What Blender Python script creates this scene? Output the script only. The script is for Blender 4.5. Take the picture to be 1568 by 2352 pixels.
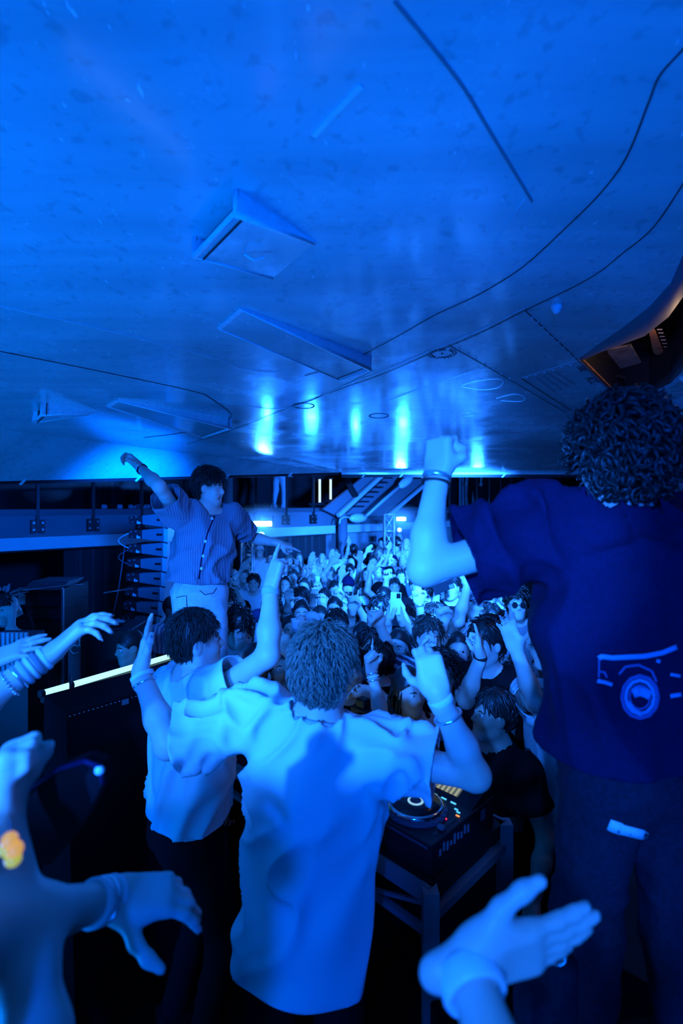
import bpy, bmesh, math, random
import numpy as np
from mathutils import Vector, Matrix
from mathutils.bvhtree import BVHTree

random.seed(7)
np.random.seed(7)
PI = math.pi
scene = bpy.context.scene
for o in list(bpy.data.objects):
    bpy.data.objects.remove(o, do_unlink=True)
C = scene.collection

# ------------------------------------------------------------------ camera
CAM_H = 2.22        # lens height above the stage floor
FPX = 1176.0        # focal length in pixels of the 1568 x 2352 frame
HOR = 1160.0        # row of the horizon
cam_d = bpy.data.cameras.new('camera')
cam = bpy.data.objects.new('camera', cam_d)
C.objects.link(cam)
cam_d.sensor_fit = 'VERTICAL'
cam_d.sensor_height = 36.0
cam_d.lens = 36.0 * FPX / 2352.0
cam_d.shift_y = -(1176.0 - HOR) / 2352.0
cam_d.clip_start = 0.02
cam_d.clip_end = 200
cam.location = (0, 0, CAM_H)
cam.rotation_euler = (PI / 2, 0, 0)
cam_d.dof.use_dof = True
cam_d.dof.focus_distance = 3.0
cam_d.dof.aperture_fstop = 2.2
scene.camera = cam

# ------------------------------------------------------------------ world, view
w = bpy.data.worlds.new('night')
scene.world = w
w.use_nodes = True
w.node_tree.nodes['Background'].inputs[0].default_value = (0.0, 0.03, 0.30, 1)
w.node_tree.nodes['Background'].inputs[1].default_value = 0.012
vs = scene.view_settings
vs.view_transform = 'Standard'
vs.look = 'None'
vs.gamma = 1.0
vs.exposure = 0.0
vs.use_curve_mapping = False
scene.cycles.max_bounces = 6
scene.cycles.sample_clamp_indirect = 4.0

# ------------------------------------------------------------------ stage lights
BLUE = (0.012, 0.165, 1.0)
DEEP = (0.0, 0.085, 1.0)

def spot(name, loc, tgt, power, angle, color=BLUE, blend=0.3, size=0.08):
    d = bpy.data.lights.new(name, 'SPOT')
    d.energy = power
    d.color = color
    d.spot_size = math.radians(angle)
    d.spot_blend = blend
    d.shadow_soft_size = size
    o = bpy.data.objects.new(name, d)
    C.objects.link(o)
    o.location = loc
    o.rotation_euler = (Vector(tgt) - Vector(loc)).to_track_quat('-Z', 'Y').to_euler()
    return o

def area(name, loc, tgt, power, sx, sy, color=BLUE, spread=180):
    d = bpy.data.lights.new(name, 'AREA')
    d.energy = power
    d.color = color
    d.shape = 'RECTANGLE'
    d.size = sx
    d.size_y = sy
    d.spread = math.radians(spread)
    o = bpy.data.objects.new(name, d)
    C.objects.link(o)
    o.location = loc
    o.rotation_euler = (Vector(tgt) - Vector(loc)).to_track_quat('-Z', 'Y').to_euler()
    return o

#KEYLIGHTS
# light from behind the photographer: narrow spots per figure, plus added blue fills
spot('key_dj', (-1.9, -1.7, 2.95), (-0.12, 1.6, 1.92), 1600, 15.5, BLUE, 0.15, 0.05)
spot('key_companion', (-0.7, -2.2, 2.95), (-0.72, 2.1, 1.68), 750, 17, BLUE, 0.35, 0.05)
spot('key_standing', (-0.7, -2.2, 2.95), (-0.92, 3.5, 1.86), 1250, 12.5, BLUE, 0.5, 0.05)
spot('key_arm', (-0.7, -2.2, 2.95), (0.30, 1.35, 2.12), 1900, 14, BLUE, 0.5, 0.05)
spot('fill_low', (-0.75, -2.5, 2.5), (-0.1, 2.0, 1.0), 400, 74, DEEP, 0.5, 0.10)
spot('fill_left', (-2.2, -1.2, 2.9), (-0.82, 1.5, 1.95), 800, 24, BLUE, 0.5, 0.08)
spot('key_hand', (-0.7, -2.2, 2.95), (0.26, 0.62, 1.70), 620, 11, BLUE, 0.6, 0.05)  # extra spot added to brighten the lower right hand
# front light thrown from the stage over the crowd
spot('crowd_spot', (0.9, 2.3, 2.72), (0.75, 8.6, 0.45), 5200, 42, BLUE, 0.6, 0.12)
spot('crowd_spot_wide', (0.7, 2.6, 2.78), (1.0, 7.0, 0.9), 620, 84, BLUE, 0.7, 0.15)
# uplighters washing the aircraft belly, then extra lights added for its far part
area('uplight_left', (-2.9, 0.7, 0.25), (-1.8, 2.0, 3.1), 120, 1.8, 0.7, (0.0, 0.175, 1.0), 150)
area('uplight_rear', (0.75, -2.2, 0.25), (-0.1, 1.1, 3.1), 27, 1.6, 0.6, (0.0, 0.125, 1.0), 75)
area('belly_fill_front', (-0.75, 2.75, 0.95), (-0.6, 3.7, 2.95), 7, 0.8, 0.2, BLUE, 110)  # unseen light added to brighten the far belly
for x, y, z, e_, r in ((-1.25, 8.5, 1.5, 60, .06), (-0.55, 9.2, 1.35, 90, .10), (0.25, 8.8, 1.6, 50, .05), (1.15, 9.4, 1.4, 90, .08)):  # unseen spots added among the crowd for glints on the far belly
    spot('belly_glint_spot', (x, y, z), (x * 0.7, 5.4, 2.8), e_, 95, BLUE, 0.8, r)
# balcony and hall wash
spot('hall_spot', (1.8, 6.0, 2.2), (1.2, 15.0, 1.8), 6500, 66, BLUE, 0.7, 0.2)
spot('hall_spot_left', (-1.4, 4.6, 2.4), (-5.2, 9.0, 1.9), 850, 62, (0.0, 0.12, 1.0), 0.8, 0.2)

# ------------------------------------------------------------------ helpers: pixel + distance -> point of the place
def P(px, py, d):
    return np.array([(px - 784.0) / FPX * d, d, CAM_H + (HOR - py) / FPX * d])

# ------------------------------------------------------------------ materials
MATS = {}
def mat(name, col, rough=0.6, metal=0.0, spec=0.4, emis=None, estr=0.0, bump=None, noise=None, alpha=1.0, sheen=0.0):
    """noise = (scale, darker factor, detail)  bump = (scale, strength)"""
    if name in MATS:
        return MATS[name]
    m = bpy.data.materials.new(name)
    m.use_nodes = True
    nt = m.node_tree
    b = nt.nodes['Principled BSDF']
    b.inputs['Base Color'].default_value = (*col, 1)
    b.inputs['Roughness'].default_value = rough
    b.inputs['Metallic'].default_value = metal
    b.inputs['Specular IOR Level'].default_value = spec
    if sheen:
        b.inputs['Sheen Weight'].default_value = sheen
    if emis:
        b.inputs['Emission Color'].default_value = (*emis, 1)
        b.inputs['Emission Strength'].default_value = estr
    if noise or bump:
        tc = nt.nodes.new('ShaderNodeTexCoord')
    if noise:
        n = nt.nodes.new('ShaderNodeTexNoise')
        n.inputs['Scale'].default_value = noise[0]
        n.inputs['Detail'].default_value = noise[2] if len(noise) > 2 else 3
        nt.links.new(tc.outputs['Object'], n.inputs['Vector'])
        r = nt.nodes.new('ShaderNodeValToRGB')
        r.color_ramp.elements[0].position = 0.35
        r.color_ramp.elements[1].position = 0.65
        k = noise[1]
        r.color_ramp.elements[0].color = (col[0] * k, col[1] * k, col[2] * k, 1)
        r.color_ramp.elements[1].color = (*col, 1)
        nt.links.new(n.outputs['Fac'], r.inputs['Fac'])
        nt.links.new(r.outputs['Color'], b.inputs['Base Color'])
    if bump:
        n2 = nt.nodes.new('ShaderNodeTexNoise')
        n2.inputs['Scale'].default_value = bump[0]
        n2.inputs['Detail'].default_value = 4
        nt.links.new(tc.outputs['Object'], n2.inputs['Vector'])
        bp = nt.nodes.new('ShaderNodeBump')
        bp.inputs['Strength'].default_value = bump[1]
        bp.inputs['Distance'].default_value = 0.01
        nt.links.new(n2.outputs['Fac'], bp.inputs['Height'])
        nt.links.new(bp.outputs['Normal'], b.inputs['Normal'])
    MATS[name] = m
    return m

def stripe_mat(name, c1, c2, scale, axis='X', width=0.5, rough=0.85):
    """woven stripes in object space"""
    if name in MATS:
        return MATS[name]
    m = bpy.data.materials.new(name)
    m.use_nodes = True
    nt = m.node_tree
    b = nt.nodes['Principled BSDF']
    b.inputs['Roughness'].default_value = rough
    b.inputs['Specular IOR Level'].default_value = 0.2
    tc = nt.nodes.new('ShaderNodeTexCoord')
    wv = nt.nodes.new('ShaderNodeTexWave')
    wv.bands_direction = axis
    wv.inputs['Scale'].default_value = scale
    wv.inputs['Distortion'].default_value = 1.2
    wv.inputs['Detail'].default_value = 1
    nt.links.new(tc.outputs['Object'], wv.inputs['Vector'])
    r = nt.nodes.new('ShaderNodeValToRGB')
    r.color_ramp.elements[0].position = width - 0.12
    r.color_ramp.elements[1].position = width + 0.12
    r.color_ramp.elements[0].color = (*c1, 1)
    r.color_ramp.elements[1].color = (*c2, 1)
    nt.links.new(wv.outputs['Fac'], r.inputs['Fac'])
    nt.links.new(r.outputs['Color'], b.inputs['Base Color'])
    MATS[name] = m
    return m

def glass_mat():
    if 'glass' in MATS:
        return MATS['glass']
    m = bpy.data.materials.new('balustrade_glass')
    m.use_nodes = True
    nt = m.node_tree
    nt.nodes.remove(nt.nodes['Principled BSDF'])
    out = nt.nodes['Material Output']
    t = nt.nodes.new('ShaderNodeBsdfTransparent')
    t.inputs[0].default_value = (0.86, 0.92, 0.95, 1)
    g = nt.nodes.new('ShaderNodeBsdfGlossy')
    g.inputs['Roughness'].default_value = 0.05
    mx = nt.nodes.new('ShaderNodeMixShader')
    mx.inputs[0].default_value = 0.10
    nt.links.new(t.outputs[0], mx.inputs[1])
    nt.links.new(g.outputs[0], mx.inputs[2])
    nt.links.new(mx.outputs[0], out.inputs[0])
    MATS['glass'] = m
    return m

# ------------------------------------------------------------------ object helpers
def tag(o, label=None, cat=None, group=None, kind=None):
    if label: o['label'] = label
    if cat: o['category'] = cat
    if group: o['group'] = group
    if kind: o['kind'] = kind
    return o

def empty(name, loc, label=None, cat=None, group=None, rz=0.0):
    o = bpy.data.objects.new(name, None)
    o.empty_display_size = 0.1
    o.location = [float(x) for x in loc]
    o.rotation_euler = (0, 0, rz)
    C.objects.link(o)
    tag(o, label, cat, group)
    return o

def mk(name, verts, faces, m, parent=None, smooth=False, world=True):
    """one mesh object; verts are world coordinates (world=True) and are stored relative to the parent empty"""
    me = bpy.data.meshes.new(name)
    V = np.asarray(verts, dtype=float)
    if world and parent is not None:
        off = np.array(parent_world(parent))
        rz = parent_rz(parent)
        V = V - off
        if rz:
            c, s = math.cos(-rz), math.sin(-rz)
            V = np.stack([V[:, 0] * c - V[:, 1] * s, V[:, 0] * s + V[:, 1] * c, V[:, 2]], 1)
    me.from_pydata(V.tolist(), [], faces if isinstance(faces, list) else faces.tolist())
    if smooth:
        me.polygons.foreach_set('use_smooth', [True] * len(me.polygons))
    ms = m if isinstance(m, (list, tuple)) else [m]
    for q in ms:
        me.materials.append(MATS[q] if isinstance(q, str) else q)
    o = bpy.data.objects.new(name, me)
    C.objects.link(o)
    if parent is not None:
        o.parent = parent
    return o

def parent_world(p):
    x = np.zeros(3)
    while p is not None:
        x = x + np.array(p.location)
        p = p.parent
    return x

def parent_rz(p):
    r = 0.0
    while p is not None:
        r += p.rotation_euler[2]
        p = p.parent
    return r

class MB:
    """collects simple solids and links them as one mesh object"""
    def __init__(self):
        self.v = []; self.f = []
    def add(self, v, f):
        n = len(self.v)
        self.v += [tuple(map(float, p)) for p in v]
        self.f += [tuple(i + n for i in q) for q in f]
        return self
    def hexa(self, p):
        # p: 4 bottom, 4 top points
        return self.add(p, [(0, 3, 2, 1), (4, 5, 6, 7), (0, 1, 5, 4), (1, 2, 6, 5), (2, 3, 7, 6), (3, 0, 4, 7)])
    def box(self, c, sx, sy, sz, ex=(1, 0, 0), ey=(0, 1, 0), ez=(0, 0, 1)):
        c = np.array(c, float); ex = np.array(ex, float); ey = np.array(ey, float); ez = np.array(ez, float)
        p = []
        for z in (-.5, .5):
            for x, y in ((-.5, -.5), (.5, -.5), (.5, .5), (-.5, .5)):
                p.append(c + ex * sx * x + ey * sy * y + ez * sz * z)
        return self.hexa(p)
    def bar(self, a, b, wd, ht=None, up=(0, 0, 1)):
        a = np.array(a, float); b = np.array(b, float)
        ht = wd if ht is None else ht
        d = b - a; L = np.linalg.norm(d); d = d / L
        s = np.cross(d, up)
        if np.linalg.norm(s) < 1e-5: s = np.cross(d, (1, 0, 0))
        s = s / np.linalg.norm(s); u = np.cross(s, d)
        return self.box((a + b) / 2, L, wd, ht, d, s, u)
    def tube(self, pts, r, n=8, caps=True):
        pts = [np.array(p, float) for p in pts]
        rr = r if isinstance(r, (list, tuple, np.ndarray)) else [r] * len(pts)
        base = len(self.v)
        prev = None
        for i, p in enumerate(pts):
            t = pts[min(i + 1, len(pts) - 1)] - pts[max(i - 1, 0)]
            t = t / (np.linalg.norm(t) + 1e-9)
            if prev is None:
                a = np.cross(t, (0, 0, 1))
                if np.linalg.norm(a) < 1e-3: a = np.cross(t, (1, 0, 0))
            else:
                a = prev - t * np.dot(prev, t)
            a = a / (np.linalg.norm(a) + 1e-9)
            prev = a
            b = np.cross(t, a)
            for k in range(n):
                th = 2 * PI * k / n
                self.v.append(tuple(p + rr[i] * (math.cos(th) * a + math.sin(th) * b)))
        for i in range(len(pts) - 1):
            for k in range(n):
                q = base + i * n + k; q2 = base + i * n + (k + 1) % n
                self.f.append((q, q2, q2 + n, q + n))
        if caps:
            self.f.append(tuple(base + k for k in range(n))[::-1])
            e = base + (len(pts) - 1) * n
            self.f.append(tuple(e + k for k in range(n)))
        return self
    def lathe(self, c, prof, n=24, axis=(0, 0, 1), ex=None):
        """prof: list of (radius, height along axis)"""
        c = np.array(c, float); ax = np.array(axis, float); ax = ax / np.linalg.norm(ax)
        a = np.cross(ax, (1, 0, 0)) if abs(ax[0]) < .9 else np.cross(ax, (0, 1, 0))
        a = a / np.linalg.norm(a); b = np.cross(ax, a)
        base = len(self.v)
        for r, h in prof:
            for k in range(n):
                th = 2 * PI * k / n
                self.v.append(tuple(c + ax * h + r * (math.cos(th) * a + math.sin(th) * b)))
        for i in range(len(prof) - 1):
            for k in range(n):
                q = base + i * n + k; q2 = base + i * n + (k + 1) % n
                self.f.append((q, q2, q2 + n, q + n))
        self.f.append(tuple(base + k for k in range(n))[::-1])
        e = base + (len(prof) - 1) * n
        self.f.append(tuple(e + k for k in range(n)))
        return self
    def ribbon(self, pts, width, nrm, thick=0.002):
        """flat strip following pts, lying on a surface with normal nrm (pointing to the viewer's side)"""
        pts = [np.array(p, float) for p in pts]
        nrm = np.array(nrm, float) / np.linalg.norm(nrm)
        base = len(self.v)
        for i, p in enumerate(pts):
            t = pts[min(i + 1, len(pts) - 1)] - pts[max(i - 1, 0)]
            s = np.cross(t, nrm); s = s / (np.linalg.norm(s) + 1e-9) * width / 2
            self.v += [tuple(p - s), tuple(p + s), tuple(p + s + nrm * thick), tuple(p - s + nrm * thick)]
        for i in range(len(pts) - 1):
            q = base + i * 4
            for k in range(4):
                self.f.append((q + k, q + (k + 1) % 4, q + 4 + (k + 1) % 4, q + 4 + k))
        self.f.append((base + 3, base + 2, base + 1, base))
        e = base + (len(pts) - 1) * 4
        self.f.append((e, e + 1, e + 2, e + 3))
        return self
    def build(self, name, m, parent=None, smooth=False, world=True, bevel=0.0):
        o = mk(name, self.v, self.f, m, parent, smooth, world)
        if bevel:
            bm = bmesh.new(); bm.from_mesh(o.data)
            bmesh.ops.recalc_face_normals(bm, faces=bm.faces)
            bmesh.ops.bevel(bm, geom=list(bm.edges), offset=bevel, segments=2, affect='EDGES', profile=0.6)
            bm.to_mesh(o.data); bm.free()
        return o

def copy_tree(o, parent=None):
    c = o.copy()
    C.objects.link(c)
    c.parent = parent
    for ch in list(o.children):
        copy_tree(ch, c)
    return c

# ------------------------------------------------------------------ vector noise
_PERM = np.random.RandomState(3).permutation(4096).astype(np.int64)
_RND = np.random.RandomState(4).rand(4096)
def vnoise(p):
    """smooth value noise in [-1, 1] for points (n, 3)"""
    p = np.asarray(p, float)
    i = np.floor(p).astype(np.int64); f = p - i
    f = f * f * (3 - 2 * f)
    def h(a, b, c):
        return _RND[_PERM[(_PERM[(_PERM[a & 4095] + b) & 4095] + c) & 4095]]
    x, y, z = i[:, 0], i[:, 1], i[:, 2]
    r = 0
    for dx in (0, 1):
        wx = f[:, 0] if dx else 1 - f[:, 0]
        for dy in (0, 1):
            wy = f[:, 1] if dy else 1 - f[:, 1]
            for dz in (0, 1):
                wz = f[:, 2] if dz else 1 - f[:, 2]
                r = r + wx * wy * wz * h(x + dx, y + dy, z + dz)
    return r * 2 - 1

# ------------------------------------------------------------------ distance-field modelling (for people)
def nv(v):
    v = np.asarray(v, float)
    return v / (np.linalg.norm(v) + 1e-12)

class Prim:
    pass

def cone(a, b, ra, rb, k=0.03, flat=None, op='u'):
    """tapered capsule; flat=(axis, factor) squeezes it along an axis (factor>1 is thinner)"""
    a = np.asarray(a, float); b = np.asarray(b, float)
    p = Prim(); r = max(ra, rb)
    p.lo = np.minimum(a, b) - r; p.hi = np.maximum(a, b) + r
    p.k = k; p.op = op
    d = b - a; L2 = float(np.dot(d, d)) + 1e-9
    def fn(X, Y, Z):
        x = X - a[0]; y = Y - a[1]; z = Z - a[2]
        t = np.clip((x * d[0] + y * d[1] + z * d[2]) / L2, 0, 1)
        x = x - t * d[0]; y = y - t * d[1]; z = z - t * d[2]
        q = x * x + y * y + z * z
        if flat is not None:
            n, s = flat
            c = x * n[0] + y * n[1] + z * n[2]
            q = q + c * c * (s * s - 1)
        return np.sqrt(q) - (ra + (rb - ra) * t)
    p.fn = fn
    return p

def ell(c, ax, rad, k=0.03, op='u'):
    """ellipsoid; ax = 3 unit axes, rad = 3 radii"""
    c = np.asarray(c, float); ax = [np.asarray(q, float) for q in ax]
    p = Prim(); r = max(rad)
    e = sum(np.abs(ax[i]) * rad[i] for i in range(3))
    p.lo = c - e; p.hi = c + e; p.k = k; p.op = op
    mr = min(rad)
    def fn(X, Y, Z):
        x = X - c[0]; y = Y - c[1]; z = Z - c[2]
        k0 = 0; k1 = 0
        for i in range(3):
            q = x * ax[i][0] + y * ax[i][1] + z * ax[i][2]
            k0 = k0 + (q / rad[i]) ** 2
            k1 = k1 + (q / rad[i] ** 2) ** 2
        k0 = np.sqrt(k0); k1 = np.sqrt(k1) + 1e-9
        return k0 * (k0 - 1) / k1
    p.fn = fn
    return p

def rbox(c, ax, half, rr, k=0.02, op='u'):
    c = np.asarray(c, float); ax = [np.asarray(q, float) for q in ax]
    p = Prim()
    e = sum(np.abs(ax[i]) * half[i] for i in range(3))
    p.lo = c - e; p.hi = c + e; p.k = k; p.op = op
    def fn(X, Y, Z):
        x = X - c[0]; y = Y - c[1]; z = Z - c[2]
        s = 0; mx = None
        for i in range(3):
            q = np.abs(x * ax[i][0] + y * ax[i][1] + z * ax[i][2]) - (half[i] - rr)
            s = s + np.maximum(q, 0) ** 2
            mx = q if mx is None else np.maximum(mx, q)
        return np.sqrt(s) + np.minimum(mx, 0) - rr
    p.fn = fn
    return p

def cut(n, off, lo, hi, k=0.01):
    """remove everything with dot(p, n) < off inside the box lo..hi"""
    p = Prim(); p.lo = np.asarray(lo, float); p.hi = np.asarray(hi, float); p.k = k; p.op = 's'
    n = np.asarray(n, float)
    p.fn = lambda X, Y, Z: X * n[0] + Y * n[1] + Z * n[2] - off
    p.hard = True
    return p

def sdf_mesh(prims, h, smooth=1):
    us = [p for p in prims if p.op == 'u']
    lo = np.min([p.lo for p in us], 0) - 3 * h
    hi = np.max([p.hi for p in us], 0) + 3 * h
    n = np.ceil((hi - lo) / h).astype(int) + 1
    D = np.full(tuple(n), 0.2, dtype=np.float32)
    ax = [(lo[i] + h * np.arange(n[i])).astype(np.float32) for i in range(3)]
    for p in prims:
        pad = p.k + 2.5 * h
        a = np.maximum(np.floor((p.lo - pad - lo) / h).astype(int), 0)
        b = np.minimum(np.ceil((p.hi + pad - lo) / h).astype(int) + 1, n)
        if np.any(b <= a): continue
        sl = tuple(slice(a[i], b[i]) for i in range(3))
        X = ax[0][sl[0]][:, None, None]; Y = ax[1][sl[1]][None, :, None]; Z = ax[2][sl[2]][None, None, :]
        d = p.fn(X, Y, Z).astype(np.float32)
        cur = D[sl]
        k = p.k
        if p.op == 'u':
            e = np.maximum(k - np.abs(cur - d), 0) / k
            D[sl] = np.minimum(cur, d) - e * e * k * 0.25
        else:
            e = np.maximum(k - np.abs(-d - cur), 0) / k
            D[sl] = np.maximum(cur, -d) + e * e * k * 0.25
    return surface_nets(D, lo, h, smooth)

def surface_nets(D, lo, h, smooth=1):
    S = D < 0
    c = S[:-1, :-1, :-1]
    cnt = np.zeros(c.shape, np.int8)
    for dx in (0, 1):
        for dy in (0, 1):
            for dz in (0, 1):
                cnt += S[dx:S.shape[0] - 1 + dx, dy:S.shape[1] - 1 + dy, dz:S.shape[2] - 1 + dz]
    act = (cnt > 0) & (cnt < 8)
    I = np.argwhere(act)
    idx = np.full(act.shape, -1, np.int32)
    idx[act] = np.arange(len(I))
    acc = np.zeros((len(I), 3)); num = np.zeros(len(I))
    corner = {}
    for dx in (0, 1):
        for dy in (0, 1):
            for dz in (0, 1):
                corner[(dx, dy, dz)] = D[I[:, 0] + dx, I[:, 1] + dy, I[:, 2] + dz]
    for a in corner:
        for axis in range(3):
            if a[axis] == 0:
                b = list(a); b[axis] = 1; b = tuple(b)
                va, vb = corner[a], corner[b]
                m = (va < 0) != (vb < 0)
                if not m.any(): continue
                t = va[m] / (va[m] - vb[m])
                pt = np.tile(np.array(a, float), (m.sum(), 1))
                pt[:, axis] = t
                acc[m] += pt; num[m] += 1
    V = I + acc / num[:, None]
    V = V * h + lo
    F = []
    for axis in range(3):
        s1 = [slice(None)] * 3; s2 = [slice(None)] * 3
        s1[axis] = slice(0, -1); s2[axis] = slice(1, None)
        A = S[tuple(s1)]; B = S[tuple(s2)]
        E = np.argwhere(A != B)
        o1, o2 = (axis + 1) % 3, (axis + 2) % 3
        lim = np.array(act.shape)
        ok = (E[:, o1] > 0) & (E[:, o2] > 0) & (E[:, o1] < lim[o1]) & (E[:, o2] < lim[o2]) & (E[:, axis] < lim[axis])
        E = E[ok]
        inside = A[E[:, 0], E[:, 1], E[:, 2]]
        q = []
        for d1, d2 in ((1, 1), (0, 1), (0, 0), (1, 0)):
            G = E.copy(); G[:, o1] -= d1; G[:, o2] -= d2
            q.append(idx[G[:, 0], G[:, 1], G[:, 2]])
        q = np.stack(q, 1)
        q[~inside] = q[~inside][:, ::-1]
        F.append(q)
    F = np.concatenate(F, 0)
    F = F[(F >= 0).all(1)]
    for _ in range(smooth):
        V = relax(V, F, 0.5)
    return V, F

def relax(V, F, f):
    acc = np.zeros_like(V); num = np.zeros(len(V))
    for i in range(4):
        a = F[:, i]; b = F[:, (i + 1) % 4]
        np.add.at(acc, a, V[b]); np.add.at(num, a, 1)
        np.add.at(acc, b, V[a]); np.add.at(num, b, 1)
    num[num == 0] = 1
    return V * (1 - f) + acc / num[:, None] * f

def vnormals(V, F):
    n = np.cross(V[F[:, 2]] - V[F[:, 0]], V[F[:, 3]] - V[F[:, 1]])
    N = np.zeros_like(V)
    for i in range(4):
        np.add.at(N, F[:, i], n)
    return N / (np.linalg.norm(N, axis=1)[:, None] + 1e-12)

def clip_mesh(V, F, n, off, sel=None):
    """keep the side dot(p, n) >= off (only among vertices chosen by sel); border is pulled onto the plane"""
    n = np.asarray(n, float)
    s = V @ n - off
    out = s < 0
    if sel is not None:
        out = out & sel(V)
    fo = out[F]
    keep = ~fo.all(1)
    F2 = F[keep]
    used = np.unique(F2)
    V = V.copy()
    mv = np.zeros(len(V), bool); mv[used] = True
    mv &= out
    V[mv] -= s[mv][:, None] * n
    m = np.full(len(V), -1); m[used] = np.arange(len(used))
    return V[used], m[F2]

def biggest(V, F):
    """drop loose crumbs: keep the largest connected island"""
    par = np.arange(len(V))
    for _ in range(60):
        old = par.copy()
        for i in range(4):
            a = F[:, i]; b = F[:, (i + 1) % 4]
            mn = np.minimum(par[a], par[b])
            np.minimum.at(par, a, mn); np.minimum.at(par, b, mn)
        par = par[par]
        par = par[par]
        if (par == old).all(): break
    r, c = np.unique(par[F[:, 0]], return_counts=True)
    root = r[np.argmax(c)]
    keep = par[F[:, 0]] == root
    F2 = F[keep]; used = np.unique(F2)
    m = np.full(len(V), -1); m[used] = np.arange(len(used))
    return V[used], m[F2]

# ================================================================== THE SETTING
R2 = math.sqrt(2)
def W(u, v, z):
    """hall axes: u runs along the balcony front, v away from it, both at 45 degrees to the lens"""
    return np.array([(u - v) / R2, (u + v) / R2, z])
EU = np.array([1, 1, 0]) / R2
EV = np.array([-1, 1, 0]) / R2
VB = 9.4            # balcony front
def bu(px):
    d = (VB * R2) / (1 - (px - 784) / FPX)
    return ((px - 784) / FPX * d + d) / R2
def B(px, py, off=0.0):
    d = ((VB + off) * R2) / (1 - (px - 784) / FPX)
    return P(px, py, d)
def ubox(mb, u0, u1, v0, v1, z0, z1):
    return mb.box(W((u0 + u1) / 2, (v0 + v1) / 2, (z0 + z1) / 2), u1 - u0, v1 - v0, z1 - z0, EU, EV)

mat('stage_black', (0.006, 0.006, 0.007), 0.75, spec=0.08, noise=(9, 0.6))
mat('hall_floor', (0.05, 0.05, 0.055), 0.5, noise=(3, 0.7))
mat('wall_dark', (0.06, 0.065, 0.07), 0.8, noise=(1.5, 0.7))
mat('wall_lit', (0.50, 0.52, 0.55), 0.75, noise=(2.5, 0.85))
mat('fascia', (0.20, 0.21, 0.24), 0.6, noise=(1.7, 0.85))
mat('band_white', (0.80, 0.82, 0.84), 0.55, noise=(4, 0.93))
mat('rail_dark', (0.10, 0.11, 0.13), 0.5)
mat('steel_black', (0.02, 0.02, 0.022), 0.45, spec=0.5)
mat('bolt', (0.7, 0.7, 0.7), 0.35, 0.8)
mat('curtain', (0.030, 0.032, 0.036), 0.95, sheen=0.3)
mat('ceiling_dark', (0.015, 0.015, 0.017), 0.9)
mat('pale_paint', (0.62, 0.65, 0.68), 0.5)
mat('soffit', (0.20, 0.21, 0.24), 0.6)

def floor_z(d):
    return -0.35 - 0.25 * min(max((d - 2.6) / 7.0, 0), 1)

# floors
m = MB()
m.hexa([(-3.2, -3.5, -0.9), (3.2, -3.5, -0.9), (2.75, 1.05, -0.9), (-3.2, 7.0, -0.9),
        (-3.2, -3.5, 0), (3.2, -3.5, 0), (2.75, 1.05, 0), (-3.2, 7.0, 0)])
tag(m.build('floor_stage', 'stage_black'), kind='structure')
m = MB()
ys = [1.0, 2.6, 4.5, 7.0, 9.6, 30]
for i in range(5):
    a, b = floor_z(ys[i]) , floor_z(ys[i + 1])
    m.hexa([(-14, ys[i], -1.2), (26, ys[i], -1.2), (26, ys[i + 1], -1.2), (-14, ys[i + 1], -1.2),
            (-14, ys[i], a), (26, ys[i], a), (26, ys[i + 1], b), (-14, ys[i + 1], b)])
tag(m.build('floor', 'hall_floor'), kind='structure')

# walls under and above the balcony
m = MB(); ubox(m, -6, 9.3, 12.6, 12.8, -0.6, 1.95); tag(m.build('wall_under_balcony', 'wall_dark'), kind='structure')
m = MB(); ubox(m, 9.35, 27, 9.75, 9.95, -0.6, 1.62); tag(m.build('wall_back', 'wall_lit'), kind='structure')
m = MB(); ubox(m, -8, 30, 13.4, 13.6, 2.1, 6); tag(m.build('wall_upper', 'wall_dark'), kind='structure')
m = MB(); ubox(m, -10, 42, -8, 13.7, 6, 6.2); tag(m.build('ceiling', 'ceiling_dark'), kind='structure')
m = MB(); ubox(m, -10, -9.8, -8, 13.7, -0.6, 6); tag(m.build('wall_left', 'wall_dark'), kind='structure')
m = MB(); m.box((13, 0, 2.5), 0.2, 60, 8); tag(m.build('wall_right', 'wall_dark'), kind='structure')

# ------------------------------------------------------------------ balcony
balc = empty('balcony', W(3, VB, 1.5), 'blue balcony front with a pale lower band running across the hall', 'balcony')
m = MB(); ubox(m, -6, 26, VB + 0.04, VB + 0.12, 1.68, 2.05); m.build('fascia', 'fascia', balc)
m = MB(); ubox(m, -6, 9.12, VB - 0.06, VB + 0.12, 1.50, 1.70); m.build('band', 'band_white', balc)
m = MB(); ubox(m, 9.42, 26, VB - 0.06, VB + 0.12, 1.50, 1.70); m.build('band', 'band_white', balc)
m = MB(); ubox(m, -6, 26, VB - 0.02, VB + 0.14, 2.05, 2.15); m.build('kerb', 'rail_dark', balc)
m = MB(); ubox(m, -6, 26, VB + 0.12, 13.3, 2.00, 2.12); m.build('floor_slab', 'fascia', balc)
m = MB(); ubox(m, -6, 9.12, VB + 0.12, 12.6, 1.46, 1.52); m.build('soffit', 'wall_dark', balc)
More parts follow.
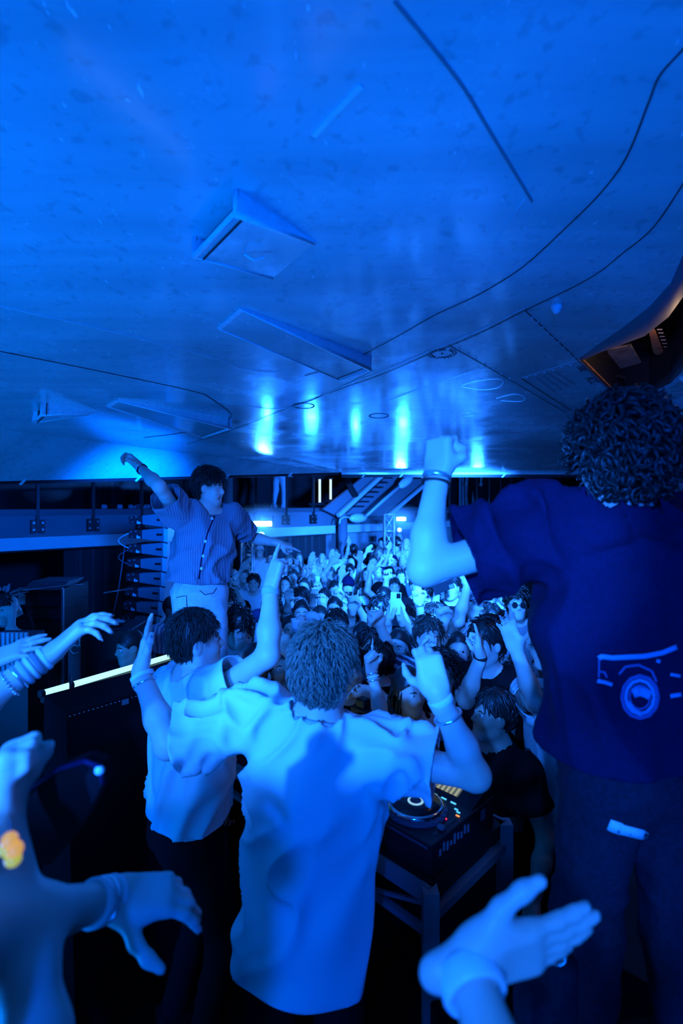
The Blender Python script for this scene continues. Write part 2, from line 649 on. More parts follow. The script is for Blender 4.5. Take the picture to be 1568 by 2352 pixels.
# balustrade: posts bolted to the fascia, glass panes between, hand rail
ba = empty('balustrade', W(3, VB, 2.15), 'glass balustrade with black bracketed posts along the balcony', 'railing')
m = MB(); ubox(m, -4, 26, VB - 0.03, VB + 0.03, 3.22, 3.27); m.build('handrail', 'steel_black', ba)
us = [2.4 + 0.86 * k for k in range(-4, 27)]
skip = lambda u: 8.95 < u < 12.4
mp = mb_ = mbolt = None
for u in us:
    if skip(u): continue
    o = mk('post', *(lambda q: (q.v, q.f))(ubox(MB(), u - 0.022, u + 0.022, VB - 0.035, VB - 0.005, 1.86, 3.22)), 'steel_black', ba) if mp is None else None
    if mp is None:
        mp = o; u_first = u
        mb_ = mk('bracket', *(lambda q: (q.v, q.f))(ubox(ubox(MB(), u - 0.10, u - 0.03, VB - 0.03, VB + 0.035, 1.76, 1.98), u + 0.03, u + 0.10, VB - 0.03, VB + 0.035, 1.76, 1.98).box(W(u, VB, 1.87), 0.2, 0.03, 0.2, EU, EV)), 'steel_black', ba)
        q = MB()
        q.lathe(W(u - 0.065, VB - 0.035, 1.93), [(0.016, 0), (0.016, 0.014)], 8, -EV)
        mbolt = q.build('bolt', 'bolt', mb_)
        pane = mk('pane', *(lambda q: (q.v, q.f))(ubox(MB(), u + 0.03, u + 0.83, VB - 0.012, VB - 0.002, 2.16, 3.2)), glass_mat(), ba)
    else:
        dv = Vector(W(u, 0, 0) - W(u_first, 0, 0))
        for src in (mp, pane):
            if src is pane and skip(u + 0.6): continue
            c = src.copy(); C.objects.link(c); c.parent = ba; c.location = dv
        c = mb_.copy(); C.objects.link(c); c.parent = ba; c.location = dv
        if u < 14:
            mbolt2 = mbolt.copy(); C.objects.link(mbolt2); mbolt2.parent = c
            mbolt2.location = (0, 0, 0)
for c in [x for x in ba.children if x.name.startswith('bracket')]:
    if not c.children: continue
    src = c.children[0]
    for du, dz in ((0.13, 0), (0, -0.11), (0.13, -0.11)):
        e = src.copy(); C.objects.link(e); e.parent = c; e.location = Vector(EU * du + np.array([0, 0, dz]))

# hall fittings behind the balustrade: columns, notice, window with a red glow, strip lights
mat('red_glow', (0.4, 0.0, 0.05), 0.5, emis=(1.0, 0.005, 0.10), estr=1.3)
mat('tube_yellow', (0.8, 0.75, 0.4), 0.5, emis=(0.70, 0.72, 0.28), estr=1.0)
for i, (px, wd, lab) in enumerate(((545, 0.30, 'pale square column standing on the balcony behind the man in the open shirt'),
                                   (1150, 0.9, 'broad pale pier on the balcony above the far right stage lamp'))):
    u = bu(px)
    m = MB(); ubox(m, u - wd / 2 + 0.9, u + wd / 2 + 0.9, 11.2, 11.5, 2.12, 6.0)
    m2 = m.build('column', 'pale_paint'); tag(m2, lab, 'column')
uq = bu(1290)
sg = empty('warning_notice', B(1290, 1168, -0.01), 'small white warning notice with a black triangle on the balcony front', 'sign')
m = MB(); m.box(B(1290, 1168, 0.03), 0.30, 0.01, 0.38, EU, EV); m.build('plate', 'band_white', sg)
m = MB(); c = B(1290, 1168, 0.02)
m.add([c - EU * 0.09 + [0, 0, 0.02], c + EU * 0.09 + [0, 0, 0.02], c + [0, 0, 0.15],
       c - EU * 0.09 + [0, 0, 0.02] - EV * .006, c + EU * 0.09 + [0, 0, 0.02] - EV * .006, c + [0, 0, 0.15] - EV * .006],
      [(0, 2, 1), (3, 4, 5), (0, 1, 4, 3), (1, 2, 5, 4), (2, 0, 3, 5)])
m.build('triangle', 'steel_black', sg)
for k in (0, 1):
    m = MB(); m.box(c - EV * .003 + np.array([0, 0, -0.035 - 0.07 * k]), 0.2, 0.008, 0.045, EU, EV); m.build('text_bar', 'steel_black', sg)
# window with red light
wn = empty('window_1', B(1225, 1140, 0.5)); tag(wn, kind='structure')
c = B(1228, 1133, 0.6)
m = MB()
m.box(c + [0, 0, 0.75], 2.6, 0.12, 0.12, EU, EV); m.box(c + [0, 0, -0.7], 2.6, 0.12, 0.12, EU, EV)
for du in (-1.25, 0.05, 1.25): m.box(c + EU * du, 0.12, 0.12, 1.5, EU, EV)
m.build('window_frame', 'steel_black', wn)
m = MB(); m.box(c + EV * 0.05 - EU * 0.6, 1.2, 0.02, 1.35, EU, EV); m.build('pane', 'soffit', wn)
m = MB(); m.box(c + EV * 0.05 + EU * 0.65, 1.1, 0.02, 1.35, EU, EV); m.build('pane', 'rail_dark', wn)
m = MB(); cc = c - EU * 0.45 + np.array([0, 0, 0.12]) - EV * 0.03
m.add([cc - EU * 0.42 + [0, 0, 0.06], cc + EU * 0.38 + [0, 0, -0.16], cc + EU * 0.38 + [0, 0, 0.22], cc - EU * 0.2 + [0, 0, 0.2],
       cc - EU * 0.42 + [0, 0, 0.06] + EV * .02, cc + EU * 0.38 + [0, 0, -0.16] + EV * .02, cc + EU * 0.38 + [0, 0, 0.22] + EV * .02, cc - EU * 0.2 + [0, 0, 0.2] + EV * .02],
      [(0, 1, 2, 3), (7, 6, 5, 4), (0, 4, 5, 1), (1, 5, 6, 2), (2, 6, 7, 3), (3, 7, 4, 0)])
rs = m.build('red_glow_patch', 'red_glow'); tag(rs, 'patch of red light glowing in the balcony window at the right', 'lamp')  # glowing patch stands for the red light in the window
# two yellow fluorescent tubes
for i, (px, y0, y1) in enumerate(((734, 1101, 1154), (759, 1101, 1147))):
    t = empty('strip_light', B(px, y1, -0.1), 'yellow upright strip light on the balcony, ' + ('left of the pair' if i == 0 else 'right of the pair'), 'light', 'yellow strip lights')
    m = MB(); m.tube([B(px, y0, -0.1), B(px, y1, -0.1)], 0.03, 10); m.build('tube', 'tube_yellow', t)
    for y in (y0, y1):
        m = MB(); m.box(B(px, y + (2 if y == y1 else -2), -0.1), 0.08, 0.08, 0.04, EU, EV); m.build('end_cap', 'steel_black', t)
    m = MB(); m.box(B(px, y1 + 4, -0.1), 0.3, 0.06, 0.04, EU, EV); m.build('bracket', 'steel_black', t)

# ------------------------------------------------------------------ staircase rising to the right
st = empty('staircase', B(800, 1183, -0.35), 'steel staircase rising to the right beside the balcony', 'stairs')
def beam(name, a, b, wd, ht, mm, off):
    q = MB(); q.bar(B(*a, off), B(*b, off), wd, ht); return q.build(name, mm, st)
beam('stringer', (776, 1184), (886, 1083), 0.10, 0.10, 'pale_paint', -0.45)
beam('stringer', (838, 1186), (938, 1096), 0.06, 0.08, 'pale_paint', -0.75)
beam('stringer', (890, 1186), (1000, 1092), 0.08, 0.08, 'pale_paint', -0.6)
for (a, b, c_, d_) in (((792, 1184), (900, 1083), (838, 1186), (935, 1096)), ((846, 1186), (940, 1100), (888, 1186), (985, 1100)),
                       ((742, 1170), (850, 1083), (772, 1184), (872, 1088))):
    A, Bq, Cq, Dq = B(*a, -0.3), B(*b, -0.3), B(*c_, -0.3), B(*d_, -0.3)
    q = MB(); q.hexa([A, Cq, Dq, Bq] + [x + EV * 0.08 for x in (A, Cq, Dq, Bq)]); q.build('soffit_panel', 'soffit', st)
for k in range(7):
    t = k / 6.5
    a = np.array([818, 1163]) * (1 - t) + np.array([890, 1092]) * t
    q = MB(); q.box(B(a[0], a[1], -0.42), 0.34, 0.25, 0.04, EU, EV); q.build('tread', 'steel_black', st)
q = MB(); q.bar(B(800, 1110, -0.5), B(818, 1140, -0.5), 0.12, 0.08); q.build('hanger_plate', 'steel_black', st)
# oval lanterns on arms
mat('lens', (0.75, 0.80, 0.82), 0.25)
def lantern(c, ax, arm, lab):
    e = empty('oval_lantern', c, lab, 'lamp', 'oval lanterns by the stairs')
    ax = nv(ax); m = MB()
    n = []
    for k in range(9):
        t = -1 + 2 * k / 8
        n.append((max(0.12 * math.sqrt(max(1 - t * t, 0)), 0.004), t * 0.32))
    m.lathe(c, n, 14, ax); m.build('lens', 'lens', e, True)
    m = MB(); m.tube(arm, 0.025, 8); m.build('arm', 'pale_paint', e, True)
lantern(B(931, 1107, -1.0), B(945, 1094, -1.0) - B(917, 1116, -1.0), [B(916, 1116, -1.0), B(880, 1148, -1.0), B(842, 1184, -1.0)], 'oval lantern high on the staircase rail')
lantern(B(822, 1190, -0.6), B(836, 1190, -.6) - B(806, 1191, -.6), [B(806, 1188, -.6), B(788, 1188, -.6), B(781, 1193, -.6), B(779, 1203, -.6)], 'oval lantern hooked to the round pillar under the balcony')
# round pillar
pl = empty('pillar', np.array([*(B(787, 1200, -0.35)[:2]), -0.6]), 'round steel pillar carrying the balcony beside the black curtain', 'pillar')
pb = B(787, 1200, -0.35)
m = MB(); m.lathe((pb[0], pb[1], -0.6), [(0.115, 0), (0.115, 2.62)], 20); m.build('shaft', 'fascia', pl, True)
m = MB(); m.lathe((pb[0], pb[1], -0.6), [(0.2, 0), (0.2, 0.04)], 20); m.build('base_plate', 'rail_dark', pl)
# framed box on lit wall
fr = empty('wall_box', B(853, 1240, 0.34), 'small dark box fixed to the lit wall right of the pillar', 'box')
m = MB(); m.box(B(855, 1238, 0.32), 0.26, 0.08, 0.18, EU, EV); m.build('case', 'rail_dark', fr, bevel=0.006)
m = MB(); m.box(B(855, 1238, 0.27), 0.14, 0.01, 0.12, EU, EV); m.build('cover', 'steel_black', fr)

# ------------------------------------------------------------------ curtains under the balcony
def curtain(name, u0, u1, z0, z1, lab):
    V = []; F = []
    n = int((u1 - u0) / 0.025)
    for i in range(n + 1):
        u = u0 + (u1 - u0) * i / n
        a = 0.045 * math.sin(u * 26) + 0.02 * math.sin(u * 61 + 1)
        V.append(W(u, VB + 0.35 + a, z0)); V.append(W(u, VB + 0.35 + a * 0.8, z1))
    for i in range(n):
        F.append((2 * i, 2 * i + 2, 2 * i + 3, 2 * i + 1))
    o = mk(name, V, F, 'curtain', None, True)
    s = o.modifiers.new('thick', 'SOLIDIFY'); s.thickness = 0.006
    tag(o, lab, 'curtain', 'black drapes under the balcony')
curtain('drape_curtain', 2.9, 5.2, -0.55, 1.47, 'black pleated drape under the balcony behind the tall speaker stack')
curtain('drape_curtain', 5.3, 9.15, -0.55, 1.47, 'black pleated drape under the balcony left of the round pillar')

# ------------------------------------------------------------------ truss towers with bright bar lamps
mat('alu', (0.78, 0.80, 0.82), 0.35, 0.6)
mat('lamp_face', (0.6, 0.8, 0.9), 0.4, emis=(0.30, 0.85, 1.0), estr=14)
mat('lamp_bulb', (0.6, 0.8, 0.9), 0.4, emis=(0.20, 0.70, 1.0), estr=5)
def truss(px, d, ytop, wd, lab):
    c = P(px, ytop, d); zf = floor_z(d); x, y, zt = c
    e = empty('truss_tower', (x, y, zf), lab, 'truss', 'aluminium truss towers')
    h = wd / 2
    cs = [(-h, -h), (h, -h), (h, h), (-h, h)]
    for a, b in cs:
        m = MB(); m.tube([(x + a, y + b, zf), (x + a, y + b, zt)], 0.022, 8); m.build('chord', 'alu', e, True)
    n = int((zt - zf) / 0.36)
    for k in range(n):
        z0 = zf + (zt - zf) * k / n; z1 = zf + (zt - zf) * (k + 1) / n
        for s in range(4):
            a, b = cs[s], cs[(s + 1) % 4]
            if k % 2: a, b = b, a
            m = MB(); m.tube([(x + a[0], y + a[1], z0), (x + b[0], y + b[1], z1)], 0.011, 6); m.build('brace', 'alu', e, True)
            m = MB(); m.tube([(x + a[0], y + a[1], z1), (x + b[0], y + b[1], z1)], 0.011, 6); m.build('rung', 'alu', e, True)
    return e
def bar_lamp(c, wd, ht, lab, power, tgt):
    e = empty('bar_lamp', c, lab, 'stage light', 'bright lamps on the truss towers')
    t = nv(np.array(tgt) - c); s = nv(np.cross(t, (0, 0, 1))); u = np.cross(s, t)
    m = MB(); m.box(c - t * 0.06, wd * 1.08, 0.1, ht * 1.25, s, t, u); m.build('housing', 'steel_black', e, bevel=0.01)
    m = MB(); m.box(c + t * 0.0, wd, 0.03, ht, s, t, u); m.build('lamp_face', 'lamp_face', e, bevel=0.01)
    for k in (-1, 1):
        q = MB(); q.bar(c + s * k * wd * 0.57 - t * 0.06, c + s * k * wd * 0.57 - t * 0.06 + u * ht * 1.6, 0.02); q.build('yoke', 'steel_black', e)
    l = spot('bar_lamp_beam', c + t * 0.05, tgt, power, 150, BLUE, 0.8, 0.12)
    l.parent = None
    return e
def bulb(c, r, lab):
    e = empty('round_lamp', c, lab, 'stage light', 'bright lamps on the truss towers')
    m = MB(); m.lathe(c, [(r * .35, .10), (r * .9, .06), (r, 0.02), (r * 1.02, 0.0)], 16, (0, 1, 0)); m.build('can', 'steel_black', e, True)
    m = MB(); m.lathe(c, [(r * .93, 0.0), (r * .8, -0.015), (r * .4, -0.03)], 16, (0, 1, 0)); m.build('lens', 'lamp_bulb', e, True)
truss(569, 10.4, 1180, 0.22, 'aluminium truss tower just right of the man in the open shirt')
truss(893, 11.4, 1181, 0.21, 'aluminium truss tower in the middle of the back of the crowd')
truss(1078, 11.8, 1176, 0.22, 'aluminium truss tower behind the shoulder of the man in the car print shirt')
bar_lamp(P(603, 1203, 10.2), 0.36, 0.10, 'brightest bar lamp, on the truss right of the man in the open shirt', 260, (-1.0, 3.0, 1.3))
bar_lamp(P(921, 1192, 11.2), 0.20, 0.075, 'bar lamp on the middle truss, beside the raised elbow', 200, (0.4, 3.0, 1.3))
bar_lamp(P(1098, 1191, 11.6), 0.19, 0.10, 'bar lamp glaring just above the shoulder of the man in the car print shirt', 200, (1.2, 3.0, 1.3))
bulb(P(600, 1229, 10.25), 0.07, 'round lamp below the brightest bar lamp')
bulb(P(917, 1217, 11.2), 0.05, 'round lamp below the bar lamp of the middle truss')

# ================================================================== AIRCRAFT OVERHEAD
BA, BS = 0.943, 0.062
def zb(x, y): return CAM_H + BA - BS * y
def BP(px, py, up=0.0):
    """point of the belly skin (raised by up) on the sight line through a pixel"""
    d = (BA + up) * FPX / (HOR + BS * FPX - py)
    return P(px, py, d)
DOWN = np.array([0, -BS, -1.0]); DOWN = DOWN / np.linalg.norm(DOWN)

def belly_material():
    m = bpy.data.materials.new('aircraft_paint')
    m.use_nodes = True
    nt = m.node_tree; b = nt.nodes['Principled BSDF']
    L = nt.links.new
    tc = nt.nodes.new('ShaderNodeTexCoord')
    def mapping(scale, rot=0.0):
        q = nt.nodes.new('ShaderNodeMapping'); q.inputs['Scale'].default_value = scale
        q.inputs['Rotation'].default_value = (0, 0, rot)
        L(tc.outputs['Object'], q.inputs['Vector']); return q
    def noise(mp, sc, det=4, rough=0.55):
        n = nt.nodes.new('ShaderNodeTexNoise'); n.inputs['Scale'].default_value = sc
        n.inputs['Detail'].default_value = det; n.inputs['Roughness'].default_value = rough
        L(mp.outputs[0], n.inputs['Vector']); return n
    def ramp(src, stops):
        r = nt.nodes.new('ShaderNodeValToRGB')
        r.color_ramp.elements[0].position = stops[0][0]; r.color_ramp.elements[0].color = stops[0][1]
        r.color_ramp.elements[1].position = stops[-1][0]; r.color_ramp.elements[1].color = stops[-1][1]
        for p, c in stops[1:-1]:
            e = r.color_ramp.elements.new(p); e.color = c
        L(src.outputs['Fac'], r.inputs['Fac']); return r
    def g(v): return (v, v, v, 1)
    def mul(a, c):
        x = nt.nodes.new('ShaderNodeMixRGB'); x.blend_type = 'MULTIPLY'; x.inputs[0].default_value = 1
        L(a, x.inputs[1]); L(c, x.inputs[2]); return x.outputs[0]
    big = noise(mapping((1, 1, 1)), 0.55, 3)
    streak = noise(mapping((0.35, 5, 1), math.radians(48)), 1.1, 5, 0.6)    # grime drawn out along the airflow
    speck = noise(mapping((1, 1, 1)), 26, 2, 0.5)
    chips = noise(mapping((1, 0.35, 1), math.radians(45)), 60, 2, 0.5)
    col = mul(mul(ramp(big, [(0.3, g(0.60)), (0.7, g(0.86))]).outputs[0], ramp(streak, [(0.30, g(0.78)), (0.62, g(1.0))]).outputs[0]),
              ramp(speck, [(0.30, g(0.82)), (0.42, g(1.0))]).outputs[0])
    ch = ramp(chips, [(0.70, g(0)), (0.76, g(1))])
    mx = nt.nodes.new('ShaderNodeMixRGB'); mx.inputs[2].default_value = g(0.95)
    L(ch.outputs[0], mx.inputs[0]); L(col, mx.inputs[1])
    L(mx.outputs[0], b.inputs['Base Color'])
    rg = noise(mapping((1, 1, 1)), 2.2, 5, 0.65)
    r = ramp(rg, [(0.32, g(0.10)), (0.5, g(0.20)), (0.68, g(0.40))])
    L(r.outputs[0], b.inputs['Roughness'])
    b.inputs['Specular IOR Level'].default_value = 0.7
    b.inputs['Coat Weight'].default_value = 0.7
    b.inputs['Coat Roughness'].default_value = 0.11
    bn = noise(mapping((1, 1, 1)), 1.6, 3)
    bp = nt.nodes.new('ShaderNodeBump'); bp.inputs['Strength'].default_value = 0.30; bp.inputs['Distance'].default_value = 0.012
    L(bn.outputs['Fac'], bp.inputs['Height'])
    bn2 = noise(mapping((1, 1, 1)), 38, 2)
    bp2 = nt.nodes.new('ShaderNodeBump'); bp2.inputs['Strength'].default_value = 0.10; bp2.inputs['Distance'].default_value = 0.004
    L(bn2.outputs['Fac'], bp2.inputs['Height']); L(bp.outputs[0], bp2.inputs['Normal'])
    L(bp2.outputs[0], b.inputs['Normal'])
    MATS['belly'] = m
    return m
belly_material()
mat('seam', (0.02, 0.02, 0.025), 0.6)
mat('seam_soft', (0.22, 0.22, 0.24), 0.5)
mat('seam_bright', (0.85, 0.88, 0.9), 0.35)
mat('pale_lit_edge', (0.95, 0.96, 0.97), 0.5, noise=(30, 0.88))  # pale fittings, and scoop edges whitened as if catching light
mat('bay_black', (0.01, 0.01, 0.011), 0.7)
mat('bay_plate', (0.62, 0.48, 0.34), 0.6, noise=(9, 0.45, 5), bump=(40, 0.3))
mat('bay_orange_lit', (0.55, 0.22, 0.08), 0.7, noise=(14, 0.6, 5))  # tan bay metal turned orange, as under the warm light
mat('lit_tan_metal', (0.80, 0.78, 0.68), 0.35, 0.3, noise=(22, 0.5, 6), bump=(50, 0.4))  # tan-white metal, its brightness standing for light falling on it
mat('stencil', (0.02, 0.02, 0.04), 0.6)

air = empty('aircraft', (0, 3.0, zb(0, 3.0)), 'underside of a large aircraft, pale glossy paint, hanging over the whole party', 'aircraft')
top_arc = [(1568, 585), (1540, 650), (1490, 705), (1430, 752), (1375, 790), (1328, 824)]
low_edge = [(1328, 825), (1425, 920), (1490, 905), (1540, 880), (1568, 852), (1640, 790)]
hole = [BP(*q) for q in top_arc[::-1]] + [BP(1660, 560)] + [BP(1720, 680)] + [BP(*q) for q in low_edge[:0:-1]]
hole = [h for h in hole]
# the skin: outer outline with the bay opening cut out
outer = [(-9.5, -3.2), (5.8, -3.2), (5.8, 7.5), (0.0, 7.5), (-9.5, -2.0)]
bm = bmesh.new()
def loop(pts):
    vs_ = [bm.verts.new(p) for p in pts]
    return [bm.edges.new((vs_[i], vs_[(i + 1) % len(vs_)])) for i in range(len(vs_))]
ed = loop([(x, y, zb(x, y)) for x, y in outer]) + loop([tuple(h) for h in hole])
bmesh.ops.triangle_fill(bm, use_beauty=True, use_dissolve=False, edges=ed)
bmesh.ops.recalc_face_normals(bm, faces=bm.faces)
sk = [(v.co.x, v.co.y, v.co.z) for v in bm.verts]
bm.verts.index_update()
sf = [tuple(v.index for v in f.verts) for f in bm.faces]
if bm.faces[0].normal.z > 0 if hasattr(bm.faces, 'ensure_lookup_table') and (bm.faces.ensure_lookup_table() or True) else False:
    sf = [q[::-1] for q in sf]
bm.free()
mk('belly_skin', sk, sf, 'belly', air)
# rim of the skin along the far edge, lower side panel on the left
m = MB(); m.hexa([(0, 7.5, zb(0, 7.5) - .03), (5.8, 7.5, zb(0, 7.5) - .03), (5.8, 7.56, zb(0, 7.5) - .03), (0, 7.56, zb(0, 7.5) - .03),
                  (0, 7.5, zb(0, 7.5) + .5), (5.8, 7.5, zb(0, 7.5) + .5), (5.8, 7.9, zb(0, 7.5) + .5), (0, 7.9, zb(0, 7.5) + .5)])
m.build('trailing_rim', 'belly', air)
# side panel: folds down from the crease
c0 = np.array([0.0, 7.5, zb(0, 7.5)]); cdir = np.array([-1, -1, 0]) / R2
V = []; F = []
for i in range(9):
    t = i / 8 * 7.2
    q = c0 + cdir * t; q[2] = zb(q[0], q[1])
    drop = 0.42 * min(t / 4.0, 1.35)
    o1 = q + EV * (0.02 + 0.34 * min(t / 4.0, 1.3)); o1[2] = q[2] - drop
    V += [q, o1, o1 + EV * 0.05 + np.array([0, 0, 0.5])]
for i in range(8):
    F += [(3 * i, 3 * i + 1, 3 * i + 4, 3 * i + 3), (3 * i + 1, 3 * i + 2, 3 * i + 5, 3 * i + 4)]
mk('side_panel', V, F, 'belly', air)
sp_low = [np.array(V[3 * i + 1]) for i in range(9)]
# dark drip rail with pale straps under the far edge
m = MB(); m.tube([q + EV * .04 - np.array([0, 0, .012]) for q in sp_low], 0.022, 6); m.build('edge_rail', 'seam', air)
m = MB(); m.bar((0, 7.53, zb(0, 7.5) - .05), (5.8, 7.53, zb(0, 7.5) - .05), 0.03, 0.04); m.build('edge_rail', 'seam', air)
for t in (0.12, 0.25, 0.4, 0.55, 0.7):
    k = t * 8; i = int(k); f = k - i
    q = sp_low[i] * (1 - f) + sp_low[i + 1] * f
    m = MB(); m.bar(q + [0, 0, .015], q + cdir * .05 + [0, 0, -.04], 0.03, 0.02); m.build('strap', 'pale_lit_edge', air)
for x in (0.35, 0.9, 1.6, 2.4):
    m = MB(); m.bar((x, 7.5, zb(0, 7.5) - .02), (x - .05, 7.5, zb(0, 7.5) - .07), 0.03, 0.02); m.build('strap', 'pale_lit_edge', air)

# panel seams
def seam(pts, wd, mm='seam', up=0.0015, n=6):
    # smooth through the points
    q = [np.array(p, float) for p in pts]
    out = []
    for i in range(len(q) - 1):
        p0 = q[max(i - 1, 0)]; p1 = q[i]; p2 = q[i + 1]; p3 = q[min(i + 2, len(q) - 1)]
        for k in range(n):
            t = k / n
            out.append(0.5 * ((2 * p1) + (-p0 + p2) * t + (2 * p0 - 5 * p1 + 4 * p2 - p3) * t * t + (-p0 + 3 * p1 - 3 * p2 + p3) * t ** 3))
    out.append(q[-1])
    mbx = MB(); mbx.ribbon([BP(x, y) + DOWN * up for x, y in out], wd, DOWN, 0.002)
    return mbx.build('panel_seam', mm, air)
seam([(1620, 40), (1568, 110), (1515, 170), (1490, 230), (1440, 355), (1380, 440), (1290, 530), (1200, 612), (1100, 675), (1000, 722), (930, 762), (860, 800), (784, 838), (700, 862)], 0.0032)
seam([(1620, 330), (1568, 420), (1500, 520), (1430, 580), (1350, 640), (1205, 712), (1100, 765), (980, 815), (880, 858), (784, 892), (640, 945), (540, 985), (430, 1020)], 0.003)
seam([(1205, 706), (1100, 757), (980, 808), (880, 851), (784, 886)], 0.004, 'seam_bright')
seam([(1205, 712), (1328, 828), (1432, 930)], 0.0035)
seam([(1030, 792), (1150, 860), (1300, 948)], 0.003)
seam([(905, 0), (1050, 180), (1130, 310), (1222, 462)], 0.005, 'seam_soft')
seam([(-30, 695), (0, 702), (250, 758), (480, 818), (560, 848), (640, 855)], 0.004, 'seam_bright')
seam([(-30, 800), (0, 806), (220, 850), (400, 888), (470, 905)], 0.006, n=4)
seam([(470, 905), (520, 940), (531, 957), (500, 970), (430, 992), (330, 1005)], 0.008, n=4)
seam([(1120, 842), (1000, 880), (890, 920)], 0.004, 'seam_bright')
seam([(500, 920), (650, 938), (784, 888), (860, 850)], 0.006, 'seam_bright')
seam([(1196, 868), (1310, 942)], 0.006)
seam([(1196, 868), (1330, 826)], 0.003, 'seam_bright')
seam([(720, 312), (765, 262), (830, 195)], 0.012, 'pale_lit_edge')
seam([(1132, 560), (1180, 490), (1205, 455)], 0.003, 'seam_bright')
for a in ([(1060, 885), (1090, 876), (1140, 870), (1155, 875), (1145, 890), (1105, 895), (1060, 888)], [(1140, 915), (1180, 905), (1205, 912), (1195, 922), (1150, 920)],
          [(1060, 952), (1075, 947), (1090, 952), (1070, 956), (1060, 952)]):
    seam(a, 0.004, 'seam_bright')
# rivets (a few pixels each)
m = MB()
for (a, b, n) in (((1215, 722), (1325, 826), 9), ((1195, 722), (1000, 812), 10), ((1045, 795), (1180, 875), 7), ((1200, 870), (1320, 835), 6)):
    for k in range(n):
        t = (k + 0.5) / n
        p = BP(a[0] * (1 - t) + b[0] * t, a[1] * (1 - t) + b[1] * t)
        m.lathe(p, [(0.006, 0), (0.005, 0.003), (0.002, 0.005)], 6, DOWN)
tag(m.build('rivets', 'pale_lit_edge', air), kind='stuff')
# drain ring with stencil dashes
cr = BP(1015, 812)
def ringpts(c, rx, a0, a1, n=14):
    return [c + np.array([math.cos(a) * rx, math.sin(a) * rx, -BS * math.sin(a) * rx]) for a in np.linspace(a0, a1, n)]
for a0, a1 in ((0.35, 1.75), (2.05, 3.3), (3.6, 4.9), (5.2, 6.4)):
    m = MB(); m.ribbon([q + DOWN * .0015 for q in ringpts(cr, 0.055, a0, a1)], 0.006, DOWN); m.build('ring_mark', 'stencil', air)
for k in range(22):
    a = 2 * PI * k / 22
    if k % 6 == 5: continue
    q = ringpts(cr, 0.070, a, a + 0.12, 2)
    m = MB(); m.ribbon([x + DOWN * .0015 for x in q], 0.009, DOWN, .001); m.build('stencil_mark', 'stencil', air)
m = MB(); m.lathe(cr, [(0.006, 0), (0.004, 0.004)], 8, DOWN); m.build('drain_hole', 'stencil', air)
for (px, py) in ((697, 932), (870, 955)):
    cc = BP(px, py)
    m = MB(); m.ribbon([q + DOWN * .0015 for q in ringpts(cc, 0.075, 0, 2 * PI, 24)], 0.008, DOWN); m.build('ring_mark', 'stencil', air)
# stencilled words beside the bay
def belly_text(txt, px, py, size, ang, mm='stencil'):
    cu = bpy.data.curves.new('stencil_word', 'FONT'); cu.body = txt; cu.size = size; cu.extrude = 0.0006
    o = bpy.data.objects.new('stencil_word', cu); C.objects.link(o)
    dg = bpy.context.evaluated_depsgraph_get(); dg.update()
    me = bpy.data.meshes.new_from_object(o.evaluated_get(dg))
    bpy.data.objects.remove(o, do_unlink=True)
    c = BP(px, py) + DOWN * 0.002
    ca, sa = math.cos(ang), math.sin(ang)
    vs_ = []
    for v in me.vertices:
        x = v.co.x * ca - v.co.y * sa; y = v.co.x * sa + v.co.y * ca
        vs_.append((c[0] + x, c[1] - y, c[2] + BS * y - v.co.z))
    fs = [tuple(p.vertices) for p in me.polygons]
    return mk('stencil_word', vs_, fs, mm, air)
belly_text('FIRE', 1322, 842, 0.062, math.radians(-52))
belly_text('ACC', 1343, 868, 0.072, math.radians(-52))
for k in range(4):
    a = (1232 + 14 * k, 868 - 5 * k); b = (1276 + 15 * k, 902 - 6 * k)
    for j in range(7):
        t0 = j / 7; t1 = (j + .7) / 7
        q0 = BP(a[0] + (b[0] - a[0]) * t0, a[1] + (b[1] - a[1]) * t0); q1 = BP(a[0] + (b[0] - a[0]) * t1, a[1] + (b[1] - a[1]) * t1)
        m = MB(); m.ribbon([q0 + DOWN * .0015, q1 + DOWN * .0015], 0.014, DOWN, .001); m.build('stencil_mark', 'seam_soft', air)

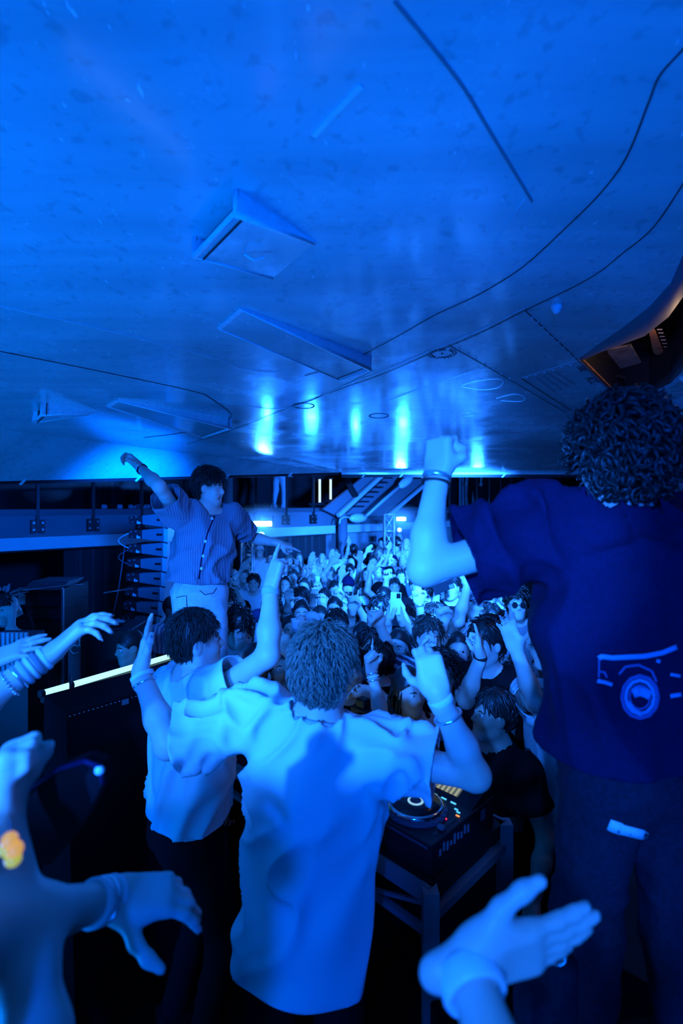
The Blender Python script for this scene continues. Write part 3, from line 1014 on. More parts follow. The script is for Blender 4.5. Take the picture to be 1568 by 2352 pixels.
# wedge shaped air scoops and outlet ramps hanging from the skin
def wedge(name, b1, b2, b3, b4, h1, h2, lab):
    """b1 b2: front corners, b3 b4: rear corners (pixels on the belly); h1 h2 the drop at front and rear"""
    p = [BP(*q) for q in (b1, b2, b3, b4)]
    s = empty(name, p[0] - np.array(air.location)); s.parent = air
    s.location = Vector(p[0] - np.array(air.location))
    tag(s, lab)
    d = [p[0] + DOWN * h1, p[1] + DOWN * h1, p[2] + DOWN * h2, p[3] + DOWN * h2]
    t = 0.012
    # bottom plate
    def plate(nm, a, b, c_, e, th, mm):
        n = nv(np.cross(b - a, e - a)); q = MB()
        q.hexa([a, b, c_, e, a + n * th, b + n * th, c_ + n * th, e + n * th]); return q.build(nm, mm, s)
    plate('ramp_plate', d[0], d[1], d[2], d[3], 0.006, 'belly')
    plate('side_cheek', p[1], d[1], d[2], p[2], 0.006, 'pale_lit_edge')
    plate('side_cheek', p[0], d[0], d[3], p[3], 0.006, 'pale_lit_edge')
    i = 0 if h1 > h2 else 2
    a, b = (p[0], p[1]) if h1 > h2 else (p[3], p[2])
    da, db = (d[0], d[1]) if h1 > h2 else (d[3], d[2])
    inn = nv((p[3] - p[0]) if h1 > h2 else (p[0] - p[3]))
    plate('mouth', a + inn * .03, b + inn * .03, db + inn * .03, da + inn * .03, 0.004, 'seam')
    m = MB(); m.tube([a, da, db, b], 0.009, 6); m.build('mouth_lip', 'pale_lit_edge', s, True)
    m = MB(); m.tube([d[1] + DOWN * .004, d[2] + DOWN * .004], [0.011 if h1 > h2 else 0.004, 0.003 if h1 > h2 else 0.012], 6); m.build('edge_glint_tube', 'pale_lit_edge', s, True)  # tube added so the scoop edge shows a bright line
    m = MB(); m.tube([d[0] + DOWN * .002, d[3] + DOWN * .002], 0.003, 6); m.build('edge_glint_tube', 'pale_lit_edge', s, True)
wedge('air_scoop', (447, 545), (542, 437), (722, 556), (627, 637), 0.062, 0.004, 'wedge shaped air scoop with a dark slot, nearest overhead')
wedge('air_scoop', (76, 946), (96, 925), (222, 944), (205, 951), 0.085, 0.004, 'small wedge air scoop far left')
wedge('outlet_ramp', (503, 752), (556, 707), (850, 821), (781, 849), 0.006, 0.060, 'long outlet ramp with bright edges in the middle of the belly')
wedge('outlet_ramp', (248, 932), (270, 918), (531, 962), (466, 985), 0.006, 0.075, 'long outlet ramp left')
mb2 = MB(); mb2.ribbon([BP(503, 752) + DOWN * .004, BP(556, 707) + DOWN * .004], 0.02, DOWN, .004); mb2.build('bright_edge', 'pale_lit_edge', air)
mb2 = MB(); mb2.ribbon([BP(248, 932) + DOWN * .004, BP(270, 918) + DOWN * .004], 0.03, DOWN, .004); mb2.build('bright_edge', 'pale_lit_edge', air)
m = MB(); cc = BP(1278, 702); m.lathe(cc, [(0.022, 0), (0.022, .01), (0.012, .03), (0.004, .034)], 12, DOWN); m.build('drain_mast', 'pale_lit_edge', air, True)
m = MB(); cc = BP(583, 556); m.tube([cc + DOWN * .04 + np.array([-.03, 0, 0]), cc + DOWN * .06, cc + DOWN * .045 + np.array([.03, .01, 0])], 0.004, 6); m.build('latch', 'pale_lit_edge', air)

# equipment bay: walls, roof, plates with a warm lamp added inside
HT = 0.55
V = []; F = []; n = len(hole)
for h in hole: V += [h, h + np.array([0, 0, HT])]
for i in range(n):
    j = (i + 1) % n
    F.append((2 * i, 2 * j, 2 * j + 1, 2 * i + 1))
F.append(tuple(2 * i + 1 for i in range(n)))
mk('bay_wall', V, F, 'bay_black', air)
# curved lip above the opening
lip_o = [BP(*q) for q in top_arc]
lip_i = [BP(*q, 0.07) for q in ((1568, 682), (1535, 728), (1480, 772), (1420, 795), (1370, 812), (1330, 826))]
V = []; F = []
for a, b in zip(lip_o, lip_i):
    for t in (0, .33, .66, 1):
        q = a * (1 - t) + b * t; q = q + np.array([0, 0, 0.05 * math.sin(t * PI) * -0.4]); V.append(q)
for i in range(len(lip_o) - 1):
    for k in range(3):
        F.append((4 * i + k, 4 * i + k + 1, 4 * i + 5 + k, 4 * i + 4 + k))
mk('bay_lip', V, F, 'soffit', air, True)
def bayplate(pts, up, mm, nm='bay_plate'):
    q = [BP(x, y, up) for x, y in pts]; k = len(q)
    vv = q + [p + np.array([0, 0, .012]) for p in q]
    ff = [tuple(range(k)), tuple(range(2 * k - 1, k - 1, -1))] + [(i, (i + 1) % k, (i + 1) % k + k, i + k) for i in range(k)]
    return mk(nm, vv, ff, mm, air)
bayplate([(1394, 806), (1402, 803), (1440, 796), (1448, 793), (1500, 883), (1455, 862), (1412, 843), (1404, 828)], 0.22, 'bay_plate')
bayplate([(1490, 764), (1503, 760), (1530, 829), (1514, 818), (1500, 811)], 0.22, 'bay_orange_lit')
bayplate([(1328, 826), (1334, 823), (1428, 916), (1424, 920)], 0.015, 'bay_orange_lit', 'bay_sill')
for k in range(9):
    m = MB(); a = BP(1508 + 3 * k, 757 + 8 * k, 0.24); m.bar(a, a + np.array([.03, 0, 0]), 0.006); m.build('bay_clip', 'bay_plate', air)
for k in range(3):
    m = MB(); a = BP(1450 + 22 * k, 790, 0.4); b = BP(1508 + 22 * k, 890, 0.4); m.bar(a, b, 0.02, 0.05); m.build('bay_rib', 'bay_black', air)
m = MB(); a = BP(1405, 868, .12); m.tube([a, a + [.05, .02, .02], a + [.09, 0, 0], a + [.1, .04, -.03]], 0.012, 8); m.build('bay_hose', 'bay_black', air, True)
# warm lamp added out of view to light the bay plates
wl = empty('bay_fill_lamp', BP(1490, 850, 0.06), 'small warm lamp added out of view inside the aircraft bay', 'lamp')
mat('bay_fill_bulb', (1, .8, .5), .4, emis=(1, .62, .3), estr=2)
m = MB(); m.lathe(BP(1600, 765, 0.12), [(0.02, 0), (0.03, 0.02), (0.02, 0.05)], 10); m.build('bulb', 'bay_fill_bulb', wl, True)
m = MB(); m.lathe(BP(1600, 765, 0.17), [(0.025, 0), (0.025, 0.05)], 10); m.build('holder', 'bay_black', wl)
ld = bpy.data.lights.new('bay_fill_light', 'POINT'); ld.energy = 3.5; ld.color = (1, 0.62, 0.32); ld.shadow_soft_size = 0.04
lo_ = bpy.data.objects.new('bay_fill_light', ld); C.objects.link(lo_); lo_.location = BP(1615, 760, 0.10)
# torn patch whitened as if lit beside the opening, and the lit nacelle lip
m = MB(); q = [BP(x, y) + DOWN * .002 for x, y in ((1392, 905), (1424, 922), (1500, 906), (1545, 886), (1568, 870), (1568, 905), (1520, 945), (1480, 935), (1440, 945), (1400, 925))]
k = len(q); m.add(q + [p + DOWN * .001 for p in q], [tuple(range(k))[::-1], tuple(range(k, 2 * k))] + [(i, (i + 1) % k, (i + 1) % k + k, i + k) for i in range(k)])
m.build('lit_patch', 'lit_tan_metal', air)
m = MB(); c = P(1690, 985, 3.9); axn = nv((0.55, -0.83, 0.0))
m.lathe(c - axn * 0.9, [(0.30, 0), (0.44, 0.15), (0.5, 0.5), (0.5, 1.2), (0.47, 1.5)], 36, axn)
m.build('nacelle', 'belly', air, True)
m = MB(); m.lathe(c + axn * 0.42, [(0.505, 0), (0.515, 0.03), (0.515, 0.12), (0.49, 0.2), (0.44, 0.2)], 36, axn); m.build('nacelle_lip', 'lit_tan_metal', air, True)

# ------------------------------------------------------------------ smoke machine haze hanging in the back of the hall
hz = bpy.data.materials.new('stage_haze'); hz.use_nodes = True
hz.node_tree.nodes.remove(hz.node_tree.nodes['Principled BSDF'])
vsn = hz.node_tree.nodes.new('ShaderNodeVolumeScatter'); vsn.inputs['Color'].default_value = (0.9, 0.95, 1, 1); vsn.inputs['Density'].default_value = 0.022; vsn.inputs['Anisotropy'].default_value = 0.3
hz.node_tree.links.new(vsn.outputs[0], hz.node_tree.nodes['Material Output'].inputs['Volume'])
MATS['haze'] = hz
vsn.inputs['Density'].default_value = 0.20
for (px, py, d, rx, rz, lab) in ((603, 1203, 10.15, .85, .42, 'blue haze glowing around the brightest bar lamp'), (921, 1192, 11.15, .55, .34, 'blue haze glowing around the lamp of the middle truss'),
                                 (1098, 1191, 11.55, .6, .34, 'blue haze glowing around the lamp above the navy shoulder')):
    c = P(px, py, d); bmz = bmesh.new(); bmesh.ops.create_icosphere(bmz, subdivisions=3, radius=1.0)
    vv = [(c[0] + v.co.x * rx, c[1] + v.co.y * rx * .8, c[2] + v.co.z * rz) for v in bmz.verts]
    bmz.verts.index_update(); ff = [tuple(v.index for v in f.verts) for f in bmz.faces]; bmz.free()
    tag(mk('stage_haze', vv, ff, 'haze'), lab, 'haze', 'haze around the stage lamps', 'stuff')

# ================================================================== PEOPLE: modelling kit
Zv = np.array([0, 0, 1.0])
mat('skin_light', (0.78, 0.58, 0.50), 0.48, spec=0.45, noise=(14, 0.93))
mat('skin_mid', (0.58, 0.40, 0.31), 0.45, spec=0.45, noise=(14, 0.92))
mat('skin_dark', (0.17, 0.10, 0.075), 0.38, spec=0.5)
mat('hair_dark', (0.020, 0.017, 0.016), 0.42, spec=0.6, noise=(60, 0.5))
mat('hair_brown', (0.075, 0.055, 0.045), 0.42, spec=0.6, noise=(60, 0.5))
mat('hair_fair', (0.30, 0.24, 0.18), 0.42, spec=0.5, noise=(70, 0.6))
mat('hair_blond', (0.72, 0.62, 0.45), 0.42, spec=0.5, noise=(60, 0.72))
mat('eye_white', (0.85, 0.85, 0.85), 0.2)
mat('eye_dark', (0.02, 0.02, 0.025), 0.15)
mat('mouth_dark', (0.03, 0.008, 0.008), 0.6)
mat('teeth', (0.85, 0.83, 0.78), 0.3)
mat('cloth_white', (0.82, 0.83, 0.85), 0.85, spec=0.15, bump=(160, 0.05))
mat('cloth_pale', (0.52, 0.55, 0.60), 0.85, spec=0.15, bump=(160, 0.05))
mat('cloth_grey', (0.24, 0.25, 0.28), 0.85, spec=0.15)
mat('cloth_blue', (0.08, 0.12, 0.34), 0.85, spec=0.15)
mat('cloth_navy', (0.012, 0.012, 0.052), 0.9, spec=0.1, noise=(120, 0.8))
mat('cloth_black', (0.010, 0.010, 0.012), 0.9, spec=0.08)
mat('denim', (0.018, 0.022, 0.042), 0.9, spec=0.15, noise=(90, 0.7))
mat('denim_pale', (0.70, 0.74, 0.80), 0.85, spec=0.15, noise=(40, 0.88))
mat('denim_dark', (0.03, 0.035, 0.07), 0.9, spec=0.15, noise=(60, 0.7))
mat('leather', (0.03, 0.025, 0.025), 0.4, spec=0.5)
mat('hivis', (0.30, 0.75, 0.03), 0.6, emis=(0.08, 0.30, 0.0), estr=0.10)
mat('plastic_white', (0.85, 0.86, 0.88), 0.35)
mat('phone_black', (0.015, 0.015, 0.018), 0.2, spec=0.6)
mat('silver', (0.85, 0.86, 0.88), 0.25, 0.8)
stripe_mat('cloth_stripe', (0.78, 0.80, 0.84), (0.20, 0.24, 0.40), 9.0, 'X')
stripe_mat('cloth_rib', (0.26, 0.29, 0.36), (0.16, 0.19, 0.27), 22.0, 'X', 0.6)
stripe_mat('cloth_print', (0.05, 0.06, 0.10), (0.5, 0.55, 0.62), 7.0, 'DIAGONAL', 0.62)

def ik(a, target, hint, l1, l2):
    a = np.asarray(a, float); t = np.asarray(target, float)
    d = t - a; L = np.linalg.norm(d); n = d / (L + 1e-9)
    L = min(max(L, abs(l1 - l2) + 0.02), (l1 + l2) * 0.995)
    w_ = a + n * L
    x = (l1 * l1 - l2 * l2 + L * L) / (2 * L)
    y = math.sqrt(max(l1 * l1 - x * x, 0))
    h = np.asarray(hint, float) - a; h = h - n * np.dot(h, n)
    if np.linalg.norm(h) < 1e-4: h = np.array([0, 0, -1.0]) - n * np.dot([0, 0, -1.0], n)
    h = nv(h)
    return a + n * x + h * y, w_

HANDS = {  # per finger (index..pinky): (base, middle, tip) bend in degrees ; thumb: (out, across, bend)
    'open':    [(6, 8, 6), (4, 8, 6), (6, 10, 8), (10, 12, 8)],
    'relaxed': [(18, 24, 14), (24, 32, 20), (28, 38, 22), (30, 42, 24)],
    'fist':    [(72, 95, 55), (76, 98, 55), (78, 98, 55), (80, 95, 55)],
    'point':   [(4, 6, 4), (70, 98, 55), (76, 98, 55), (78, 95, 55)],
    'two':     [(2, 6, 4), (2, 6, 4), (76, 98, 55), (78, 95, 55)],
    'hold':    [(42, 42, 28), (44, 44, 28), (46, 44, 28), (48, 44, 28)],
    'bent':    [(35, 55, 30), (45, 60, 35), (52, 62, 35), (56, 60, 35)],
    'ok':      [(50, 62, 30), (10, 14, 8), (4, 10, 6), (-4, 8, 6)],
    'flat':    [(2, 4, 2), (2, 4, 2), (3, 4, 2), (5, 5, 2)],
}
def hand_prims(wr, fwd, nrm, right, pose, s=1.0, spread=0.10, nails=False, fat=1.0, fdir=None):
    """fingers along fwd, palm facing nrm"""
    f = nv(fwd); n = np.asarray(nrm, float); n = nv(n - f * np.dot(n, f))
    th = np.cross(f, n) * (1 if right else -1)
    out = []
    bends = HANDS[pose]
    c = wr + f * 0.050 * s
    out.append(rbox(c, (f, th, n), (0.052 * s, 0.040 * s * fat, 0.0145 * s), 0.012 * s, 0.02))
    out.append(cone(wr - f * 0.035 * s, wr + f * 0.02 * s, 0.026 * s, 0.024 * s, 0.02, (n, 1.30)))
    out.append(ell(wr + f * 0.035 * s + th * 0.026 * s + n * 0.010 * s, (f, th, n), (0.034 * s, 0.020 * s, 0.018 * s), 0.018))
    tips = []
    for i in range(4):
        off = (0.0285, 0.0095, -0.0095, -0.0275)[i]
        ln = (0.074, 0.082, 0.076, 0.060)[i] * s
        r0 = (0.0098, 0.0100, 0.0096, 0.0086)[i] * s * fat
        sp = (1.0, 0.25, -0.5, -1.3)[i] * spread * (0.25 if bends[i][0] > 60 else 1)
        p = wr + f * (0.094, 0.099, 0.094, 0.085)[i] * s + th * off * s
        ang = 0.0
        for j in range(3):
            ang += math.radians(bends[i][j])
            d = nv((f * math.cos(ang) + n * math.sin(ang)) + th * sp)
            q = p + d * ln * (0.44, 0.32, 0.26)[j]
            out.append(cone(p, q, r0 * (1, .93, .86)[j], r0 * (.93, .86, .74)[j], 0.006))
            p = q
        if nails:
            out.append(cone(p, p + d * 0.014 * s, r0 * 0.70, r0 * 0.30, 0.004, (n, 1.7)))
        tips.append(p)
    # thumb
    if pose in ('fist', 'point', 'two'):
        dirs = [(0.62, 0.60, 0.55), (0.9, -0.35, 0.55), (0.6, -0.85, 0.35)]
    elif pose == 'ok':
        dirs = [(0.55, 0.65, 0.6), (0.75, 0.15, 0.75), (0.8, -0.15, 0.65)]
    elif pose in ('hold', 'bent'):
        dirs = [(0.45, 0.70, 0.55), (0.70, 0.35, 0.60), (0.85, 0.05, 0.5)]
    elif pose == 'flat':
        dirs = [(0.75, 0.60, 0.15), (0.88, 0.42, 0.1), (0.95, 0.25, 0.05)]
    else:
        dirs = [(0.55, 0.78, 0.35), (0.72, 0.66, 0.25), (0.85, 0.48, 0.2)]
    p = wr + f * 0.022 * s + th * 0.028 * s + n * 0.006 * s
    for j, (a, b, e) in enumerate(dirs):
        d = nv(f * a + th * b + n * e)
        q = p + d * (0.046, 0.034, 0.028)[j] * s
        out.append(cone(p, q, (0.0145, 0.0115, 0.0105)[j] * s * fat, (0.0118, 0.0105, 0.0085)[j] * s * fat, 0.010))
        p = q
    return out, dict(f=f, n=n, th=th, tips=tips, palm=c, thumb=p, wr=wr)

def head_frame(look, roll_up=(0, 0, 1)):
    f = nv(look); r = nv(np.cross(f, roll_up)); u = np.cross(r, f)
    return r, f, u

def head_prims(c, look, s=1.0, up=(0, 0, 1), mouth=0.0, female=False, detail=True):
    r, f, u = head_frame(look, up)
    s = 0.95 * s
    A = (r, f, u)
    def at(a, b, c_): return c + (r * a + f * b + u * c_) * s
    o = [ell(at(0, -0.012, 0.036), A, (0.074 * s, 0.096 * s, 0.100 * s), 0.03),
         ell(at(0, 0.030, -0.045), A, (0.056 * s, 0.062 * s, 0.070 * s), 0.035),
         ell(at(0, 0.055, -0.094), A, (0.026 * s, 0.026 * s, 0.022 * s), 0.03),
         cone(at(-0.048, -0.005, -0.058), at(-0.018, 0.062, -0.096), 0.020 * s, 0.016 * s, 0.025),
         cone(at(0.048, -0.005, -0.058), at(0.018, 0.062, -0.096), 0.020 * s, 0.016 * s, 0.025)]
    if detail:
        o += [ell(at(0.036, 0.062, -0.022), A, (0.022 * s, 0.02 * s, 0.02 * s), 0.025),
              ell(at(-0.036, 0.062, -0.022), A, (0.022 * s, 0.02 * s, 0.02 * s), 0.025),
              cone(at(-0.034, 0.078, 0.034), at(0.034, 0.078, 0.034), 0.010 * s, 0.010 * s, 0.016),
              ell(at(0.031, 0.098, 0.014), A, (0.017 * s, 0.016 * s, 0.011 * s), 0.012, 's'),
              ell(at(-0.031, 0.098, 0.014), A, (0.017 * s, 0.016 * s, 0.011 * s), 0.012, 's'),
              cone(at(0, 0.085, 0.024), at(0, 0.108, -0.016), 0.008 * s, 0.011 * s, 0.014),
              cone(at(-0.011, 0.095, -0.021), at(0.011, 0.095, -0.021), 0.009 * s, 0.009 * s, 0.010),
              cone(at(-0.018, 0.082, -0.050), at(0.018, 0.082, -0.050), 0.009 * s, 0.009 * s, 0.008),
              cone(at(-0.015, 0.080, -0.062 - 0.03 * mouth), at(0.015, 0.080, -0.062 - 0.03 * mouth), 0.0095 * s, 0.0095 * s, 0.008)]
        if mouth > 0:
            o.append(ell(at(0, 0.092, -0.056 - 0.012 * mouth), A, (0.022 * s, 0.03 * s, (0.005 + 0.018 * mouth) * s), 0.006, 's'))
        else:
            o.append(ell(at(0, 0.100, -0.056), A, (0.022 * s, 0.014 * s, 0.003 * s), 0.005, 's'))
    for k in (-1, 1):
        o.append(ell(at(0.074 * k, -0.012, 0.004), (r, f, u), (0.010 * s, 0.020 * s, 0.032 * s), 0.008))
        o.append(ell(at(0.086 * k, -0.006, 0.006), (r, f, u), (0.008 * s, 0.010 * s, 0.018 * s), 0.006, 's'))
    return o, dict(r=r, f=f, u=u, c=c, s=s, at=at)

def hair_shell(H, thick, hair_n=(0, -0.66, 0.75), off=-0.013, hmm=0.010, lumps=0.0, lsc=40, extra=(), back=0.0):
    at, s = H['at'], H['s']; r, f, u = H['r'], H['f'], H['u']
    pr = [ell(at(0, -0.014 - back, 0.042), (r, f, u), ((0.074 + thick) * s, (0.096 + thick) * s, (0.102 + thick) * s), 0.02)]
    pr += list(extra)
    if not extra:
        for k in (-1, 1):
            pr.append(ell(at(0.090 * k, 0.004, -0.004), (r, f, u), (0.034 * s, 0.030 * s, 0.040 * s), 0.012, 's'))
    V, F = sdf_mesh(pr, hmm, 1)
    n = nv(r * hair_n[0] + f * hair_n[1] + u * hair_n[2])
    V, F = clip_mesh(V, F, n, float(np.dot(n, H['c']) + off * s), lambda q: ((q - H['c']) @ f > -0.075 * s) | ((q - H['c']) @ u > -0.10 * s) if not extra else (((q - H['c']) @ f) > -0.03 * s) & ((q - H['c']) @ u > -0.14 * s))
    if lumps:
        N = vnormals(V, F)
        q = (V - H['c'])
        V = V + N * (lumps * (vnoise(q * lsc) * 0.7 + vnoise(q * lsc * 2.1) * 0.5))[:, None]
    return V, F

def add_locks(mb, H, n, length, r0, curl, thick, rnd, comb=(0, -0.3, -1.0), hair_n=(0, -0.66, 0.75), off=-0.013, lift=0.35, turns=2.2, seg=7, sides=4, wild=0.45):
    """tapered locks growing from the scalp"""
    at, s = H['at'], H['s']; R = (H['r'], H['f'], H['u'])
    rad = np.array([(0.074 + thick), (0.096 + thick), (0.102 + thick)])
    hn = nv(np.array(hair_n)); cm = np.array(comb, float)
    k = 0; tries = 0
    while k < n and tries < n * 8:
        tries += 1
        d = nv(rnd.normal(size=3))
        p = d * rad
        if np.dot(p + np.array([0, -0.014, 0.042]), hn) < off + 0.004: continue
        if abs(p[0]) > 0.05 and -0.035 < p[1] - 0.014 < 0.06 and p[2] + 0.042 < 0.062: continue
        k += 1
        nrm = nv(d / rad)
        t = cm + rnd.normal(size=3) * wild + np.array([d[0] * 0.5, 0, 0])
        t = nv(t - nrm * np.dot(t, nrm))
        b = np.cross(nrm, t)
        ln = length * rnd.uniform(0.6, 1.15); ph = rnd.uniform(0, 6.28); cr = curl * rnd.uniform(0.6, 1.3)
        pts = []; rr = []
        for i in range(seg):
            q = i / (seg - 1)
            x = p + t * ln * q - nrm * 0.0
            # hug the scalp
            e = math.sqrt(((x / rad) ** 2).sum())
            if e < 1.03 + lift * 0.06: x = x / e * (1.03 + lift * 0.06 * (1 - q))
            elif e > 1.16: x = x / e * 1.16
            x = x + (nrm * math.cos(ph + q * turns * 6.28) + b * math.sin(ph + q * turns * 6.28)) * cr * min(q * 3, 1)
            x = x + nrm * lift * 0.02 * q
            w3 = at(x[0], x[1] - 0.014, x[2] + 0.042)
            pts.append(w3); rr.append(max(r0 * (1 - q ** 1.6) + r0 * 0.12, 0.0006) * s)
        mb.tube(pts, rr, sides, caps=False)
    return mb

def fold_disp(V, F, amp, direction, along=3.0, across=17.0, seed=0.0, mask=None):
    d = nv(direction)
    a = nv(np.cross(d, (0.3, 0.9, 0.2))); b = np.cross(d, a)
    N = vnormals(V, F)
    q = np.stack([V @ d * along, V @ a * across, V @ b * across], 1) + seed
    wv = np.stack([vnoise(V * 5 + seed), vnoise(V * 5 + seed + 9), vnoise(V * 5 + seed + 21)], 1)
    n = vnoise(q + wv * 0.7)
    rdg = (1 - np.abs(n)) ** 3 - 0.35
    g = rdg * amp
    if mask is not None: g = g * mask(V)
    return V + N * g[:, None]

UARM, FARM = 0.285, 0.255

def skeleton(headc, F, s=1.0, U=(0, 0, 1), floor=0.0, twist=None, neck_f=0.02):
    """joints of a figure from the middle of its head; F is where the chest points"""
    F = nv(np.array([F[0], F[1], 0.0])); U = nv(U); Rr = nv(np.cross(F, U)); Fr = np.cross(U, Rr)
    J = dict(R=Rr, F=Fr, U=U, s=s, head=np.asarray(headc, float))
    nb = J['head'] - U * 0.155 * s - Fr * neck_f * s
    J['neck'] = nb
    J['shR'] = nb - U * 0.045 * s + Rr * 0.180 * s
    J['shL'] = nb - U * 0.045 * s - Rr * 0.180 * s
    J['chest'] = nb - U * 0.20 * s
    J['waist'] = nb - U * 0.40 * s
    J['pelvis'] = nb - U * 0.54 * s
    pel = J['pelvis']
    for k, sg in (('R', 1), ('L', -1)):
        hip = pel + Rr * sg * 0.085 * s - Zv * 0.03
        Lg = hip[2] - floor - 0.07
        full = 0.86 * s
        foot = np.array([hip[0], hip[1], floor + 0.07]) + Rr * sg * 0.05 * s
        if Lg < full:
            kn, an = ik(hip, foot, hip + Fr * 0.5 + Zv * 0.0, full * 0.51, full * 0.49)
        else:
            kn = hip * 0.49 + foot * 0.51; an = foot
        J['hip' + k] = hip; J['kn' + k] = kn; J['an' + k] = an
    return J

def set_arm(J, side, wrist, elbow_hint, s=None):
    s = J['s'] if s is None else s
    e, w_ = ik(J['sh' + side], wrist, elbow_hint, UARM * s, FARM * s)
    J['el' + side] = e; J['wr' + side] = w_

def default_arm(J, side, kind, rnd=None):
    s = J['s']; sg = 1 if side == 'R' else -1
    sh = J['sh' + side]; R, F, U = J['R'] * sg, J['F'], J['U']
    j = (lambda a: 0) if rnd is None else (lambda a: rnd.uniform(-a, a))
    if kind == 'down':
        set_arm(J, side, sh - U * 0.50 * s + R * 0.10 * s + F * 0.08 * s, sh - F * 0.5 + R * 0.3 - U * 0.2)
        return 'relaxed'
    if kind == 'up':
        set_arm(J, side, sh + U * (0.46 + j(.05)) * s + R * (0.08 + j(.12)) * s + F * (0.18 + j(.12)) * s, sh + R * 0.6 + F * 0.3)
        return 'open'
    if kind == 'upbent':
        set_arm(J, side, sh + U * (0.30 + j(.06)) * s + R * (0.12 + j(.1)) * s + F * (0.25 + j(.08)) * s, sh + R * 0.6 - U * 0.3 + F * 0.2)
        return 'bent'
    if kind == 'fore':
        set_arm(J, side, sh + U * (0.10 + j(.06)) * s + R * (0.02 + j(.05)) * s + F * 0.34 * s, sh + R * 0.4 - U * 0.6)
        return 'hold'
    if kind == 'chest':
        set_arm(J, side, sh - U * 0.16 * s - R * 0.06 * s + F * 0.28 * s, sh + R * 0.5 - U * 0.6)
        return 'hold'
    return 'relaxed'

def body_prims(J, female=False, arms=True, neck=True):
    s = J['s']; R, F, U = J['R'], J['F'], J['U']; A = (R, F, U)
    w_ = 0.92 if female else 1.0
    o = [ell(J['pelvis'] + U * 0.02 * s, A, (0.160 * s, 0.115 * s, 0.13 * s), 0.06),
         ell(J['waist'], A, (0.140 * s * w_, 0.098 * s, 0.17 * s), 0.08),
         ell(J['chest'], A, (0.160 * s * w_, 0.112 * s, 0.185 * s), 0.08),
         cone(J['shL'] + R * 0.02 * s, J['shR'] - R * 0.02 * s, 0.058 * s, 0.058 * s, 0.06, (F, 1.05)),
         cone(J['neck'] - U * 0.05 * s, J['head'] - U * 0.02 * s - F * 0.012, 0.062 * s * w_, 0.054 * s * w_, 0.03),
         cone(J['neck'] + U * 0.02 * s - F * 0.015, J['shR'] - R * 0.04 * s + U * 0.01, 0.048 * s, 0.045 * s, 0.05),
         cone(J['neck'] + U * 0.02 * s - F * 0.015, J['shL'] + R * 0.04 * s + U * 0.01, 0.048 * s, 0.045 * s, 0.05)]
    if arms:
        aw = 0.86 if female else 1.0
        for k in 'RL':
            sh, el, wr = J['sh' + k], J['el' + k], J['wr' + k]
            o += [ell(sh, A, (0.058 * s * aw, 0.058 * s * aw, 0.058 * s * aw), 0.05),
                  cone(sh, el, 0.050 * s * aw, 0.039 * s * aw, 0.035),
                  cone(el, el + (wr - el) * 0.35, 0.040 * s * aw, 0.041 * s * aw, 0.025),
                  cone(el + (wr - el) * 0.35, wr, 0.041 * s * aw, 0.027 * s * aw, 0.025)]
    return o

def build_body(J, H_look, hands, h=0.011, female=False, mouth=0.0, up=(0, 0, 1), nails=False, spread=0.10, detail=True, smooth=1):
    """hands: {'R': (pose, fwd or None, palm or None), 'L': ...} -> V, F, hand frames, head frame"""
    pr = body_prims(J, female)
    hp, H = head_prims(J['head'], H_look, J['s'] * (0.97 if female else 1.0), up, mouth, female, detail)
    fr = {}
    for k in 'RL':
        pose, fw, pn = hands[k]
        if fw is None: fw = J['wr' + k] - J['el' + k]
        if pn is None: pn = J['F']
        f = nv(fw); pn = np.asarray(pn, float)
        if np.linalg.norm(pn - f * np.dot(pn, f)) < 0.05: pn = J['U']
        q, fr[k] = hand_prims(J['wr' + k], fw, pn, k == 'R', pose, J['s'] * (0.92 if female else 1.0), spread, nails, max(1.0, h / 0.0095))
        pr += q
    pr = [p for p in pr if p.op == 'u'] + [p for p in hp if p.op == 'u'] + [p for p in hp if p.op == 's']
    V, F = sdf_mesh(pr, h, smooth)
    V, F = biggest(V, F)
    return V, F, fr, H

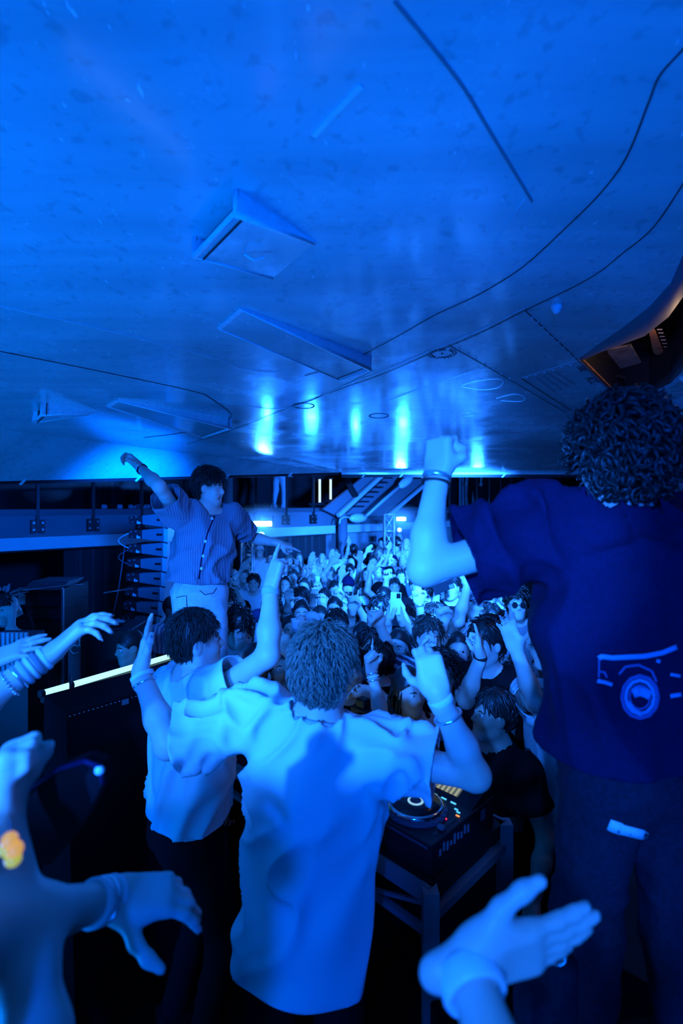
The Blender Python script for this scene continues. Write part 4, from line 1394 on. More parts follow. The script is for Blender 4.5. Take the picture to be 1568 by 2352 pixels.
def build_top(J, kind='tee', h=0.014, loose=0.022, sleeve=0.62, hem=0.06, folds=0.012, seed=0.0, female=False, neck_r=0.085, flare=0.0, fold_dir=None, fold_list=None, flat=1.34):
    s = J['s']; R, F, U = J['R'], J['F'], J['U']; A = (R, F, U)
    L = loose; w_ = 0.92 if female else 1.0
    hemp = J['pelvis'] - U * hem * s
    o = [ell(J['chest'], A, (0.160 * s * w_ + L, 0.112 * s + L, 0.19 * s + L * 0.5), 0.08),
         cone(J['chest'], hemp - U * 0.06, 0.150 * s * w_ + L, 0.158 * s + L + flare, 0.08, (F, flat))]
    if kind != 'tank':
        o += [cone(J['shL'] + R * 0.02 * s, J['shR'] - R * 0.02 * s, 0.058 * s + L * 0.55, 0.058 * s + L * 0.55, 0.06),
              cone(J['neck'] + U * 0.005 * s - F * 0.012, J['shR'] - R * 0.03 * s, 0.052 * s + L * 0.4, 0.048 * s + L * 0.4, 0.05),
              cone(J['neck'] + U * 0.005 * s - F * 0.012, J['shL'] + R * 0.03 * s, 0.052 * s + L * 0.4, 0.048 * s + L * 0.4, 0.05)]
        ends = []
        for k in 'RL':
            sh, el, wr = J['sh' + k], J['el' + k], J['wr' + k]
            o.append(ell(sh, A, (0.058 * s + L * .7,) * 3, 0.05))
            sv = sleeve if not isinstance(sleeve, dict) else sleeve[k]
            if sv <= 1.0:
                e = sh + (el - sh) * sv; d = nv(el - sh)
                o.append(cone(sh, e + d * 0.03, 0.056 * s + L * 0.75, 0.054 * s + L * 1.05, 0.05))
            else:
                e = el + (wr - el) * (sv - 1.0) * 0.97; d = nv(wr - el)
                o.append(cone(sh, el, 0.056 * s + L * 0.7, 0.046 * s + L * 0.6, 0.05))
                o.append(cone(el, e + d * 0.02, 0.046 * s + L * 0.6, 0.034 * s + L * 0.5, 0.04))
            ends.append((e, d))
    else:
        for sg in (-1, 1):
            o.append(cone(J['chest'] + U * 0.12 * s + R * sg * 0.07 * s, J['neck'] + R * sg * 0.085 * s + U * 0.005, 0.05 * s + L * 0.3, 0.040 * s + L * 0.2, 0.04))
        ends = []
    V, Fc = sdf_mesh(o, h, 1)
    if fold_list is None and folds:
        fold_list = [(folds, nv(-U + R * 0.25) if fold_dir is None else fold_dir, 3.0, 13.0, seed, None)]
    for fl in (fold_list or ()):
        V = fold_disp(V, Fc, *fl)
    if fold_list: V = relax(V, Fc, 0.3)
    for e, d in ends:
        V, Fc = clip_mesh(V, Fc, -d, -float(np.dot(d, e)), lambda q, e=e: np.linalg.norm(q - e, axis=1) < 0.23 * s)
    V, Fc = clip_mesh(V, Fc, U, float(np.dot(U, hemp)), lambda q: ((q - J['pelvis']) @ U < 0.14 * s) & (np.abs((q - J['pelvis']) @ R) < 0.30 * s))
    # neck opening, tilted forward
    nn = nv(-U + F * -0.30)
    nc = J['neck'] + U * (0.012 if kind != 'tank' else -0.03) * s
    V, Fc = clip_mesh(V, Fc, nn, float(np.dot(nn, nc)), lambda q: np.linalg.norm((q - J['neck']) - ((q - J['neck']) @ U)[:, None] * U, axis=1) < neck_r * s)
    V, Fc = biggest(V, Fc)
    V = smooth_border(V, Fc, 14)
    return V, Fc, hemp

def smooth_border(V, F, it=6):
    E = np.concatenate([np.sort(np.stack([F[:, i], F[:, (i + 1) % 4]], 1), 1) for i in range(4)], 0)
    u, c = np.unique(E, axis=0, return_counts=True)
    b = u[c == 1]
    if len(b) == 0: return V
    V = V.copy()
    for _ in range(it):
        acc = np.zeros_like(V); num = np.zeros(len(V))
        np.add.at(acc, b[:, 0], V[b[:, 1]]); np.add.at(num, b[:, 0], 1)
        np.add.at(acc, b[:, 1], V[b[:, 0]]); np.add.at(num, b[:, 1], 1)
        m = num > 0
        V[m] = V[m] * 0.5 + acc[m] / num[m][:, None] * 0.5
    return V

def build_trousers(J, h=0.022, loose=0.014, folds=0.006, seed=3.0, waist=0.09):
    s = J['s']; R, F, U = J['R'], J['F'], J['U']; A = (R, F, U); L = loose
    o = [ell(J['pelvis'], A, (0.160 * s + L, 0.115 * s + L, 0.15 * s), 0.06),
         ell(J['pelvis'] - F * 0.05 * s - U * 0.06 * s + R * 0.06 * s, A, (0.085 * s, 0.08 * s, 0.09 * s), 0.05),
         ell(J['pelvis'] - F * 0.05 * s - U * 0.06 * s - R * 0.06 * s, A, (0.085 * s, 0.08 * s, 0.09 * s), 0.05)]
    for k in 'RL':
        o += [cone(J['hip' + k], J['kn' + k], 0.090 * s + L * .5, 0.060 * s + L, 0.05),
              cone(J['kn' + k], J['an' + k], 0.060 * s + L, 0.046 * s + L, 0.04),
              ]
    V, Fc = sdf_mesh(o, h, 1)
    wp = J['pelvis'] + U * waist * s
    V, Fc = clip_mesh(V, Fc, -U, -float(np.dot(U, wp)), lambda q: (q - J['pelvis']) @ U > 0.0)
    V, Fc = biggest(V, Fc)
    if folds: V = fold_disp(V, Fc, folds, nv(R + U * 0.3), 3.0, 14.0, seed)
    return V, Fc

def shell(o, t=0.004):
    md = o.modifiers.new('thick', 'SOLIDIFY'); md.thickness = t; md.offset = -1
    return o

def ico(c, r, n=2):
    bm = bmesh.new(); bmesh.ops.create_icosphere(bm, subdivisions=n, radius=r)
    V = np.array([v.co[:] for v in bm.verts]) + c
    bm.verts.index_update()
    F = [tuple(v.index for v in f.verts) for f in bm.faces]; bm.free()
    return V, F

def face_bits(H, parent, iris=True, brow='hair_dark', closed=False, brows=True):
    at, s = H['at'], H['s']
    for k in (-1, 1):
        if not closed:
            V, F = ico(at(0.031 * k, 0.0745, 0.0135), 0.0125 * s, 1)
            e = mk('eye', V, F, 'eye_white', parent, True)
            V, F = ico(at(0.030 * k, 0.0842, 0.0135), 0.0044 * s, 1)
            mk('iris', V, F, 'eye_dark', e, True)
        if brows:
            m = MB(); m.tube([at(0.014 * k, 0.089, 0.030), at(0.030 * k, 0.088, 0.036), at(0.048 * k, 0.074, 0.030)], [0.0035 * s, 0.004 * s, 0.002 * s], 5)
            m.build('eyebrow', brow, parent, True)

def wrist_band(fr, J, side, k, r, wd, mm, parent, nm='wristband', beads=0):
    wr, el = J['wr' + side], J['el' + side]
    d = nv(el - wr); c = wr + d * k
    if beads:
        m = MB(); a = nv(np.cross(d, (0.2, 0.5, 0.9))); b = np.cross(d, a)
        for i in range(beads):
            t = 2 * PI * i / beads
            V, F = ico(c + (a * math.cos(t) + b * math.sin(t)) * r, wd * 0.5, 1); m.add(V, F)
        o = m.build(nm, mm, parent, True); tag(o, kind='stuff'); return o
    m = MB(); m.lathe(c - d * wd / 2, [(r, 0), (r + 0.003, wd * 0.15), (r + 0.003, wd * 0.85), (r, wd), (r - 0.004, wd), (r - 0.004, 0)], 20, d)
    return m.build(nm, mm, parent, True)

def hair_of(style, H, col, parent, rnd, hq=False, J=None):
    """hair child: shell plus locks joined in one mesh"""
    at, s = H['at'], H['s']; f, u, r = H['f'], H['u'], H['r']
    hm = 0.006 if hq else 0.010
    mbx = MB()
    def put(V, F): mbx.add(V, [tuple(q) for q in F])
    n = 2.4 if hq else 1.0
    if style == 'curly':
        V, F = hair_shell(H, 0.022, hmm=hm, lumps=0.006, lsc=34, off=-0.004); put(V, F)
        add_locks(mbx, H, int(190 * n), 0.075, 0.0062 if hq else 0.0075, 0.009, 0.024, rnd, (0, -0.1, -0.7), lift=1.0, turns=1.2, seg=9 if hq else 6, sides=5 if hq else 4)
    elif style == 'wavy':
        V, F = hair_shell(H, 0.018, hmm=hm, lumps=0.004, lsc=30, off=-0.006); put(V, F)
        add_locks(mbx, H, int(150 * n * (3 if hq else 1)), 0.075 if hq else 0.07, 0.0030 if hq else 0.008, 0.0035, 0.018, rnd, (0, -0.3, -0.9), lift=0.6, turns=0.8, seg=7 if hq else 5, off=-0.006, wild=0.30)
    elif style == 'fringe':
        V, F = hair_shell(H, 0.017, (0, -0.5, 0.86), 0.012, hm, 0.003, 30); put(V, F)
        add_locks(mbx, H, int(130 * n), 0.08, 0.0055 if hq else 0.008, 0.002, 0.017, rnd, (0, 0.5, -0.8), (0, -0.5, 0.86), 0.012, lift=0.4, turns=0.5, seg=6 if hq else 5)
    elif style == 'short':
        V, F = hair_shell(H, 0.011, hmm=hm, lumps=0.0025, lsc=45, off=-0.002); put(V, F)
        add_locks(mbx, H, int(120 * n * (4 if hq else 1)), 0.055, 0.0026 if hq else 0.007, 0.001, 0.011, rnd, (0, -0.2, -0.9), lift=0.2, turns=0.5, seg=5, off=0.0, wild=0.16)
    elif style in ('long', 'bun', 'pony'):
        ex = []
        if style == 'long':
            for k in (-1, 1):
                ex += [cone(at(0.070 * k, -0.025, 0.02), at(0.088 * k, -0.02, -0.17), 0.030 * s, 0.034 * s, 0.03, (r, 1.5)),
                       cone(at(0.088 * k, -0.02, -0.17), at(0.080 * k, 0.015, -0.30), 0.034 * s, 0.018 * s, 0.03, (r, 1.4))]
            ex += [cone(at(0, -0.075, 0.0), at(0, -0.085, -0.26), 0.075 * s, 0.060 * s, 0.04, (f, 1.9))]
        elif style == 'bun':
            ex += [ell(at(0, -0.105, 0.07), (r, f, u), (0.045 * s, 0.045 * s, 0.045 * s), 0.015)]
        else:
            ex += [cone(at(0, -0.10, 0.04), at(0, -0.13, -0.16), 0.035 * s, 0.018 * s, 0.02)]
        V, F = hair_shell(H, 0.014, (0, -0.64, 0.77), 0.010, hm, 0.003, 30, ex)
        V, F = biggest(V, F); put(V, F)
        if style == 'long':
            m2 = 60 if hq else 26
            for i in range(m2):
                k = rnd.choice([-1, 1]); a = rnd.uniform(0.055, 0.105) * k; b = rnd.uniform(-0.09, 0.03)
                p0 = at(a * 0.75, b * 0.8, 0.05); ph = rnd.uniform(0, 6)
                pts = [p0, at(a, b, -0.03), at(a * 1.05 + .004 * math.sin(ph), b, -0.12), at(a * 1.03 + .008 * math.sin(ph + 2), b + .01, -0.22), at(a * 0.98, b + .02, -0.30 - rnd.uniform(0, .06))]
                mbx.tube(pts, [x * s for x in (0.004, 0.007, 0.008, 0.007, 0.0015)], 4, caps=False)
        else:
            add_locks(mbx, H, int(70 * n), 0.09, 0.004, 0.001, 0.014, rnd, (0, -1, -0.2), lift=0.1, turns=0.3, seg=5)
    elif style == 'buzz':
        V, F = hair_shell(H, 0.005, hmm=hm, lumps=0.001, lsc=60, off=-0.006); put(V, F)
    elif style == 'cap':
        V, F = hair_shell(H, 0.016, (0, -0.30, 0.95), 0.018, hm); put(V, F)
        o = mk('cap_crown', *(lambda q: (q.v, q.f))(mbx), col, parent, True); shell(o)
        m = MB(); pts = []
        for k in range(9):
            t = -1 + k / 4
            a = at(0.075 * t, 0.088 * math.sqrt(max(1 - 0.55 * t * t, 0)) - 0.005, 0.052 - 0.012 * t * t); b = at(0.068 * t, 0.088 + 0.075 * math.sqrt(max(1 - t * t, 0.02)), 0.050 - 0.022 * t * t)
            pts += [a, b, b - u * 0.004, a - u * 0.004]
        for k in range(8):
            q = 4 * k
            for e in range(4):
                m.f.append((q + e, q + (e + 1) % 4, q + 4 + (e + 1) % 4, q + 4 + e))
        m.v = [tuple(p) for p in pts]
        m.build('cap_brim', col, parent, True)
        V, F = hair_shell(H, 0.009, (0, -0.66, 0.75), -0.010, hm)
        V, F = clip_mesh(V, F, -u, -float(np.dot(u, at(0, 0, 0.055))))
        return mk('hair', V, F, 'hair_dark', parent, True)
    elif style == 'bald':
        return None
    return mk('hair', mbx.v, mbx.f, col, parent, True)

def glasses(H, parent, mm='phone_black', lens=True, world=True):
    at, s = H['at'], H['s']
    for k in (-1, 1):
        c = at(.033 * k, .100, .012)
        m = MB()
        pts = [c + (H['r'] * math.cos(a) * .025 + H['u'] * math.sin(a) * .019) * s for a in np.linspace(0, 2 * PI, 13)]
        if lens:
            m.lathe(c, [(.024 * s, 0), (.022 * s, .003)], 12, H['f'])
        else:
            m.tube(pts, .0028 * s, 5, False)
        m.build('glasses_lens' if lens else 'glasses_rim', mm, parent, world=world)
        m = MB(); m.tube([at(.055 * k, .098, .016), at(.080 * k, .03, .014), at(.082 * k, -.01, .010)], .0022 * s, 5); m.build('glasses_arm', mm, parent, world=world)
    m = MB(); m.tube([at(-.010, .104, .016), at(.010, .104, .016)], .0025 * s, 5); m.build('glasses_bridge', mm, parent, world=world)

def beard(H, parent, mm='hair_dark'):
    at, s = H['at'], H['s']; A = (H['r'], H['f'], H['u'])
    V, F = sdf_mesh([ell(at(0, 0.034, -0.060), A, (0.060 * s, 0.064 * s, 0.062 * s), 0.02), ell(at(0, .06, -.098), A, (.032 * s, .030 * s, .028 * s), .03)], 0.009, 1)
    V, F = clip_mesh(V, F, -H['u'], -float(np.dot(H['u'], at(0, 0, -0.046))))
    mk('beard', V, F, mm, parent, True)

# ================================================================== THE FOUR MEN ON STAGE
def V3(*a): return np.array(a, float)
rndh = np.random.RandomState(11)

def cloth(name, VF, m, parent, th=0.004):
    o = mk(name, VF[0], VF[1], m, parent, True)
    return shell(o, th)

def cast(bvh, px, py, lift=0.003):
    o = Vector((0, 0, CAM_H)); d = Vector(P(px, py, 1.0)) - o; d.normalize()
    hit = bvh.ray_cast(o, d)
    if hit[0] is None: return None
    n = hit[1]
    if n.dot(d) > 0: n = -n
    return np.array(hit[0] + n * lift)

def print_strip(bvh, pts, wd, m, parent, nm='print_mark', closed=False, n=5):
    """flat print following a cloth surface; pts and width in picture units of the garment's back"""
    q = [V3(*p) for p in pts]
    if closed: q.append(q[0])
    out = []
    for i in range(len(q) - 1):
        for k in range(n): out.append(q[i] + (q[i + 1] - q[i]) * k / n)
    out.append(q[-1])
    V = []; F = []
    for i, p in enumerate(out):
        t = out[min(i + 1, len(out) - 1)] - out[max(i - 1, 0)]
        s_ = V3(-t[1], t[0]); s_ = s_ / (np.linalg.norm(s_) + 1e-9) * (wd[min(int(i / n), len(wd) - 1)] if isinstance(wd, (list, tuple)) else wd) / 2
        a = cast(bvh, *(p - s_)); b = cast(bvh, *(p + s_))
        if a is None or b is None: return None
        V += [a, b]
    for i in range(len(out) - 1):
        F.append((2 * i, 2 * i + 1, 2 * i + 3, 2 * i + 2))
    o = mk(nm, V, F, m, parent, True)
    md = o.modifiers.new('thick', 'SOLIDIFY'); md.thickness = 0.0015
    return o

# ------------------------------------------------------------------ 1. the DJ in the white T-shirt, seen from behind
J = skeleton(P(746, 1550, 1.60), (0.22, 1.0), 1.02, nv((0.085, -0.03, 1)), 0.0)
J['shL'] += V3(-0.02, 0.02, 0.03)
set_arm(J, 'L', P(322, 1540, 1.72), P(372, 1740, 1.62))
set_arm(J, 'R', P(1003, 1590, 1.46), P(1120, 1800, 1.45))
dj = empty('person', (*J['pelvis'][:2], 0), 'man in an oversized white T-shirt behind the decks, seen from the back, both hands up', 'person')
V, F, fr, H = build_body(J, (0.42, 1.0, -0.05), {'L': ('flat', (0.05, 0.35, 1.0), (0.9, 0.3, -0.1)), 'R': ('bent', (-0.22, 0.35, 1.0), (0.1, 1.0, -0.2))}, 0.0065)
mk('body', V, F, 'skin_light', dj, True)
zc = J['chest'][2]; xc = J['chest'][0]
T = build_top(J, 'tee', 0.009, 0.040, {'L': 0.86, 'R': 0.60}, 0.175, flare=0.012, neck_r=0.088, flat=1.22, fold_list=[
    (0.034, nv((0.60, 0, 1.0)), 1.5, 9.5, 2.0, lambda q: np.clip((zc + 0.06 - q[:, 2]) * 5, 0.10, 1)),
    (0.034, nv((0.30, 0.1, 1.0)), 1.6, 15.0, 7.0, lambda q: np.clip((q[:, 2] - zc + 0.10) * 6, 0, 1)),
    (0.030, nv((1.0, 0, -0.35)), 1.6, 11.0, 17.0, lambda q: np.clip((np.abs(q[:, 0] - xc) - 0.12) * 8, 0, 1) * np.clip((q[:, 2] - zc + 0.2) * 6, 0, 1))])
Vt, Ft = T[0], T[1]
tee = cloth('t_shirt', (Vt, Ft), 'cloth_white', dj)
# collar
m = MB(); pts = []
for k in range(25):
    a = 2 * PI * k / 24
    pts.append(J['neck'] + J['R'] * 0.079 * math.cos(a) + J['F'] * 0.072 * math.sin(a) + J['U'] * (0.022 - 0.026 * math.sin(a)) - J['F'] * .012)
m.tube(pts, 0.010, 8, False); m.build('collar', 'cloth_pale', dj, True)
cloth('trousers', build_trousers(J, 0.016), 'cloth_black', dj)
hair_of('wavy', H, 'hair_fair', dj, rndh, True)
wrist_band(fr, J, 'R', 0.025, 0.034, 0.020, 'cloth_white', dj)
wrist_band(fr, J, 'R', 0.075, 0.040, 0.008, 'silver', dj, 'bracelet')
wrist_band(fr, J, 'L', 0.020, 0.036, 0.016, 'cloth_white', dj)
wrist_band(fr, J, 'L', 0.045, 0.037, 0.008, 'silver', dj, 'bracelet')
for k in 'RL':
    o = MB(); a = J['an' + k]; o.box(a + J['F'] * .06 - Zv * .03, 0.1, 0.27, 0.08, J['R'], J['F']); o.build('shoe', 'cloth_black', dj, True, bevel=0.02)
DJJ = J

# ------------------------------------------------------------------ 2. his companion in profile, arm thrown up
J = skeleton(P(452, 1480, 2.10), (0.80, 0.60), 1.02, nv((0.03, 0.0, 1)), 0.0)
J['shR'] += V3(0.02, 0.0, 0.055)
set_arm(J, 'R', P(622, 1348, 1.98), P(600, 1480, 1.9))
set_arm(J, 'L', P(692, 1640, 2.22), P(560, 1690, 2.2))
mate = empty('person', (*J['pelvis'][:2], 0), 'man in a short white T-shirt in profile, one arm thrown up, beside the DJ', 'person')
V, F, fr, H = build_body(J, (0.90, 0.42, 0.10), {'R': ('point', (0.25, 0.2, 1.0), (0.75, 0.6, -0.2)), 'L': ('relaxed', None, (0, 0, -1))}, 0.0065)
mk('body', V, F, 'skin_light', mate, True)
T = build_top(J, 'tee', 0.010, 0.036, 0.50, -0.045, flare=0.02, fold_list=[(0.036, nv((0.4, 0.1, 1.0)), 1.8, 8, 5.0), (0.016, nv((0.1, 0.1, 1.0)), 2.2, 14, 9.0)])
Vt, Ft = T[0], T[1]
cloth('t_shirt', (Vt, Ft), 'cloth_white', mate)
cloth('trousers', build_trousers(J, 0.016), 'cloth_black', mate)
hair_of('short', H, 'hair_dark', mate, rndh, True)
face_bits(H, mate, brow='hair_dark')
wrist_band(fr, J, 'R', 0.020, 0.033, 0.030, 'cloth_pale', mate)
m = MB(); m.box(J['pelvis'] + J['U'] * .05 - J['F'] * .02 + J['R'] * .165, 0.03, 0.05, 0.03, J['F'], J['R']); m.build('belt_loop', 'silver', mate)
for k in 'RL':
    o = MB(); a = J['an' + k]; o.box(a + J['F'] * .06 - Zv * .03, 0.1, 0.27, 0.08, J['R'], J['F']); o.build('shoe', 'cloth_black', mate, True, bevel=0.02)

# ------------------------------------------------------------------ 3. the man in the open ribbed shirt, standing high on the left
J = skeleton(P(482, 1124, 3.50), (0.62, -0.78), 1.0, nv((0.10, 0.0, 1)), 0.66, neck_f=-0.005)
J['shR'] += V3(-0.03, 0, 0.02)
set_arm(J, 'R', P(322, 1074, 3.30), P(380, 1130, 3.1))
set_arm(J, 'L', P(640, 1248, 3.75), P(560, 1235, 3.9))
sh_man = empty('person', (*J['pelvis'][:2], 0.66), 'man in an open ribbed shirt and pale jeans standing high, pointing over the crowd', 'person')
V, F, fr, H = build_body(J, (0.95, -0.26, -0.06), {'R': ('bent', (-0.6, -0.25, 0.62), (-0.2, -0.6, -0.75)), 'L': ('point', (0.9, 0.2, -0.25), (0.2, 0.3, -1))}, 0.008, mouth=0.5)
mk('body', V, F, 'skin_light', sh_man, True)
T = build_top(J, 'tee', 0.011, 0.032, 0.66, -0.075, flare=0.035, neck_r=0.10, fold_list=[(0.040, nv((0.3, 0.1, 1.0)), 1.7, 7.5, 15.0), (0.02, nv((-0.5, 0.1, 1.0)), 2, 10, 25.0)])
Vt, Ft = T[0], T[1]
shirt = cloth('shirt', (Vt, Ft), 'cloth_rib', sh_man)
bv = BVHTree.FromPolygons([Vector(p) for p in Vt], [list(map(int, f)) for f in Ft])
# front placket, buttons and collar
c0 = (490, 1205); c1 = (462, 1338)
print_strip(bv, [(492, 1185), (476, 1225), (464, 1275), (456, 1330)], 3.0, 'cloth_navy', sh_man, 'placket_edge')
for (x, y) in ((486, 1192), (472, 1243), (467, 1277), (462, 1305)):
    q = cast(bv, x, y, 0.004)
    if q is not None:
        mm = MB(); mm.lathe(q, [(0.010, 0), (0.010, -0.004), (0.006, -0.006)], 10, (0, 1, 0)); mm.build('button', 'plastic_white', sh_man)
nk = J['neck']
for sg in (-1, 1):
    m = MB()
    a = nk + J['R'] * sg * 0.085 + J['U'] * 0.035 - J['F'] * 0.02; b = nk + J['R'] * sg * 0.055 + J['F'] * 0.085 - J['U'] * 0.035
    c = nk + J['R'] * sg * 0.115 + J['F'] * 0.085 - J['U'] * 0.065; d = nk + J['R'] * sg * 0.125 - J['F'] * 0.02 + J['U'] * 0.005
    n_ = nv(np.cross(b - a, d - a)) * 0.004
    m.hexa([a, b, c, d, a + n_, b + n_, c + n_, d + n_]); m.build('collar', 'cloth_rib', sh_man)
m = MB(); vpt = [nk + J['F'] * .098 + J['R'] * .045 - J['U'] * .03, nk + J['F'] * .098 - J['R'] * .045 - J['U'] * .03, nk + J['F'] * .150 - J['U'] * .16]
TR = build_trousers(J, 0.011, 0.026, 0.008, 3.0, 0.115)
cloth('jeans', TR, 'denim_pale', sh_man)
bj = BVHTree.FromPolygons([Vector(p) for p in TR[0]], [list(map(int, f)) for f in TR[1]])
wb = J['pelvis'] + J['U'] * 0.105
m = MB(); m.v = []; pts = []
for k in range(25):
    a = 2 * PI * k / 24
    pts.append(wb + J['R'] * 0.172 * math.cos(a) + J['F'] * 0.128 * math.sin(a))
V_ = []; F_ = []
for k in range(25):
    V_ += [pts[k] - J['U'] * .016, pts[k] + J['U'] * .016]
for k in range(24): F_.append((2 * k, 2 * k + 2, 2 * k + 3, 2 * k + 1))
shell(mk('belt', V_, F_, 'denim_dark', sh_man, True), 0.006)
print_strip(bj, [(458, 1356), (470, 1366), (490, 1362), (497, 1350)], 1.5, 'denim', sh_man, 'pocket_seam')
print_strip(bj, [(405, 1372), (428, 1368), (430, 1410)], 1.5, 'denim', sh_man, 'pocket_seam')
hair_of('wavy', H, 'hair_dark', sh_man, rndh, True)
face_bits(H, sh_man, closed=True)
m = MB(); m.box(H['at'](0, 0.078, -0.049), 0.032, 0.012, 0.008, H['r'], H['f'], H['u']); m.build('teeth', 'teeth', sh_man, bevel=0.002)
wrist_band(fr, J, 'R', 0.012, 0.033, 0.012, 'plastic_white', sh_man)
wrist_band(fr, J, 'R', 0.028, 0.034, 0.010, 'cloth_navy', sh_man)
for k in 'RL':
    o = MB(); a = J['an' + k]; o.box(a + J['F'] * .06 - Zv * .03, 0.1, 0.27, 0.08, J['R'], J['F']); o.build('shoe', 'cloth_white', sh_man, True, bevel=0.02)
SHJ = J

# ------------------------------------------------------------------ 4. the man in the navy car print T-shirt, near right
J = skeleton(P(1420, 1072, 1.28), (-0.06, 1.0), 1.0, nv((-0.06, -0.02, 1)), 0.66)
J['shL'] += V3(-0.045, 0.03, 0.035); J['shR'] += V3(0.03, 0, 0.02)
set_arm(J, 'L', P(1003, 1092, 1.36), P(880, 1230, 1.33))
set_arm(J, 'R', P(1700, 950, 1.35), P(1800, 1230, 1.25))
big = empty('person', (*J['pelvis'][:2], 0.66), 'curly haired man in a navy T-shirt with a car print on its back, near right', 'person')
V, F, fr, H = build_body(J, (-0.12, 1.0, 0.02), {'L': ('fist', (0.08, 0.1, 1.0), (0.7, 0.7, 0.0)), 'R': ('open', None, (0, 1, 0))}, 0.006)
mk('body', V, F, 'skin_light', big, True)
zc = J['chest'][2]
T = build_top(J, 'tee', 0.009, 0.046, 0.62, -0.01, flare=0.012, neck_r=0.088, fold_list=[
    (0.055, nv((0.80, 0.0, -0.75)), 1.3, 5.5, 31.0), (0.022, nv((0.35, 0.0, -1)), 2.0, 10, 3.0), (0.025, nv((1, 0, 0.2)), 1.6, 9, 13.0, lambda q: np.clip((q[:, 2] - zc) * 6, 0, 1))])
Vt, Ft = T[0], T[1]
cloth('t_shirt', (Vt, Ft), 'cloth_navy', big)
bv = BVHTree.FromPolygons([Vector(p) for p in Vt], [list(map(int, f)) for f in Ft])
mat('print_light', (0.30, 0.45, 0.75), 0.8)
mat('print_mid', (0.10, 0.17, 0.42), 0.85)
cp = empty('car_print', (0, 0, 0)); cp.parent = big; tag(cp, 'pale blue print of an off road car')
cp.location = (0, 0, 0)
def mark(pts, wd, mm='print_light', closed=False): print_strip(bv, pts, wd, mm, cp, closed=closed)
mark([(1374, 1512), (1380, 1507), (1405, 1510), (1440, 1508), (1480, 1506), (1520, 1498), (1552, 1485)], 11)
mark([(1374, 1512), (1373, 1555)], 3, 'print_mid')
mark([(1373, 1542), (1386, 1543), (1392, 1556)], 4, 'print_mid')
mark([(1370, 1563), (1388, 1567), (1404, 1572)], 9)
for (rx, ry, wd, mm) in ((42, 49, 8, 'print_mid'), (33, 39, 8, 'print_light'), (24, 28, 4, 'print_mid')):
    mark([(1468 + rx * math.cos(a), 1600 + ry * math.sin(a)) for a in np.linspace(0, 2 * PI, 13)[:-1]], wd, mm, True)
mark([(1452, 1592), (1466, 1586), (1480, 1590), (1492, 1596)], 22)
mark([(1440, 1612), (1455, 1632), (1472, 1640)], 12)
mark([(1420, 1548), (1435, 1530), (1465, 1526), (1495, 1540), (1506, 1565)], 5, 'print_mid')
mark([(1506, 1516), (1514, 1519)], 8)
mark([(1538, 1548), (1560, 1552)], 7); mark([(1538, 1598), (1562, 1594)], 9)
TR = build_trousers(J, 0.012, 0.020, 0.010, 8.0, 0.11)
cloth('jeans', TR, 'denim', big)
bj = BVHTree.FromPolygons([Vector(p) for p in TR[0]], [list(map(int, f)) for f in TR[1]])
print_strip(bj, [(1398, 1892), (1430, 1904), (1486, 1918)], [26, 22, 12], 'plastic_white', big, 'pocket_label')
m = MB()
# thick curls
hair_m = MB()
Vh, Fh = hair_shell(H, 0.030, (0, -0.62, 0.78), -0.024, 0.007, 0.008, 30)
hair_m.add(Vh, [tuple(q) for q in Fh])
add_locks(hair_m, H, 620, 0.075, 0.0072, 0.010, 0.030, rndh, (0, -0.1, -0.6), (0, -0.62, 0.78), -0.026, 1.2, 1.3, 10, 5)
mk('hair', hair_m.v, hair_m.f, 'hair_dark', big, True)
wrist_band(fr, J, 'L', 0.005, 0.036, 0.014, 'silver', big, 'bracelet')
wrist_band(fr, J, 'L', 0.022, 0.037, 0.006, 'leather', big, 'cord_bracelet')
for k in 'RL':
    o = MB(); a = J['an' + k]; o.box(a + J['F'] * .06 - Zv * .03, 0.1, 0.27, 0.08, J['R'], J['F']); o.build('shoe', 'cloth_black', big, True, bevel=0.02)
BIGJ = J

# ================================================================== STAGE EQUIPMENT
E1 = np.array([-1, 1, 0]) / R2       # along the decks, away to the left
E2 = np.array([1, 1, 0]) / R2        # from the DJ towards the crowd
C0 = np.array([0.295, 1.68, 0.0])
def K(a, b, z): return C0 + E1 * a + E2 * b + np.array([0, 0, z])
mat('deck_black', (0.012, 0.012, 0.014), 0.42, spec=0.25, bump=(300, 0.05))
mat('deck_blue', (0.06, 0.07, 0.10), 0.45)
mat('jog_black', (0.008, 0.008, 0.010), 0.25, spec=0.5)
mat('chrome', (0.8, 0.82, 0.82), 0.15, 1.0)
mat('jog_display', (0.5, 0.7, 0.7), 0.4, emis=(0.36, 0.72, 0.66), estr=0.75)
mat('led_cyan', (0.2, 0.6, 0.6), 0.4, emis=(0.08, 0.50, 0.62), estr=1.2)
mat('led_green', (0.1, 0.6, 0.4), 0.4, emis=(0.02, 0.65, 0.38), estr=1.2)
mat('led_orange', (0.7, 0.3, 0.05), 0.4, emis=(1.0, 0.34, 0.05), estr=1.0)
mat('led_red', (0.7, 0.05, 0.05), 0.4, emis=(1.0, 0.03, 0.08), estr=1.5)
mat('led_tube', (0.8, 0.9, 0.85), 0.4, emis=(0.50, 1.0, 0.84), estr=1.15)
mat('cab_blue', (0.20, 0.21, 0.24), 0.55, noise=(40, 0.85))
mat('knob', (0.10, 0.11, 0.13), 0.4)
mat('knob_cap', (0.75, 0.78, 0.82), 0.35)
mat('frame_blue', (0.30, 0.31, 0.33), 0.4, 0.5)

